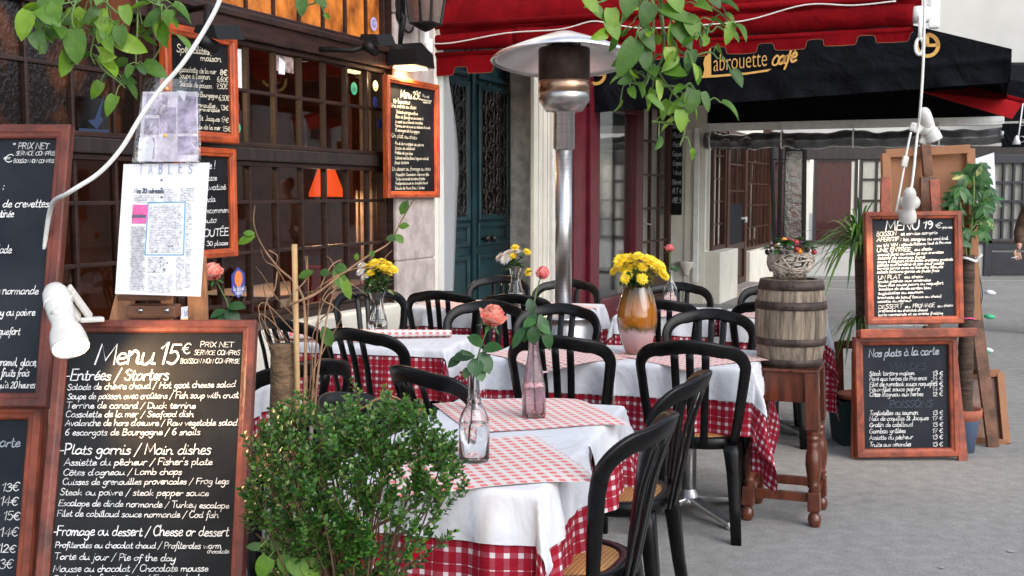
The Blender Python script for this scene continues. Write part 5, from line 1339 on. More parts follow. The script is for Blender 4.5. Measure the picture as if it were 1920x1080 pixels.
rows = [R7("Menu", 215, 185, 305, 38, 195), R7("23€", 315, 192, 378, 34, 205), R7("Prix net", 392, 182, 446, 12, 190), R7("service compris", 382, 208, 466, 9, 220), R7("boisson non", 398, 228, 458, 8, 236),
        R7("Kir bienvenue", 155, 228, 292, 20, 240), R7("Une entrée au choix", 136, 262, 342, 19, 280), R7("Salade périgourdine", 178, 310, 354, 14, 328), R7("Bloc de foie gras de canard", 174, 350, 398, 14, 368),
        R7("Avocat au crabe et crevettes", 172, 390, 394, 14, 402), R7("Terrine servie avec sa salade chaude", 170, 424, 454, 13, 440), R7("12 escargots de Bourgogne", 168, 458, 368, 14, 474),
        R7("Un plat au choix", 142, 506, 348, 19, 524), R7("Pavé de rumsteak au poivre", 170, 566, 402, 14, 580), R7("Gratin de cabillaud", 170, 606, 330, 14, 608), R7("Poêlée de gambas", 168, 642, 314, 14, 650), R7("Cuillade morilles (boeuf oignons salade)", 168, 684, 442, 13, 690), R7("Steak tartare", 166, 724, 280, 14, 722),
        R7("Un dessert ou fromage au choix", 146, 778, 458, 17, 775), R7("Roquefort, Camembert, chèvre en fête", 176, 820, 444, 13, 818), R7("Tarte normande et crème fraîche", 174, 856, 412, 13, 852), R7("Profiteroles sauce au chocolat chaud", 172, 892, 434, 13, 884), R7("Salade de fruits frais / Sorbet", 168, 930, 410, 13, 926)]
wallboard('wall_menu', 'orange framed Menu 23 chalkboard on the stone pillar under the lit lamp', (770, 262), rows, (722, 819, 150, 371), .05, ('frame_orange', 'slate'), n=.15, th=.011)

# =================================================================== RIGHT EASEL WITH TWO BOARDS
bE = Board(ground(1697, 862), 0, 6.0, -.8)
YE = bE.P.y
bE.thing('menu_easel', 'orange wooden easel carrying the Menu 19 chalkboard above the Nos plats board, right side', 'chalkboard')
def el(px, py): return bE.loc(px, py)
xl, zb_ = el(1604, 858); xr, zt_ = el(1792, 629)
bE.sign(xl, xr, zb_, zt_, .05, K['frame_orange2'], K['slate_blue'], .03, .02)
m = M(); xl2, zs0 = el(1606, 636); xr2, zs1 = el(1820, 610)
m.box(xl2, xr2, -.075, .02, zs0 + .012, zs1 - .02, .008); m.box(xl2 - .005, xr2, -.09, -.076, zs0 + .006, zs1 - .012, .006); m.build('shelf', K['frame_orange2'], bE.root)
ub = Board(bE.P + bE.n * .03, 0, 6.0, -1.2)
# upper board as parts of the same easel
x0u, z1u = bE.loc(1616, 399); x1u, z0u = bE.loc(1801, 610)
m = M(); m.frame(x0u, x1u, z0u + .012, z1u, .043, .024, y=-.035, back=.02); m.build('upper_frame', K['frame_orange2'], bE.root)
m = M(); m.box(x0u + .036, x1u - .036, -.036, -.02, z0u + .045, z1u - .036); m.build('upper_slate', K['slate_blue'], bE.root)
def E8(t, xa, y, xb, h, y2=None):
    k = 260 / 1080.; r = (t, 1580 + xa * k, 380 + y * k, 1580 + xb * k, h * k)
    return r + ((380 + y2 * k,) if y2 else ())
rows = [E8("MENU", 312, 220, 578, 40, 210), E8("19", 602, 206, 682, 34), E8("€", 698, 204, 752, 22), E8("prix net", 758, 204, 832, 10), E8("BOISSON", 246, 264, 400, 18, 256), E8("et service compris", 434, 258, 716, 12.5, 246), E8("APERITIF :", 248, 306, 440, 18, 300), E8("kir, sangria ou cocktail", 454, 302, 800, 12.5, 290),
        E8("ou 1/4 VIN :", 248, 348, 428, 12.5, 342), E8("côtes du Rhône ou Tavel de Provence", 440, 340, 820, 10.5, 320), E8("UNE ENTREE", 246, 388, 512, 16.5, 380), E8("au choix", 540, 378, 676, 12.5, 372),
        E8("avocat farci au crabe et aux crevettes", 254, 418, 764, 11, 396), E8("salade de saumon fumé", 254, 444, 620, 11, 434), E8("soupe à l'oignon et de petits croûtons gratinés", 254, 472, 838, 11, 452), E8("salade aux lardons et son oeuf poché", 250, 498, 766, 11, 482), E8("terrine servie avec sa tranche chaude", 250, 524, 760, 11, 510), E8("salade italienne garnie de fruits frais", 250, 552, 730, 11, 540),
        E8("UN PLAT", 256, 600, 432, 16.5, 592), E8("au choix", 460, 590, 606, 12.5, 586), E8("truite pochée aux amandes", 254, 626, 666, 11, 612), E8("faux-filet sauce poivre ou roquefort", 258, 656, 762, 11, 636), E8("escalope de dinde cordon bleu", 262, 684, 668, 11, 672), E8("tagliatelles au saumon", 258, 718, 606, 11, 704), E8("brochette de boeuf (sauce au choix)", 254, 750, 746, 11, 738), E8("assiette du pêcheur", 252, 780, 516, 11, 772),
        E8("DESSERT", 258, 828, 446, 16.5, 818), E8("ou", 466, 820, 508, 12.5), E8("FROMAGE", 524, 818, 696, 16.5, 812), E8("au choix", 718, 814, 838, 11, 806), E8("profiteroles au chocolat chaud", 260, 852, 640, 11, 844), E8("tarte normande et sa crème fraîche", 258, 884, 760, 11, 868), E8("colonel (sorbet citron arrosé de vodka)", 262, 914, 760, 11, 900), E8("pruneaux au vin avec une glace vanille", 260, 938, 790, 10.5, 930), E8("mousse au chocolat maison", 260, 962, 640, 10.5, 956)]
bE.lines(rows, K['chalk'], th=.011, y=-.040, floor=.0030)
def E3(t, xa, y, xb, h, y2=None):
    k = 400 / 1080.; r = (t, 1520 + xa * k, 500 + y * k, 1520 + xb * k, h * k)
    return r + ((500 + y2 * k,) if y2 else ())
bE.lines([E3("Nos plats à la carte", 292, 458, 646, 22, 444)], K['chalk_dim'], 'heading', th=.007)
bE.lines([E3("VIANDES", 398, 518, 584, 16), E3("_______", 398, 524, 584, 10), E3("POISSONS", 396, 712, 616, 18, 706), E3("________", 396, 714, 616, 10)], K['ghost'], 'faint_heading', th=.008)
rows = []
for t, pr, y in (("Steak tartare maison", "13 €", 552), ("Pavé aux herbes de Provence", "14 €", 578), ("Filet de rumsteak sauce roquefort", "15 €", 606), ("Faux-filet sauce poivre", "14 €", 632), ("Côtes d'agneau aux herbes", "12 €", 658),
                 ("Tagliatelles au saumon", "13 €", 752), ("Noix de coquilles St Jacques", "17 €", 780), ("Gratin de cabillaud", "13 €", 812), ("Gambas grillées", "17 €", 844), ("Assiette du pêcheur", "13 €", 876), ("Truite aux amandes", "13 €", 912)):
    rows += [E3(t, 296, y, 296 + 8.9 * len(t) + 50, 12.5, y - 4), E3(pr, 614, y - 2, 668, 12, y - 4)]
bE.lines(rows, K['chalk'], th=.0055, floor=.0030)
# legs and uprights of the easel (in the board's own axes)
def eb(m, a, ya, b, yb, w_, d_):
    p, q = el(*a), el(*b); m.bar((p[0], ya, p[1]), (q[0], yb, q[1]), w_, d_, up=(0, 1, 0))
m = M(); eb(m, (1664, 440), .05, (1666, 330), .05, .055, .022); m.build('upright', K['frame_orange2'], bE.root)
m = M(); eb(m, (1764, 440), .05, (1757, 335), .05, .055, .022); m.build('upright', K['frame_orange2'], bE.root)
m = M(); p0 = el(1803, 868); p1 = el(1786, 640); m.bar((p0[0], -.02, p0[1]), (p1[0], .03, p1[1]), .055, .024, up=(0, 1, 0)); m.build('leg', K['frame_orange2'], bE.root)
m = M(); p0 = el(1604, 862); p1 = el(1612, 640); m.bar((p0[0] + .01, .04, p0[1]), (p1[0], .05, p1[1]), .05, .024, up=(0, 1, 0)); m.build('leg', K['frame_orange2'], bE.root)
m = M()
for px in (1650, 1728):
    a = el(px, 404); m.tube([(a[0] - .01, -.05, a[1] - .03), (a[0] - .012, -.045, a[1] + .012), (a[0] + .006, -.02, a[1] + .02), (a[0] + .01, .0, a[1] - .02)], .006, 6)
m.build('wire_hook', K['black_metal'], bE.root)
# the tall back board (hardboard back of another menu board) and its mast
YB = YE + .42
hb = thing('back_board', 'tall plain brown hardboard back of a menu board behind the right easel', 'board', ground(1745, 845))
o1 = ground(1745, 845)
m = M(off=o1); q = [at(1660, 288, YB), at(1818, 278, YB), at(1822, 560, YB - .05), at(1668, 560, YB - .05)]
m.add(q + [v + Vector((0, .02, 0)) for v in q], [[3, 2, 1, 0], [4, 5, 6, 7], [0, 1, 5, 4], [1, 2, 6, 5], [2, 3, 7, 6], [3, 0, 4, 7]]); m.build('panel', K['panel_brown'], hb)
m = M(off=o1)
for a, b in (((1660, 288), (1818, 279)), ((1818, 279), (1829, 600)), ((1660, 288), (1669, 600))): m.bar(at(a[0], a[1], YB - .02), at(b[0], b[1], YB - .07), .05, .04, up=(0, 1, 0))
m.build('frame', K['panel_brown'], hb)
m = M(off=o1); m.bar(at(1733, 250, YB - .10), at(1740, 330, YB - .08), .055, .03, up=(0, 1, 0)); m.bar(at(1740, 332, YB - .07), at(1752, 840, YB - .22), .095, .03, up=(0, 1, 0)); m.build('mast', K['tray_wood'], hb)
m = M(off=o1); m.bar(at(1815, 480, YB - .02), ground(1862, 838), .07, .03, up=(0, 1, 0)); m.build('rear_leg', K['tray_wood'], hb)
m = M(off=o1); m.bar(at(1826, 500, YB + .1), at(1836, 700, YB + .12), .05, .05, up=(0, 1, 0)); m.build('side_rail', K['tray_wood'], hb)
fp = thing('fallen_board', 'wooden framed board back leaning on its edge behind the blue pot', 'board', ground(1850, 835))
o2 = ground(1850, 835); Y2 = o2.y + .1
m = M(off=o2); q = [at(1800, 700, Y2 + .12), at(1872, 698, Y2 + .12), at(1884, 830, Y2 - .05), at(1800, 822, Y2 - .02)]
m.add(q + [v + Vector((0, .03, .0)) for v in q], [[3, 2, 1, 0], [4, 5, 6, 7], [0, 1, 5, 4], [1, 2, 6, 5], [2, 3, 7, 6], [3, 0, 4, 7]]); m.build('panel', K['tray_wood'], fp)
m = M(off=o2)
for i in range(4): m.bar(q[i] + Vector((0, -.02, 0)), q[(i + 1) % 4] + Vector((0, -.02, 0)), .045, .025, up=(0, 1, 0))
m.build('frame', K['panel_brown'], fp)
wp = thing('white_notice', 'plain white sheet tilted behind the umbrella tree leaves', 'notice', at(1840, 380, YB + .3))
m = M(off=at(1840, 380, YB + .3)); q = [at(1815, 302, YB + .3), at(1864, 286, YB + .3), at(1868, 385, YB + .3), at(1820, 395, YB + .3)]
m.add(q + [v + Vector((0, .006, 0)) for v in q], [[3, 2, 1, 0], [4, 5, 6, 7], [0, 1, 5, 4], [1, 2, 6, 5], [2, 3, 7, 6], [3, 0, 4, 7]]); m.build('sheet', K['paper'], wp)
# lamps of the easel
YL = YE - .16
P1 = at(1702, 412, YL); l1, _ = spot_lamp('clip_lamp', 'small white lit clip lamp on the top edge of the Menu 19 board', P1, (.15, .55, -1), 1.35, None, False)
m = M(off=P1); b = bmesh.new(); bmesh.ops.create_uvsphere(b, u_segments=14, v_segments=10, radius=.05); m.bm(b, Matrix.Translation(at(1705, 380, YL + .04)) @ Matrix.Diagonal((1.2, .8, .9, 1)), True)
m.tube([at(1686, 404, YL + .04), at(1700, 400, YL + .04)], .03, 10); m.bar(at(1703, 376, YL + .06), at(1704, 402, YL + .12), .03, .05); m.build('clip', K['white_plastic'], l1)
lamp_light('easel_lamp_light', P1 + Vector((.012, .044, -.08)).normalized() * .01, 8, (1, .74, .46), .03, 120, P1 + Vector((.04, .26, -.6)))
P2 = at(1752, 262, YL + .1); l2, _ = spot_lamp('clip_lamp', 'white clip lamp at the very top of the easel mast against the black awning', P2, (.45, .1, -1), 1.3, None, False)
m = M(off=P2); m.bar(at(1706, 236, YL + .1), at(1744, 250, YL + .1), .05, .03, up=(0, 1, 0), bev=.012); m.bar(at(1742, 246, YL + .12), at(1728, 270, YL + .12), .045, .03, up=(0, 1, 0), bev=.012); m.tube([at(1728, 250, YL + .1), at(1750, 238, YL + .08)], .022, 10); m.build('clip', K['white_plastic'], l2)
pts = [at(x, y, Y) for x, y, Y in ((1734, -15, YL), (1733, 40, YL), (1731, 120, YL), (1726, 200, YL), (1722, 236, YL + .05), (1718, 270, YL + .05), (1712, 330, YL), (1704, 380, YL))]
cable('lamp_cable', 'white flex hanging from the awning end down to the lamps on the right easel', pts, .0072)
pts = [at(x, y, YL + .02) for x, y in ((1708, 248), (1702, 275), (1694, 320), (1686, 365), (1680, 398))]
cable('lamp_cable', 'short white flex with an inline switch beside the right easel mast', pts, .0058)
m = M(); m.bar(at(1699, 293, YL + .0), at(1694, 313, YL + .0), .032, .022, up=(0, 1, 0), bev=.006)
o = m.build('flex_switch', K['white_plastic']); tag(o, 'white inline switch on the short flex of the right easel', 'switch')

# =================================================================== PATIO HEATER
YH = 6.65
hp = at(1057, 365, YH); HX = hp.x
ht = thing('patio_heater', 'stainless steel mushroom patio heater with a wide pale reflector and browned mesh head', 'heater', (HX, YH, 0))
def hz(y): return at(1057, y, YH).z
def hr(px): return px * YH / FPX
m = M(); m.lathe([(.001, 0), (.24, 0), (.24, .03), (.2, .05), (.001, .05)], (0, 0, 0), 36); m.build('base', K['steel_dim'], ht)
zc = hz(592)
m = M(); m.lathe([(.18, .05), (.19, .07), (.19, zc - .05), (.175, zc - .02), (.19, zc - .01), (.19, zc), (.05, zc + .02), (.03, zc + .02)], (0, 0, 0), 40); m.build('housing', K['steel_dim'], ht)
m = M(); m.tube([(0, 0, zc), (0, 0, hz(278))], hr(16), 20); m.build('pole', K['steel'], ht)
m = M(); m.lathe([(hr(14), hz(284)), (hr(20), hz(278)), (hr(20), hz(212)), (hr(24), hz(208)), (hr(26), hz(205))], (0, 0, 0), 36); m.build('control_sleeve', K['steel'], ht)
m = M(); m.lathe([(hr(24), hz(209)), (hr(34), hz(209)), (hr(47), hz(188)), (hr(47.5), hz(178)), (hr(46.5), hz(175)), (hr(46), hz(174))], (0, 0, 0), 40); m.build('burner_bowl', K['steel'], ht)
m = M(); m.lathe([(hr(46), hz(174)), (hr(47.5), hz(172)), (hr(47.5), hz(152)), (hr(47), hz(151.5))], (0, 0, 0), 40); m.build('copper_band', K['copper'], ht)
m = M(); m.lathe([(hr(47), hz(151.5)), (hr(47.8), hz(151)), (hr(47.8), hz(94)), (hr(46), hz(90)), (.001, hz(89))], (0, 0, 0), 40); m.build('mesh_head', K['steel_burnt'], ht)
m = M(); zr_ = hz(119); zt_ = hz(70)
pr = [(.001, hz(78)), (hr(45), hz(80)), (hr(86), hz(93)), (hr(124), hz(110)), (hr(136), hz(116)), (hr(137), hz(113)), (hr(128), hz(105)), (hr(90), hz(88)), (hr(58), hz(76)), (hr(42), hz(70)), (hr(20), hz(67)), (.001, hz(66))]
m.lathe(pr, (0, 0, 0), 48)
m.v = [Vector((v.x, v.y, v.z - v.y * .115 + .006 * math.sin(math.atan2(v.y, v.x) * 3))) for v in m.v]; m.build('reflector', K['alu_dome'], ht)
m = M()
for k in range(3):
    a = 2 * math.pi * k / 3 + .3; m.tube([(hr(30) * math.cos(a), hr(30) * math.sin(a), hz(92)), (hr(30) * math.cos(a), hr(30) * math.sin(a), hz(76))], .006, 6)
m.build('support_rod', K['black_metal'], ht)
m = M()
for k in range(8):
    a = 2 * math.pi * k / 8; m.tube([(hr(60) * math.cos(a), hr(60) * math.sin(a), hz(80)), (hr(60) * math.cos(a), hr(60) * math.sin(a), hz(73))], .006, 6)
m.build('bolt', K['steel_dim'], ht)

# =================================================================== BISTRO CHAIRS
def chair_proto(label):
    root = thing('bistro_chair', label, 'chair', (0, 0, 0), 0, 'black plastic bistro chairs')
    # back frame: arch standing on the rear of the seat, leaning back, bowed in plan
    def P(x, z): # x across, z above seat -> point on the bowed, leaning back surface
        lean = -.205 - .02 - (z - .43) * .20 - max(0, z - .7) * .12
        return Vector((x, lean + 1.9 * x * x, z))
    def N(x, z):
        d = .004; a = P(x + d, z) - P(x - d, z); b = P(x, z + d) - P(x, z - d); return a.cross(b).normalized()
    path = []; half = []
    for t in range(13): path.append((.176 + .049 * (t / 12) ** .8, .43 + .325 * t / 12, .020 + .0062 * t / 12))
    for t in range(1, 13):
        a = t / 12 * math.pi / 2; path.append((.225 - .092 * (1 - math.cos(a)) , .755 + .088 * math.sin(a), .0262 + .0045 * t / 12))
    for t in range(1, 8): path.append((.133 * (1 - t / 7), .843 + .020 * math.sin(t / 7 * math.pi / 2), .0307))
    full = path + [(-x, z, w_) for x, z, w_ in path[-2::-1]]
    m = M(); vs = []; k = 8
    for i, (x, z, hw) in enumerate(full):
        x0, z0 = full[max(i - 1, 0)][:2]; x1, z1 = full[min(i + 1, len(full) - 1)][:2]
        tx, tz = x1 - x0, z1 - z0; q = math.hypot(tx, tz); ox, oz = -tz / q, tx / q       # in-plane normal (inwards/outwards)
        c = P(x, z); nn = N(x, z); e = (P(x + ox * .01, z + oz * .01) - c).normalized()
        for (a, b) in ((-1, -.55), (-.8, -1), (.8, -1), (1, -.55), (1, .55), (.8, 1), (-.8, 1), (-1, .55)):
            vs.append(c + e * a * hw + nn * b * .0095)
    fs = [[i * k + j, i * k + (j + 1) % k, (i + 1) * k + (j + 1) % k, (i + 1) * k + j] for i in range(len(full) - 1) for j in range(k)]
    fs += [list(range(k))[::-1], [(len(full) - 1) * k + j for j in range(k)]]
    m.add(vs, fs, True); m.build('back_frame', K['black_plastic'], root)
    for sx in (-.066, 0, .066):
        m = M(); vs = []; n = 10
        for i in range(n + 1):
            z = .41 + (.838 - .41) * i / n; x = sx * (.82 + .18 * i / n); c = P(x, z); nn = N(x, z); hw = .0165
            for (a, b) in ((-1, -.5), (-.7, -1), (.7, -1), (1, -.5), (1, .5), (.7, 1), (-.7, 1), (-1, .5)): vs.append(c + Vector((a * hw, 0, 0)) + nn * b * .006)
        fs = [[i * 8 + j, i * 8 + (j + 1) % 8, (i + 1) * 8 + (j + 1) % 8, (i + 1) * 8 + j] for i in range(n) for j in range(8)] + [list(range(8))[::-1], [n * 8 + j for j in range(8)]]
        m.add(vs, fs, True); m.build('slat', K['black_plastic'], root)
    # seat: rounded shield with a skirt, and the cane pad
    def ring(s, z):
        out = []
        for i in range(40):
            a = 2 * math.pi * i / 40; x, y = math.cos(a), math.sin(a); p = 3.0
            r = (abs(x) ** p + abs(y) ** p) ** (-1 / p); wy = .205; wx = .205 + .018 * (y * r)
            out.append(Vector((x * r * wx * s, y * r * wy * s, z)))
        return out
    m = M(); R_ = [ring(.80, .437), ring(.84, .449), ring(.97, .451), ring(1.0, .444), ring(1.0, .405), ring(.97, .40), ring(.9, .43)]
    vs = [v for r in R_ for v in r]; n = 40
    fs = [[j * n + i, j * n + (i + 1) % n, (j + 1) * n + (i + 1) % n, (j + 1) * n + i] for j in range(len(R_) - 1) for i in range(n)] + [[6 * n + i for i in range(n)]]
    m.add(vs, fs, True); m.build('seat_frame', K['black_plastic'], root)
    m = M(); R_ = [ring(.82, .438), ring(.815, .4455), ring(.6, .4495), ring(.001, .4505)]
    vs = [v for r in R_ for v in r]; fs = [[j * n + i, j * n + (i + 1) % n, (j + 1) * n + (i + 1) % n, (j + 1) * n + i] for j in range(3) for i in range(n)]
    m.add(vs, fs, True); m.build('seat', K['cane'], root)
    for sx in (-1, 1):
        for sy in (-1, 1):
            m = M(); vs = []; rows = [(.42, .165, .162, .034, .030), (.38, .172, .17, .033, .027), (.3, .18, .182, .028, .024), (.15, .190, .20, .024, .021), (.0, .20, .225 if sy < 0 else .205, .022, .02)]
            for z, x, y, a, b in rows:
                for (q, r) in ((-1, -.7), (-.7, -1), (.7, -1), (1, -.7), (1, .7), (.7, 1), (-.7, 1), (-1, .7)): vs.append(Vector((sx * x + q * a, sy * y + r * b, z)))
            fs = [[i * 8 + j, i * 8 + (j + 1) % 8, (i + 1) * 8 + (j + 1) % 8, (i + 1) * 8 + j] for i in range(4) for j in range(8)] + [list(range(8))[::-1], [32 + j for j in range(8)]]
            m.add(vs, fs, True); m.build('leg', K['black_plastic'], root)
    return root
chairs = [  # top-of-back x, y, heading (clockwise from straight ahead), label
 (.405, 3.09, -67, 'nearest black chair, cane seat drawn up to the right of the front table'),
 (.635, 3.85, -69, 'second black chair beyond the nearest one, right of the bottle table'),
 (.755, 4.70, 15, 'black chair with its back to us between the amber vase and the barrel stool'),
 (.195, 4.87, 15, 'black chair with its back to us directly behind the pink bottle'),
 (-.73, 5.14, 32, 'angled black chair with its back to us before the rolled paper table'),
 (-.76, 4.14, -42, 'black chair turned left behind the cut trunk and the bare twigs'),
 (-.345, 3.98, 48, 'glossy black chair top rising just behind the box bush'),
 (1.06, 5.93, 195, 'glossy black chair facing us across the amber vase table, left of the barrel'),
 (.27, 6.22, 195, 'glossy black chair facing us in front of the heater housing'),
 (-.13, 6.42, 197, 'black chair facing us behind the coral rose'),
 (-.47, 7.15, 12, 'black chair with its back to us right of the stone pillar foot'),
 (-.08, 8.45, 195, 'black chair facing us against the teal door, behind the white daisies'),
 (.40, 8.05, 190, 'black chair facing us behind the heater pole'),
 (.01, 6.92, 14, 'black chair with its back to us left of the heater pole'),
 (1.15, 7.75, 190, 'black chair facing us behind the small vase with the pink rose'),
 (.86, 6.55, 10, 'black chair with its back to us right behind the amber vase'),
 (1.52, 6.50, 10, 'black chair with its back to us half hidden behind the barrel'),
 (1.79, 7.62, 190, 'farthest black chair facing us behind the top of the barrel'),
 (-.95, 7.35, 160, 'black chair under the window behind the yellow and white flowers'),
 (-1.17, 5.58, 34, 'leftmost black chair with its back to us behind the dead twigs'),
 (-.53, 3.38, 104, 'black chair hidden low behind the box bush, facing the front table')]
proto = None
for (x, y, h, lab) in chairs:
    f = Vector((math.sin(R(h)), math.cos(R(h)), 0)); c = Vector((x, y, 0)) + f * .29
    if proto is None:
        proto = chair_proto(lab); proto.location = c; proto.rotation_euler = (0, 0, -R(h))
    else: copy_thing(proto, c, -R(h), lab)

# =================================================================== TABLES AND CLOTHS
def table(x, y, yaw, hw, hd, label):
    t = thing('bistro_table', label, 'table', (x, y, 0), -R(yaw), 'bistro tables')
    m = M(); m.box(-hw, hw, -hd, hd, .715, .74, .008); m.build('tabletop', K['brown_wood'], t)
    m = M(); m.tube([(0, 0, .05), (0, 0, .714)], .034, 20); m.build('column', K['steel'], t)
    m = M(); m.lathe([(.034, .12), (.05, .08), (.07, .055), (.001, .05)], (0, 0, 0), 20)
    for k in range(4):
        a = math.pi / 4 + math.pi / 2 * k; d = Vector((math.cos(a), math.sin(a), 0))
        m.bar(d * .03 + Vector((0, 0, .068)), d * .31 + Vector((0, 0, .026)), .06, .035, bev=.008, w1=.045, d1=.02); m.tube([d * .3, d * .3 + Vector((0, 0, .02))], .022, 10)
    m.build('foot', K['steel_dim'], t)
    return t
def drape(name, label, cat, group, x, y, yaw, hw, hd, cx0, cx1, cy0, cy1, z, matn, flare=.10, corner=.30, n=56, seed=0, wave=.012, lift=0.0, thick=.0, rs=None):
    seed0 = seed; seed = rs if rs is not None else seed
    """cloth from cx0..cx1, cy0..cy1 over a table hw x hd; folds gather under each corner"""
    rn = random.Random(seed); ph = [rn.uniform(0, 6.28) for _ in range(8)]; m = M(); vs = []; uvs = []
    r = .012
    for j in range(n + 1):
        for i in range(n + 1):
            s = cx0 + (cx1 - cx0) * i / n; t = cy0 + (cy1 - cy0) * j / n
            a = max(-hw, min(hw, s)); b = max(-hd, min(hd, t)); ox, oy = s - a, t - b; L = math.hypot(ox, oy)
            if L < 1e-6:
                zz = z + .0015 * math.sin(s * 17 + ph[0]) * math.sin(t * 13 + ph[1]); vs.append(Vector((s, t, zz)))
            else:
                dx, dy = ox / L, oy / L; cor = 4 * (dx * dy) ** 2 if ox and oy else 0
                # folds: along the edge they ripple, at the corner one cone with a pinch either side
                e = s if abs(dy) > abs(dx) else t
                rip = wave * (math.sin(e * 17 + ph[2]) + .7 * math.sin(e * 31 + ph[3]) + .4 * math.sin(e * 53 + ph[5] + L * 9)) * min(1, L / .12)
                ang = math.atan2(abs(dy), abs(dx)); fold = corner * cor * (.85 + .35 * math.cos(ang * 8 + ph[4]))
                g_ = min(L, r * 1.6); out = flare * L + fold * L + rip * (1 - cor * .6) + lift * min(1, L / .03) + (.006 if L > r else L * .5)
                drop = math.sqrt(max(0.0, L * L - min(out, L * .95) ** 2)) if L > r else L * L / (2 * r)
                drop = max(0, drop - (r * .4 if L > r else 0))
                zz = z - drop
                vs.append(Vector((a + dx * out, b + dy * out, max(.012, zz))))
            uvs.append((s + .5 + seed0 * .011, t + .5))
    fs = [[j * (n + 1) + i, j * (n + 1) + i + 1, (j + 1) * (n + 1) + i + 1, (j + 1) * (n + 1) + i] for j in range(n) for i in range(n)]
    m.add(vs, fs, True, uvs); o = m.build(name, K[matn], None, (x, y, 0)); o.rotation_euler = (0, 0, -R(yaw))
    return tag(o, label, cat, group)
def paper(x, y, rot, s, label, z=.7495, sx=None, droop=.05, seed=0, lim=None):
    """checked paper square lying on the cloth, corners that overhang sag a little"""
    m = M(); n = 24; vs = []; uvs = []; sx = sx or s; c, sn = math.cos(R(rot)), math.sin(R(rot)); rn = random.Random(seed); ph = rn.uniform(0, 6)
    for j in range(n + 1):
        for i in range(n + 1):
            a, b = (i / n - .5) * sx, (j / n - .5) * s; wx, wy = x + a * c - b * sn, y + a * sn + b * c
            zz = z + .0012 * math.sin(a * 22 + ph) * math.sin(b * 19)
            if lim:
                tx, ty, yaw, hw, hd = lim; u_ = (wx - tx) * math.cos(R(yaw)) - (wy - ty) * math.sin(R(yaw)); v_ = (wx - tx) * math.sin(R(yaw)) + (wy - ty) * math.cos(R(yaw))
                ov = math.hypot(max(0, abs(u_) - hw - .012), max(0, abs(v_) - hd - .012)); zz -= droop * ov + .5 * ov * ov
            vs.append(Vector((a, b, zz))); uvs.append((a + .7, b + .7))
    m.add(vs, [[j * (n + 1) + i, j * (n + 1) + i + 1, (j + 1) * (n + 1) + i + 1, (j + 1) * (n + 1) + i] for j in range(n) for i in range(n)], True, uvs)
    o = m.build('table_paper', K['paper_check'], None, (x, y, 0)); o.rotation_euler = (0, 0, R(rot)); return tag(o, label, 'table paper', 'pink checked table papers')
W_ = [ # x, y, yaw, hw, hd, where, white reach (l, r, front, back), gingham reach, seeds
 (-.145, 3.18, 16, .30, .30, 'front table by the box bush', (.13, .17, .15, .02), (.28, .30, .34, .02)),
 (.02, 3.756, 16, .30, .30, 'second table with the pink bottle', (.13, .14, .02, .10), (.28, .30, .02, .26)),
 (.25, 5.36, 16, .30, .29, 'table left of the amber vase', (.13, .02, .155, .1), (.26, .02, .24, .2)),
 (.835, 5.19, 16, .30, .29, 'table under the amber vase', (.02, .17, .155, .1), (.02, .46, .30, .25)),
 (-.68, 5.81, 14, .42, .28, 'table with the rolled paper', (.10, .16, .05, .1), (.2, .27, .26, .2)),
 (-1.32, 4.45, 16, .30, .30, 'low left table behind the menu board', (.13, .13, .15, .1), (.25, .25, .28, .2)),
 (-.34, 7.67, 16, .30, .30, 'back table right of the stone pillar', (.14, .02, .13, .1), (.24, .02, .24, .2)),
 (.25, 7.5, 16, .30, .30, 'back table behind the heater', (.02, .18, .13, .1), (.02, .34, .26, .2)),
 (1.02, 7.22, 14, .30, .30, 'back right table with the pink rose', (.14, .02, .13, .1), (.24, .02, .24, .2)),
 (1.66, 7.02, 14, .30, .30, 'far right table behind the barrel', (.02, .19, .15, .1), (.02, .55, .26, .2))]
for i, (x, y, yaw, hw, hd, where, wr, gr) in enumerate(W_):
    table(x, y, yaw, hw, hd, 'small bistro table with a steel pedestal, ' + where)
    drape('checked_tablecloth', 'red gingham under-cloth hanging over the ' + where, 'tablecloth', 'red gingham cloths', x, y, yaw, hw, hd, -hw - gr[0], hw + gr[1], -hd - gr[2], hd + gr[3], .7435, 'gingham', .05, .24, 64, i + 1, .014)
    drape('white_tablecloth', 'white top cloth over the gingham on the ' + where, 'tablecloth', 'white top cloths', x, y, yaw, hw + .003, hd + .003, -hw - wr[0], hw + wr[1], -hd - wr[2], hd + wr[3], .7465, 'cloth_white', .05, .24, 60, i + 20, .014, lift=.007, rs=i + 1)
def wl_(i): return W_[i][:5]
paper(-.11, 3.11, 17.5, .55, 'pink checked paper with a corner jutting over the front table edge, under the clear bottle', lim=wl_(0), seed=1)
paper(.05, 3.82, 17.5, .54, 'pink checked paper under the pink bottle', z=.7505, lim=wl_(1), seed=2)
paper(.22, 5.22, 32, .52, 'pink checked paper with a corner falling in front, left of the amber vase', lim=wl_(2), seed=3)
paper(.83, 5.17, 32, .54, 'pink checked paper under the amber vase', z=.7505, lim=wl_(3), seed=4)
paper(-1.30, 4.45, 10, .46, 'pink checked paper at the left edge behind the menu board', lim=wl_(5), seed=5)
paper(-.32, 7.66, 30, .50, 'pink checked paper on the back table by the pillar', lim=wl_(6), seed=6)
paper(.25, 7.5, 30, .50, 'pink checked paper on the back table behind the heater', lim=wl_(7), seed=7)
paper(1.02, 7.22, 30, .50, 'pink checked paper under the vase with the pink rose', lim=wl_(8), seed=8)
paper(1.64, 7.02, 30, .50, 'pink checked paper on the far right table behind the barrel', lim=wl_(9), seed=9)
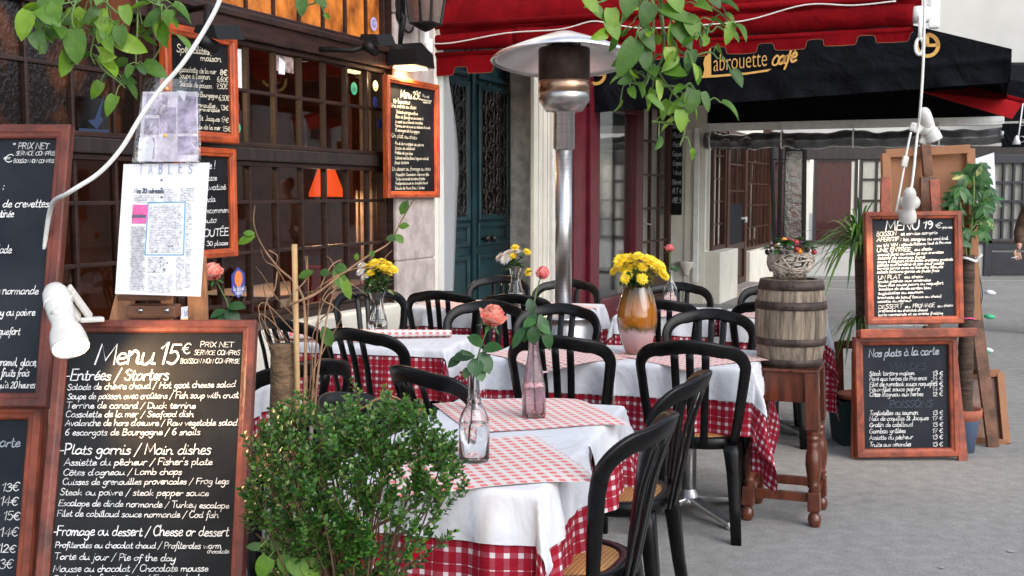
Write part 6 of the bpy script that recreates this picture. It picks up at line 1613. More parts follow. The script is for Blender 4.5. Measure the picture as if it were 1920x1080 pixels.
# the rolled-back paper on the left table
m = M(); N = 50; K_ = 12; vs = []; uvs = []
p0, p1 = at(520, 633, 5.72), at(846, 629, 5.88); ax = (p1 - p0).normalized(); L = (p1 - p0).length; sd_ = Vector((0, 0, 1)).cross(ax)
for i in range(N + 1):
    s = i / N; r = .034 - .014 * s
    for k in range(K_ * 2 + 3):
        a = -math.pi / 2 + k / K_ * math.pi; rr = r * (1 - .25 * k / (2 * K_)); c = p0 + ax * L * s; c.z = .7505 + r
        vs.append(c + sd_ * (math.cos(a) * rr * 1.35) + Vector((0, 0, math.sin(a) * rr))); uvs.append((s * L + .3, k * .0068))
kk = K_ * 2 + 3
m.add(vs, [[i * kk + k, i * kk + k + 1, (i + 1) * kk + k + 1, (i + 1) * kk + k] for i in range(N) for k in range(kk - 1)], True, uvs)
tag(m.build('rolled_paper', K['paper_check']), 'pink checked table paper rolled back across the left table', 'table paper')
paper(-.96, 5.88, -8, .36, 'flat pink checked paper left of the rolled one', sx=.62, lim=wl_(4), seed=11)

# =================================================================== BARREL ON ITS STOOL
SX, SY = 1.285, 5.17
stl = thing('wooden_stool', 'tall reddish turned-leg wooden stool carrying the small barrel', 'stool', (SX, SY, 0), R(-21))
zt = .712
m = M(); m.box(-.152, .152, -.152, .152, zt - .016, zt, .005); m.build('seat', K['stool'], stl)
ht_, hb_ = .122, .152
def corner(sx, sy, z): t = 1 - z / zt; q = ht_ + (hb_ - ht_) * t; return Vector((sx * q, sy * q, z))
for sx in (-1, 1):
    for sy in (-1, 1):
        m = M(); m.bar(corner(sx, sy, .44), corner(sx, sy, zt - .017), .062, .062, up=(0, 1, 0), bev=.004)
        pr = [(.49, .030), (.48, .024), (.472, .029), (.462, .022), (.452, .027), (.44, .031), (.43, .022), (.42, .029), (.40, .024), (.36, .034), (.30, .037), (.24, .030), (.20, .023), (.185, .03), (.175, .022), (.16, .026), (.155, .022)]
        pr = [(.155 + (z - .155) * .285 / .335, r) for z, r in pr]; vs = []; sg = 16
        for z, r in pr:
            c = corner(sx, sy, z)
            for k in range(sg): vs.append(c + Vector((r * math.cos(2 * math.pi * k / sg), r * math.sin(2 * math.pi * k / sg), 0)))
        m.add(vs, [[i * sg + k, i * sg + (k + 1) % sg, (i + 1) * sg + (k + 1) % sg, (i + 1) * sg + k] for i in range(len(pr) - 1) for k in range(sg)], True)
        m.bar(corner(sx, sy, .07), corner(sx, sy, .158), .056, .056, up=(0, 1, 0), bev=.005)
        pr = [(.07, .024), (.06, .018), (.05, .027), (.03, .031), (.01, .026), (.0, .022)]; vs = []
        for z, r in pr:
            c = corner(sx, sy, z)
            for k in range(sg): vs.append(c + Vector((r * math.cos(2 * math.pi * k / sg), r * math.sin(2 * math.pi * k / sg), 0)))
        m.add(vs, [[i * sg + k, i * sg + (k + 1) % sg, (i + 1) * sg + (k + 1) % sg, (i + 1) * sg + k] for i in range(len(pr) - 1) for k in range(sg)] + [[5 * sg + k for k in range(sg)]], True)
        m.build('leg', K['stool'], stl)
for (a, b) in (((-1, -1), (1, -1)), ((1, -1), (1, 1)), ((1, 1), (-1, 1)), ((-1, 1), (-1, -1))):
    m = M(); c0, c1 = corner(*a, .627), corner(*b, .627); d = (c1 - c0).normalized() * .033; m.bar(c0 + d, c1 - d, .135, .02, up=(0, 0, 1) if False else (c1 - c0).cross(Vector((0, 0, 1))), bev=.003); m.build('apron', K['stool'], stl)
    m = M(); c0, c1 = corner(*a, .13), corner(*b, .13); d = (c1 - c0).normalized() * .03; m.bar(c0 + d, c1 - d, .042, .022, up=(c1 - c0).cross(Vector((0, 0, 1))), bev=.003); m.build('stretcher', K['stool'], stl)
cask = thing('barrel', 'small weathered oak barrel with dark iron hoops standing on the stool', 'barrel', (SX + .008, SY, zt + .001))
HB = .40; NS = 18
def br(z): return .138 + .025 * (1 - ((z - HB / 2) / (HB / 2)) ** 2)
m = M()
for k in range(NS):
    a0, a1 = 2 * math.pi * k / NS + .004, 2 * math.pi * (k + 1) / NS - .004; vs = []; nz = 12; na = 4
    dr = random.Random(k).uniform(-.0012, .0012)
    for i in range(nz + 1):
        z = HB * i / nz
        for j in range(na + 1):
            a = a0 + (a1 - a0) * j / na; r = br(z) + dr - (.0018 if j in (0, na) else 0); vs.append(Vector((r * math.cos(a), r * math.sin(a), z)))
        for j in (na, 0):
            a = a0 + (a1 - a0) * j / na; r = br(z) - .02; vs.append(Vector((r * math.cos(a), r * math.sin(a), z)))
    q = na + 3
    m.add(vs, [[i * q + j, i * q + (j + 1) % q, (i + 1) * q + (j + 1) % q, (i + 1) * q + j] for i in range(nz) for j in range(q)] + [list(range(q))[::-1], [nz * q + j for j in range(q)]], False)
m.build('staves', K['cask'], cask)
m = M(); m.lathe([(.001, HB - .02), (.126, HB - .02)], (0, 0, 0), 32); m.lathe([(.126, .001), (.001, .001)], (0, 0, 0), 32); m.lathe([(.124, 0), (.124, HB - .01)], (0, 0, 0), 32); m.build('head', K['cask'], cask)
for z0, z1 in ((HB - .046, HB - .002), (HB - .135, HB - .098), (.10, .134), (.002, .038)):
    m = M(); m.lathe([(br(z0) - .004, z0), (br(z0) + .004, z0), (br((z0 + z1) / 2) + .0045, (z0 + z1) / 2), (br(z1) + .004, z1), (br(z1) - .004, z1)], (0, 0, 0), 40)
    for a in (-1.9, -1.75):
        b = bmesh.new(); bmesh.ops.create_uvsphere(b, u_segments=8, v_segments=6, radius=.005); m.bm(b, Matrix.Translation(((br(z0) + .004) * math.cos(a), (br(z0) + .004) * math.sin(a), (z0 + z1) / 2)), True)
    m.build('hoop', K['hoop'], cask)
zb = zt + HB + .002
bk = thing('wicker_bowl', 'round basket of grey woven willow strips on top of the barrel', 'basket', (SX + .002, SY, zb))
m = M(); rn = random.Random(12); Rb = .107
for k in range(40):
    ax_ = Vector((rn.gauss(0, .55), rn.gauss(0, .55), rn.choice((-1, 1)) * rn.uniform(.25, 1))).normalized(); u_ = ax_.orthogonal().normalized(); v_ = ax_.cross(u_); a0 = rn.uniform(0, 6.3); ln_ = rn.uniform(2.6, 5.5); off = rn.uniform(-.25, .25); pts = []
    rr = Rb * rn.uniform(.93, 1.0)
    for i in range(19):
        a = a0 + ln_ * i / 18; p = (u_ * math.cos(a) + v_ * math.sin(a)) * math.sqrt(1 - off * off) + ax_ * off; p = Vector((p.x * rr, p.y * rr, p.z * rr * .80 + .080))
        pts.append(p)
    run = []
    for p in pts + [None]:
        if p is not None and .002 < p.z < .138: run.append(p)
        else:
            if len(run) > 2: m.tube(run, .0042, 5, flat=1.0)
            run = []
m.build('woven_strips', K['wicker'], bk)
fr = thing('fruit_arrangement', 'mixed artificial fruits and green leaves heaped in the willow basket', 'fruit', (SX + .002, SY, zb + .10))
rn = random.Random(21); mats_ = ['fruit_red', 'fruit_dark', 'fruit_orange', 'fruit_red', 'petal_white', 'fruit_dark']
for nm, mk_ in (('red_fruit', 'fruit_red'), ('dark_grape', 'fruit_dark'), ('orange_fruit', 'fruit_orange'), ('white_flower', 'petal_white')):
    m = M()
    for k in range({'red_fruit': 16, 'dark_grape': 22, 'orange_fruit': 4, 'white_flower': 8}[nm]):
        a, q = rn.uniform(0, 6.3), rn.uniform(.1, 1) ** .6; r = {'red_fruit': .013, 'dark_grape': .009, 'orange_fruit': .015, 'white_flower': .010}[nm]
        b = bmesh.new(); bmesh.ops.create_icosphere(b, subdivisions=2, radius=r * rn.uniform(.85, 1.15)); m.bm(b, Matrix.Translation((.115 * q * math.cos(a), .115 * q * math.sin(a), .052 * (1 - q * q) + .018 + rn.uniform(-.008, .012))), True)
    m.build(nm, K[mk_], fr)
def leaf(m, p, d, up, L, W, fold=.25, curl=.3, n=4, kind='oval'):
    """leaf blade from p along d; 2 x n quads, creased along the midrib"""
    d = Vector(d).normalized(); s = d.cross(Vector(up));
    if s.length < 1e-4: s = d.orthogonal()
    s.normalize(); u_ = s.cross(d).normalized(); vs = []
    for i in range(n + 1):
        t = i / n
        if kind == 'heart': w_ = W * (1.02 * (1 - t) ** .75 * (.45 + 2.6 * t) ** .6 * .9) if t < 1 else 0
        elif kind == 'blade': w_ = W * (math.sin(math.pi * min(1, t * .9 + .1)) ** .5) * (1 - t * .75)
        else: w_ = W * math.sin(math.pi * (t * .92 + .04)) ** .8
        if i == n: w_ = W * .03
        c = Vector(p) + d * L * t - u_ * curl * L * t * t
        vs += [c - s * w_ + u_ * fold * w_, c, c + s * w_ + u_ * fold * w_]
    m.add(vs, [[i * 3 + j, i * 3 + j + 1, (i + 1) * 3 + j + 1, (i + 1) * 3 + j] for i in range(n) for j in (0, 1)], True)
m = M()
for k in range(60):
    a = rn.uniform(0, 6.3); q = rn.uniform(.2, 1.1); leaf(m, (.10 * q * math.cos(a), .10 * q * math.sin(a), .03 + .06 * (1.1 - q)), (math.cos(a), math.sin(a), rn.uniform(-.3, .6)), (0, 0, 1), .042, .017)
m.build('leaves', K['leaf_rose'], fr)

# =================================================================== BOTTLES, VASES AND FLOWERS
def vessel(name, label, x, y, z, prof, thick, matn, water=None, seg=36, square=0, group=None):
    t = thing(name, label, 'vase' if 'vase' in name else 'bottle', (x, y, z), R(12), group)
    inner = [(max(.002, r - thick), zz + (thick * 1.5 if i == 0 else 0)) for i, (r, zz) in enumerate(prof)]
    m = M(); m.lathe([(.0005, 0)] + prof + inner[::-1] + [(.0005, inner[0][1])], (0, 0, 0), seg)
    if square:
        for v in m.v:
            a = math.atan2(v.y, v.x); f = 1 + square * max(0, min(1, (.17 - v.z) / .05)) * (1 / max(abs(math.cos(a)), abs(math.sin(a))) - 1.12); v.x *= f; v.y *= f
    m.build('body', K[matn], t)
    if water:
        pw = [(r - .0004, zz) for r, zz in inner if zz < water]
        r_top = next((inner[i][0] + (inner[i + 1][0] - inner[i][0]) * (water - inner[i][1]) / max(1e-6, inner[i + 1][1] - inner[i][1]) for i in range(len(inner) - 1) if inner[i][1] <= water <= inner[i + 1][1]), inner[-1][0])
        m = M(); m.lathe([(.0005, pw[0][1] + .0006)] + [(r, zz + (.0006 if i == 0 else 0)) for i, (r, zz) in enumerate(pw)] + [(r_top - .0004, water), (.0005, water)], (0, 0, 0), seg)
        if square:
            for v in m.v:
                a = math.atan2(v.y, v.x); f = 1 + square * max(0, min(1, (.17 - v.z) / .05)) * (1 / max(abs(math.cos(a)), abs(math.sin(a))) - 1.12); v.x *= f; v.y *= f
        m.build('water', K['water'], t)
    return t
def rose_head(m, p, d, s, rn, bud=False):
    d = Vector(d).normalized(); u_ = d.orthogonal().normalized(); v_ = d.cross(u_)
    layers = ((.30, .95, .95, 4), (.55, .80, .9, 5), (.85, .45, .8, 6)) if not bud else ((.2, 1.0, 1.15, 3), (.34, .95, 1.1, 4), (.5, .75, 1.0, 4)) if bud == 1 else ((.18, 1.0, 1.1, 3), (.34, .95, 1.1, 4), (.55, .85, 1.05, 5), (.8, .72, .9, 4))
    for (sp_, up_, ln_, cnt) in layers:
        for k in range(cnt):
            a = 2 * math.pi * (k + rn.uniform(-.2, .2)) / cnt + sp_ * 5; o = (u_ * math.cos(a) + v_ * math.sin(a)); vs = []; n = 5; q = 4
            for i in range(n + 1):
                t = i / n; w_ = s * .62 * math.sin(math.pi * (.12 + .75 * t)) ** .7
                c = p + d * s * ln_ * (t ** .9) * (up_ if up_ > .7 else up_ + .35 * (1 - t)) + o * s * sp_ * (math.sin(t * 1.6) * .95 + (.35 * t ** 4 if not bud else .1 * t ** 4))
                tn = d.cross(o)
                for j in range(q + 1):
                    b = (j / q - .5) * 2; vs.append(c + tn * w_ * b - o * s * .30 * b * b * (1 - .5 * t) + d * s * (-.10 * b * b * t + rn.uniform(-.02, .02)))
            m.add(vs, [[i * (q + 1) + j, i * (q + 1) + j + 1, (i + 1) * (q + 1) + j + 1, (i + 1) * (q + 1) + j] for i in range(n) for j in range(q)], True)
def daisy(m, mc, p, d, r, rn, petals=26, layers=3):
    d = Vector(d).normalized(); u_ = d.orthogonal().normalized(); v_ = d.cross(u_)
    for l in range(layers):
        for k in range(petals):
            a = 2 * math.pi * (k + .5 * l) / petals + rn.uniform(-.1, .1); o = u_ * math.cos(a) + v_ * math.sin(a)
            leaf(m, p + d * .002 * l, o + d * (.08 + .32 * l + rn.uniform(-.1, .1)), d, r * (1 - .2 * l) * rn.uniform(.85, 1.1), r * .13, .2, .12, 2)
    b = bmesh.new(); bmesh.ops.create_uvsphere(b, u_segments=10, v_segments=6, radius=r * .22); mc.bm(b, Matrix.Translation(p + d * .004), True)
# clear bottle with the coral rose
bx, by = -.107, 3.12; pz = .7515
vessel('glass_bottle', 'clear round bottle of water with a coral rose on the front table', bx, by, pz, [(.040, 0), (.0435, .006), (.0435, .10), (.042, .118), (.034, .138), (.022, .158), (.0195, .168), (.021, .172), (.0185, .178), (.0165, .20), (.0145, .25), (.0145, .262), (.0175, .264), (.0175, .272), (.0155, .276)], .0028, 'glass', .105)
def stems(name, label, cat, base, stem_pts, heads, petal, leaves_, leafm='leaf_rose', stemr=.0022, rnseed=1, bud=False):
    t = thing(name, label, cat, base); b = Vector(base); rn = random.Random(rnseed)
    m = M(off=b)
    for pts in stem_pts: m.tube(smooth_path(pts, 5), stemr, 6)
    m.build('stem', K['stem'], t)
    m = M(off=b)
    for (p, d, s) in heads: rose_head(m, Vector(p), d, s, rn, 1 if bud else 2)
    m.build('petals', K[petal], t)
    if not bud or True:
        m = M(off=b)
        for (p, d, s) in heads:
            dd = Vector(d).normalized(); u_ = dd.orthogonal().normalized(); v_ = dd.cross(u_)
            for k in range(5):
                a = 2 * math.pi * k / 5; o = u_ * math.cos(a) + v_ * math.sin(a); leaf(m, Vector(p) - dd * s * .05, o + dd * (.9 if bud else -.1), dd, s * .75, s * .13)
            bb = bmesh.new(); bmesh.ops.create_uvsphere(bb, u_segments=10, v_segments=6, radius=s * .2); m.bm(bb, Matrix.Translation(Vector(p) + dd * .05 * s), True)
        for (px, py, Y, dx, dz, dy, L, Wd) in leaves_: leaf(m, at(px, py, Y), (dx, dy, dz), (0, -.6, .8), L, Wd, .18, .25, 5)
        m.build('leaves', K[leafm], t)
    return t
Y = by
stems('rose', 'coral rose leaning right from the clear front bottle', 'rose', (bx, by, pz),
      [[(bx - .012, by, pz + .05), (bx - .006, by, pz + .15), at(886, 720, Y), at(893, 680, Y), at(905, 640, Y), at(919, 605, Y)]],
      [(at(919, 607, Y), (.30, -.25, .9), .051)], 'petal_rose',
      [(890, 668, Y, -.9, .1, -.3, .062, .022), (868, 668, Y, -.9, -.45, -.3, .052, .017), (905, 648, Y - .01, -.8, .7, -.3, .05, .023), (905, 655, Y - .02, .85, .25, -.3, .055, .023), (902, 660, Y - .02, .45, -.9, -.4, .064, .022), (890, 672, Y - .03, .1, -.8, -.5, .05, .024), (884, 665, Y - .02, -.3, .3, -.8, .05, .024), (895, 690, Y - .02, .3, -.6, -.4, .04, .018), (880, 688, Y - .02, -.3, -.6, -.4, .035, .014), (898, 676, Y, .7, -.3, -.2, .045, .02)])
# pink pressed bottle with the rosebud
qx, qy = .073, 3.74
vessel('pink_bottle', 'square pressed pink bottle with a drooping rosebud stem on the second table', qx, qy, pz + .001, [(.036, 0), (.040, .005), (.040, .10), (.0385, .118), (.032, .148), (.024, .19), (.0175, .232), (.0165, .258), (.0185, .262), (.0165, .268)], .003, 'glass_pink', .115, 40, .62)
Y = qy
stems('rosebud', 'closed pink rosebud with drooping leaves in the pink bottle', 'rose', (qx, qy, pz),
      [[(qx + .003, qy, pz + .02), (qx, qy, pz + .14), at(1000, 640, Y), at(999, 600, Y), at(1003, 560, Y), at(1013, 522, Y)]],
      [(at(1014, 521, Y), (.30, -.1, .95), .036)], 'petal_pink',
      [(1000, 583, Y, -.15, -1, -.3, .06, .020), (992, 560, Y - .01, .25, -.95, -.3, .05, .019), (1012, 590, Y - .01, .35, -.95, -.2, .082, .022), (1020, 610, Y - .01, .3, -1, -.2, .085, .02), (985, 612, Y - .01, -.6, -.8, -.2, .085, .018), (990, 608, Y, -.3, -.95, -.3, .06, .02), (1000, 612, Y - .02, 0, -1, -.2, .06, .022), (1008, 610, Y - .02, .9, -.4, -.2, .05, .02), (1005, 600, Y - .01, -.7, -.2, -.4, .05, .02)], rnseed=4, bud=True)
# amber vase with yellow daisies
vx, vy = .59, 5.25
vt = thing('amber_vase', 'tall amber and pink art glass vase on the middle table', 'vase', (vx, vy, pz))
pr = [(.001, 0), (.045, 0), (.056, .012), (.075, .06), (.090, .12), (.0955, .165), (.092, .21), (.078, .27), (.060, .315), (.053, .328), (.049, .328), (.056, .31), (.072, .27), (.08, .2), (.001, .18)]
m = M(); m.lathe(pr, (0, 0, 0), 40); m.build('body', K['vase_amber'], vt)
def bouquet(name, label, base, mouth, heads, leafm, seed, sp_=.02, greens=14, gl=.05):
    t = thing(name, label, 'flowers', base); b = Vector(base); rn = random.Random(seed); kinds = {}
    ms = M(off=b); mc = M(off=b); ml = M(off=b)
    for (p, r, kd) in heads:
        p = Vector(p); d = (p - Vector(mouth)); d.normalize(); d = (d + Vector((0, -.55, .25))).normalized()
        mm = kinds.setdefault(kd, M(off=b)); daisy(mm, mc, p, d, r, rn)
        mo = Vector(mouth) + Vector((rn.uniform(-sp_, sp_), rn.uniform(-sp_, sp_), 0)); bo = Vector(base) + Vector((rn.uniform(-sp_, sp_) * .5, rn.uniform(-sp_, sp_) * .5, .02))
        ms.tube(smooth_path([bo, mo, (mo + p) / 2 + Vector((0, 0, .01)), p - d * .004], 4), .002, 5)
        for k in range(2):
            q = mo.lerp(p, rn.uniform(.2, .75)); leaf(ml, q, (rn.uniform(-1, 1), rn.uniform(-1, .4), rn.uniform(-.3, .7)), (0, 0, 1), gl * rn.uniform(.5, 1), gl * .22)
    for k in range(greens):
        a = rn.uniform(0, 6.3); leaf(ml, Vector(mouth) + Vector((.6 * sp_ * math.cos(a), .6 * sp_ * math.sin(a), .005)), (math.cos(a), math.sin(a), rn.uniform(-.1, .9)), (0, 0, 1), gl * rn.uniform(.7, 1.3), gl * .2)
    ms.build('stems', K['stem'], t); ml.build('leaves', K['leaf_rose'], t); mc.build('centres', K['gold'], t)
    for kd, mm in kinds.items(): mm.build('petals', K[kd], t)
    return t
rn = random.Random(31); Y = vy; hd = []
for (px, py) in ((1160, 492), (1178, 484), (1196, 480), (1215, 486), (1232, 496), (1152, 508), (1170, 502), (1188, 497), (1206, 500), (1224, 508), (1242, 512), (1163, 486), (1176, 514), (1200, 512), (1216, 520), (1240, 500), (1182, 486), (1222, 490)):
    hd.append((at(px, py, Y + rn.uniform(-.06, .05)), .036 * rn.uniform(.85, 1.15), 'petal_yellow'))
hd.append((at(1248, 518, Y - .04), .026, 'petal_yellow')); hd.append((at(1172, 522, Y - .07), .03, 'petal_yellow')); hd.append((at(1204, 523, Y - .07), .032, 'petal_yellow'))
bouquet('yellow_daisies', 'full bunch of yellow daisies in the amber vase', (vx, vy, pz + .19), (vx, vy, pz + .33), hd, 'leaf_rose', 5, .035, 26, .06)
# clear vase by the window with yellow and white daisies
def clear_vase(label, x, y, z0, h, r): return vessel('clear_vase', label, x, y, z0, [(r * .85, 0), (r, .01), (r * .98, h * .3), (r * .62, h * .62), (r * .55, h * .75), (r * .85, h * .98), (r * .9, h)], .003, 'glass', h * .33, 28)
x3, y3 = at(708, 600, 5.98).x, 5.98
clear_vase('clear waisted vase of yellow and white flowers near the window', x3, y3, pz, .235, .054)
hd = []; Y = y3
for (px, py) in ((690, 500), (703, 493), (717, 490), (729, 496), (738, 505), (695, 512), (712, 505), (727, 512), (705, 500), (720, 502), (700, 522)): hd.append((at(px, py, Y + rn.uniform(-.05, .05)), .034 * rn.uniform(.85, 1.1), 'petal_yellow'))
for (px, py) in ((678, 498), (676, 510), (684, 520)): hd.append((at(px, py, Y + rn.uniform(-.03, .03)), .03, 'petal_white'))
bouquet('mixed_daisies', 'yellow daisies with a few white ones before the dark window', (x3, y3, pz + .02), (x3, y3, pz + .235), hd, 'leaf_rose', 8, .03, 22, .09)
x4, y4 = at(967, 550, 7.55).x, 7.55
clear_vase('clear waisted vase of white flowers before the teal door', x4, y4, pz, .26, .055)
hd = []; Y = y4
for (px, py) in ((938, 482), (952, 476), (966, 472), (948, 486)): hd.append((at(px, py, Y + rn.uniform(-.04, .04)), .048, 'petal_white'))
for (px, py) in ((962, 480), (988, 472), (966, 464), (990, 510)): hd.append((at(px, py, Y - .03), .034, 'petal_yellow'))
bouquet('white_daisies', 'white shaggy daisies with some yellow ones before the teal door', (x4, y4, pz + .02), (x4, y4, pz + .26), hd, 'leaf_rose', 9, .03, 20, .08)
x5, y5 = at(1257, 560, 7.25).x, 7.25
vessel('glass_bottle', 'clear bottle with one pink rose on the back right table', x5, y5, pz, [(.04, 0), (.044, .008), (.044, .13), (.04, .15), (.02, .185), (.014, .215), (.0135, .27), (.017, .275)], .003, 'glass', .12, 28)
Y = y5
stems('pink_rose', 'pale pink open rose in the bottle on the back right table', 'rose', (x5, y5, pz), [[(x5, y5, pz + .03), (x5, y5, pz + .2), at(1256, 510, Y), at(1255, 472, Y)]], [(at(1255, 471, Y), (.05, -.2, .95), .042)], 'petal_pink',
      [(1256, 505, Y, .9, .2, -.2, .06, .02), (1256, 512, Y, -.8, .0, -.2, .05, .02), (1258, 500, Y, .8, -.5, -.2, .05, .02)], rnseed=7)
x6, y6 = at(424, 640, 4.2).x, 4.25
vessel('glass_bottle', 'clear bottle with a coral rose behind the front menu board', x6, y6, pz, [(.036, 0), (.04, .006), (.04, .11), (.02, .16), (.015, .2), (.015, .24)], .003, 'glass', .1, 24)
Y = y6
stems('coral_rose', 'coral rose with dark leaves beside the newspaper page', 'rose', (x6, y6, pz), [[(x6, y6, pz + .03), (x6, y6, pz + .2), at(428, 575, Y), at(415, 545, Y), at(404, 524, Y)]], [(at(402, 522, Y), (-.12, -.3, .9), .056)], 'petal_rose',
      [(425, 575, Y, .9, .15, -.3, .075, .026), (424, 580, Y - .01, .6, -.5, -.4, .08, .028), (422, 582, Y, -.7, -.2, -.3, .06, .02), (420, 588, Y - .01, -.2, -.9, -.3, .07, .024), (428, 590, Y, .3, -.9, -.3, .07, .024)], rnseed=3)

# =================================================================== PLANTS
def twig_path(pts, Y): return [at(p[0], p[1], Y + (p[2] if len(p) > 2 else 0)) for p in pts]
# --- box bush in front
BX, BY = -.36, 2.50
bush = thing('box_bush', 'dense small-leaved box bush in front of the white table', 'bush', (BX, BY, .12))
rn = random.Random(42); ml = M(off=(BX, BY, .12)); mt = M(off=(BX, BY, .12))
def in_sil(px, py):
    # uneven silhouette of the bush in the frontal view
    pts = [(440, 915), (478, 860), (470, 810), (505, 760), (560, 748), (610, 765), (660, 735), (715, 722), (760, 745), (800, 775), (842, 815), (872, 880), (866, 930), (835, 960), (840, 1000), (770, 1040), (745, 1100), (500, 1100), (490, 1010), (470, 960)]
    c = False; j = len(pts) - 1
    for i in range(len(pts)):
        if (pts[i][1] > py) != (pts[j][1] > py) and px < (pts[j][0] - pts[i][0]) * (py - pts[i][1]) / (pts[j][1] - pts[i][1]) + pts[i][0]: c = not c
        j = i
    return c
base = Vector((BX, BY, .40)); tips = []
cx_, cy_ = 660, 900
sk = [at(657, 1240, BY), at(640, 1120, BY), at(670, 1110, BY + .03)]
guard = 0
while len(tips) < 680 and guard < 20000:
    guard += 1
    px, py = rn.uniform(430, 890), rn.uniform(715, 1100)
    if not in_sil(px, py): continue
    lowright = px > 690 and py > 865
    if lowright and rn.random() < .35: continue
    if lowright and py > 940 and rn.random() < .5: continue
    dx, dy = (px - cx_) / 215, (py - cy_) / 190; rad = math.sqrt(max(0, 1 - min(1, dx * dx + dy * dy)))
    dpt = rn.uniform(-1, .75) * (.06 + .19 * rad)
    if rn.random() < .62: dpt = -(.03 + .19 * rad) * rn.uniform(.72, 1.02)
    # clumps: denser heads with gaps between
    cl = math.sin(px * .052 + 1.3) * math.sin(py * .061 + .4) + .5 * math.sin(px * .11 + py * .09)
    if cl < -.55 and rn.random() < .75: continue
    tips.append(at(px, py, BY + dpt))
for k in range(26):                                   # longer shoots standing out of the outline
    px, py = rn.uniform(440, 880), rn.uniform(725, 1000); dx, dy = (px - cx_) / 215, (py - cy_) / 190; q = math.hypot(dx, dy)
    if q > .05: s_ = rn.uniform(.98, 1.09) / q; tips.append(at(cx_ + dx * s_ * 208, cy_ + dy * s_ * 172, BY + rn.uniform(-.1, .05)))
for i, tp in enumerate(tips):
    root = base + Vector((rn.uniform(-.06, .06), rn.uniform(-.05, .05), rn.uniform(-.1, .1)))
    d = (tp - root); mid = root + d * .55 + Vector((rn.uniform(-.03, .03), rn.uniform(-.03, .03), rn.uniform(-.01, .05)))
    if i % 9 == 0:
        mt.tube(smooth_path([root - Vector((0, 0, .1)), root, mid, tp], 3), [.0042, .004, .0036, .0032, .003, .0026, .0022, .002, .0015, .001], 5, False)
    dn = (tp - mid).normalized(); dn = (dn + Vector((rn.uniform(-.45, .45), rn.uniform(-.6, .2), rn.uniform(-.1, .6)))).normalized()
    L = rn.uniform(.035, .062); q = tp - dn * L; mt.tube([q, tp], .0009, 4, False)
    s0 = dn.orthogonal().normalized(); s1 = dn.cross(s0); nn = rn.randint(5, 7)
    for k in range(nn):
        t = k / (nn - 1); p = q.lerp(tp, .1 + .9 * t); a = k * math.pi / 2 + rn.uniform(-.3, .3)
        for sgn in (0, math.pi):
            o = s0 * math.cos(a + sgn) + s1 * math.sin(a + sgn); sz = rn.uniform(.0105, .0185) * (1 - .22 * t)
            leaf(ml, p, o + dn * (.35 + .8 * t) + Vector((0, -.15, .12)), dn + Vector((0, -.2, .3)), sz * 1.15, sz * .36, .18, .18, 3)
    leaf(ml, tp, dn, s0, .011, .004, .2, .1, 3)
for pts in (((640, 1100), (690, 1000), (760, 960), (838, 905), (872, 888)), ((650, 1110), (600, 1000), (520, 960), (455, 918)), ((690, 1110), (740, 1010), (800, 985), (850, 905)), ((640, 1120), (560, 1010), (500, 900)), ((660, 1100), (700, 960), (720, 880)), ((650, 1100), (640, 950), (620, 850)), ((655, 1100), (735, 1040), (748, 985)), ((640, 1100), (545, 1060), (480, 1000))):
    P_ = smooth_path([at(x, y, BY - .05 + .03 * i) for i, (x, y) in enumerate(pts)], 5); mt.tube(P_, [.0055 * (1 - .75 * i / len(P_)) for i in range(len(P_))], 6, False)
ml.build('foliage', K['leaf_box'], bush); mt.build('branches', K['twig_dark'], bush)
pb = thing('planter', 'dark red planter of the box bush at the lower edge', 'pot', (BX, BY + .05, 0))
m = M(); m.lathe([(.001, .01), (.16, .01), (.2, .33), (.215, .33), (.215, .36), (.19, .36), (.185, .33), (.001, .31)], (0, 0, 0), 32); m.build('pot', K['pot_dark'], pb)
# trailing light leaves low left of the bush
pl_ = thing('trailing_plant', 'few large heart leaves of a trailing plant under the left of the box bush', 'plant', at(520, 1070, 2.42))
o_ = at(520, 1070, 2.42); m = M(off=o_); ms = M(off=o_)
for (px, py, dx, dz, L, Wd) in ((505, 1045, -.5, -.8, .05, .026), (545, 1045, .7, -.6, .062, .030), (532, 1040, .1, -1, .045, .02), (575, 1050, .5, -.8, .055, .026), (488, 1025, -.9, .1, .03, .012), (525, 1030, -.4, .5, .03, .014), (560, 1075, .2, -.9, .05, .025)):
    leaf(m, at(px, py, 2.40), (dx, -.25, dz), (0, -1, .4), L, Wd, .12, .25, 5, 'heart'); ms.tube(smooth_path([at(540, 1110, 2.42), at((px + 540) / 2, py - 10, 2.41), at(px, py, 2.40)], 4), .0016, 5, False)
m.build('leaves', K['leaf_pothos'], pl_); ms.build('stems', K['stem'], pl_)

# --- cut trunk, bamboo cane and dry twigs
YT = 3.0
tr = thing('dry_plant', 'half dead plant with a cut fibrous trunk, bamboo cane and bare curling twigs', 'plant', (at(530, 900, YT).x, YT, 0))
o_ = Vector((at(530, 900, YT).x, YT, 0))
m = M(off=o_); path = [at(533, 1100, YT), at(531, 900, YT), at(529, 760, YT), at(530, 700, YT), at(530, 645, YT)]; P_ = smooth_path(path, 8); rr = random.Random(2)
m.tube(P_, [.033 * (1 + rr.uniform(-.025, .025)) for i in range(len(P_))], 18)
for k in range(30):
    a = rr.uniform(0, 6.3); b = at(530, 645 + rr.uniform(-2, 8), YT) + Vector((.031 * math.cos(a), .031 * math.sin(a), 0)); m.tube([b, b + Vector((.006 * math.cos(a), .006 * math.sin(a), rr.uniform(-.012, .014)))], .0012, 4)
m.build('trunk', K['bark'], tr)
m = M(off=o_); m.tube([at(562, 1000, YT - .03), at(557, 700, YT - .03), at(552, 458, YT)], .0075, 10); m.build('bamboo_cane', K['bamboo'], tr)
m = M(off=o_)
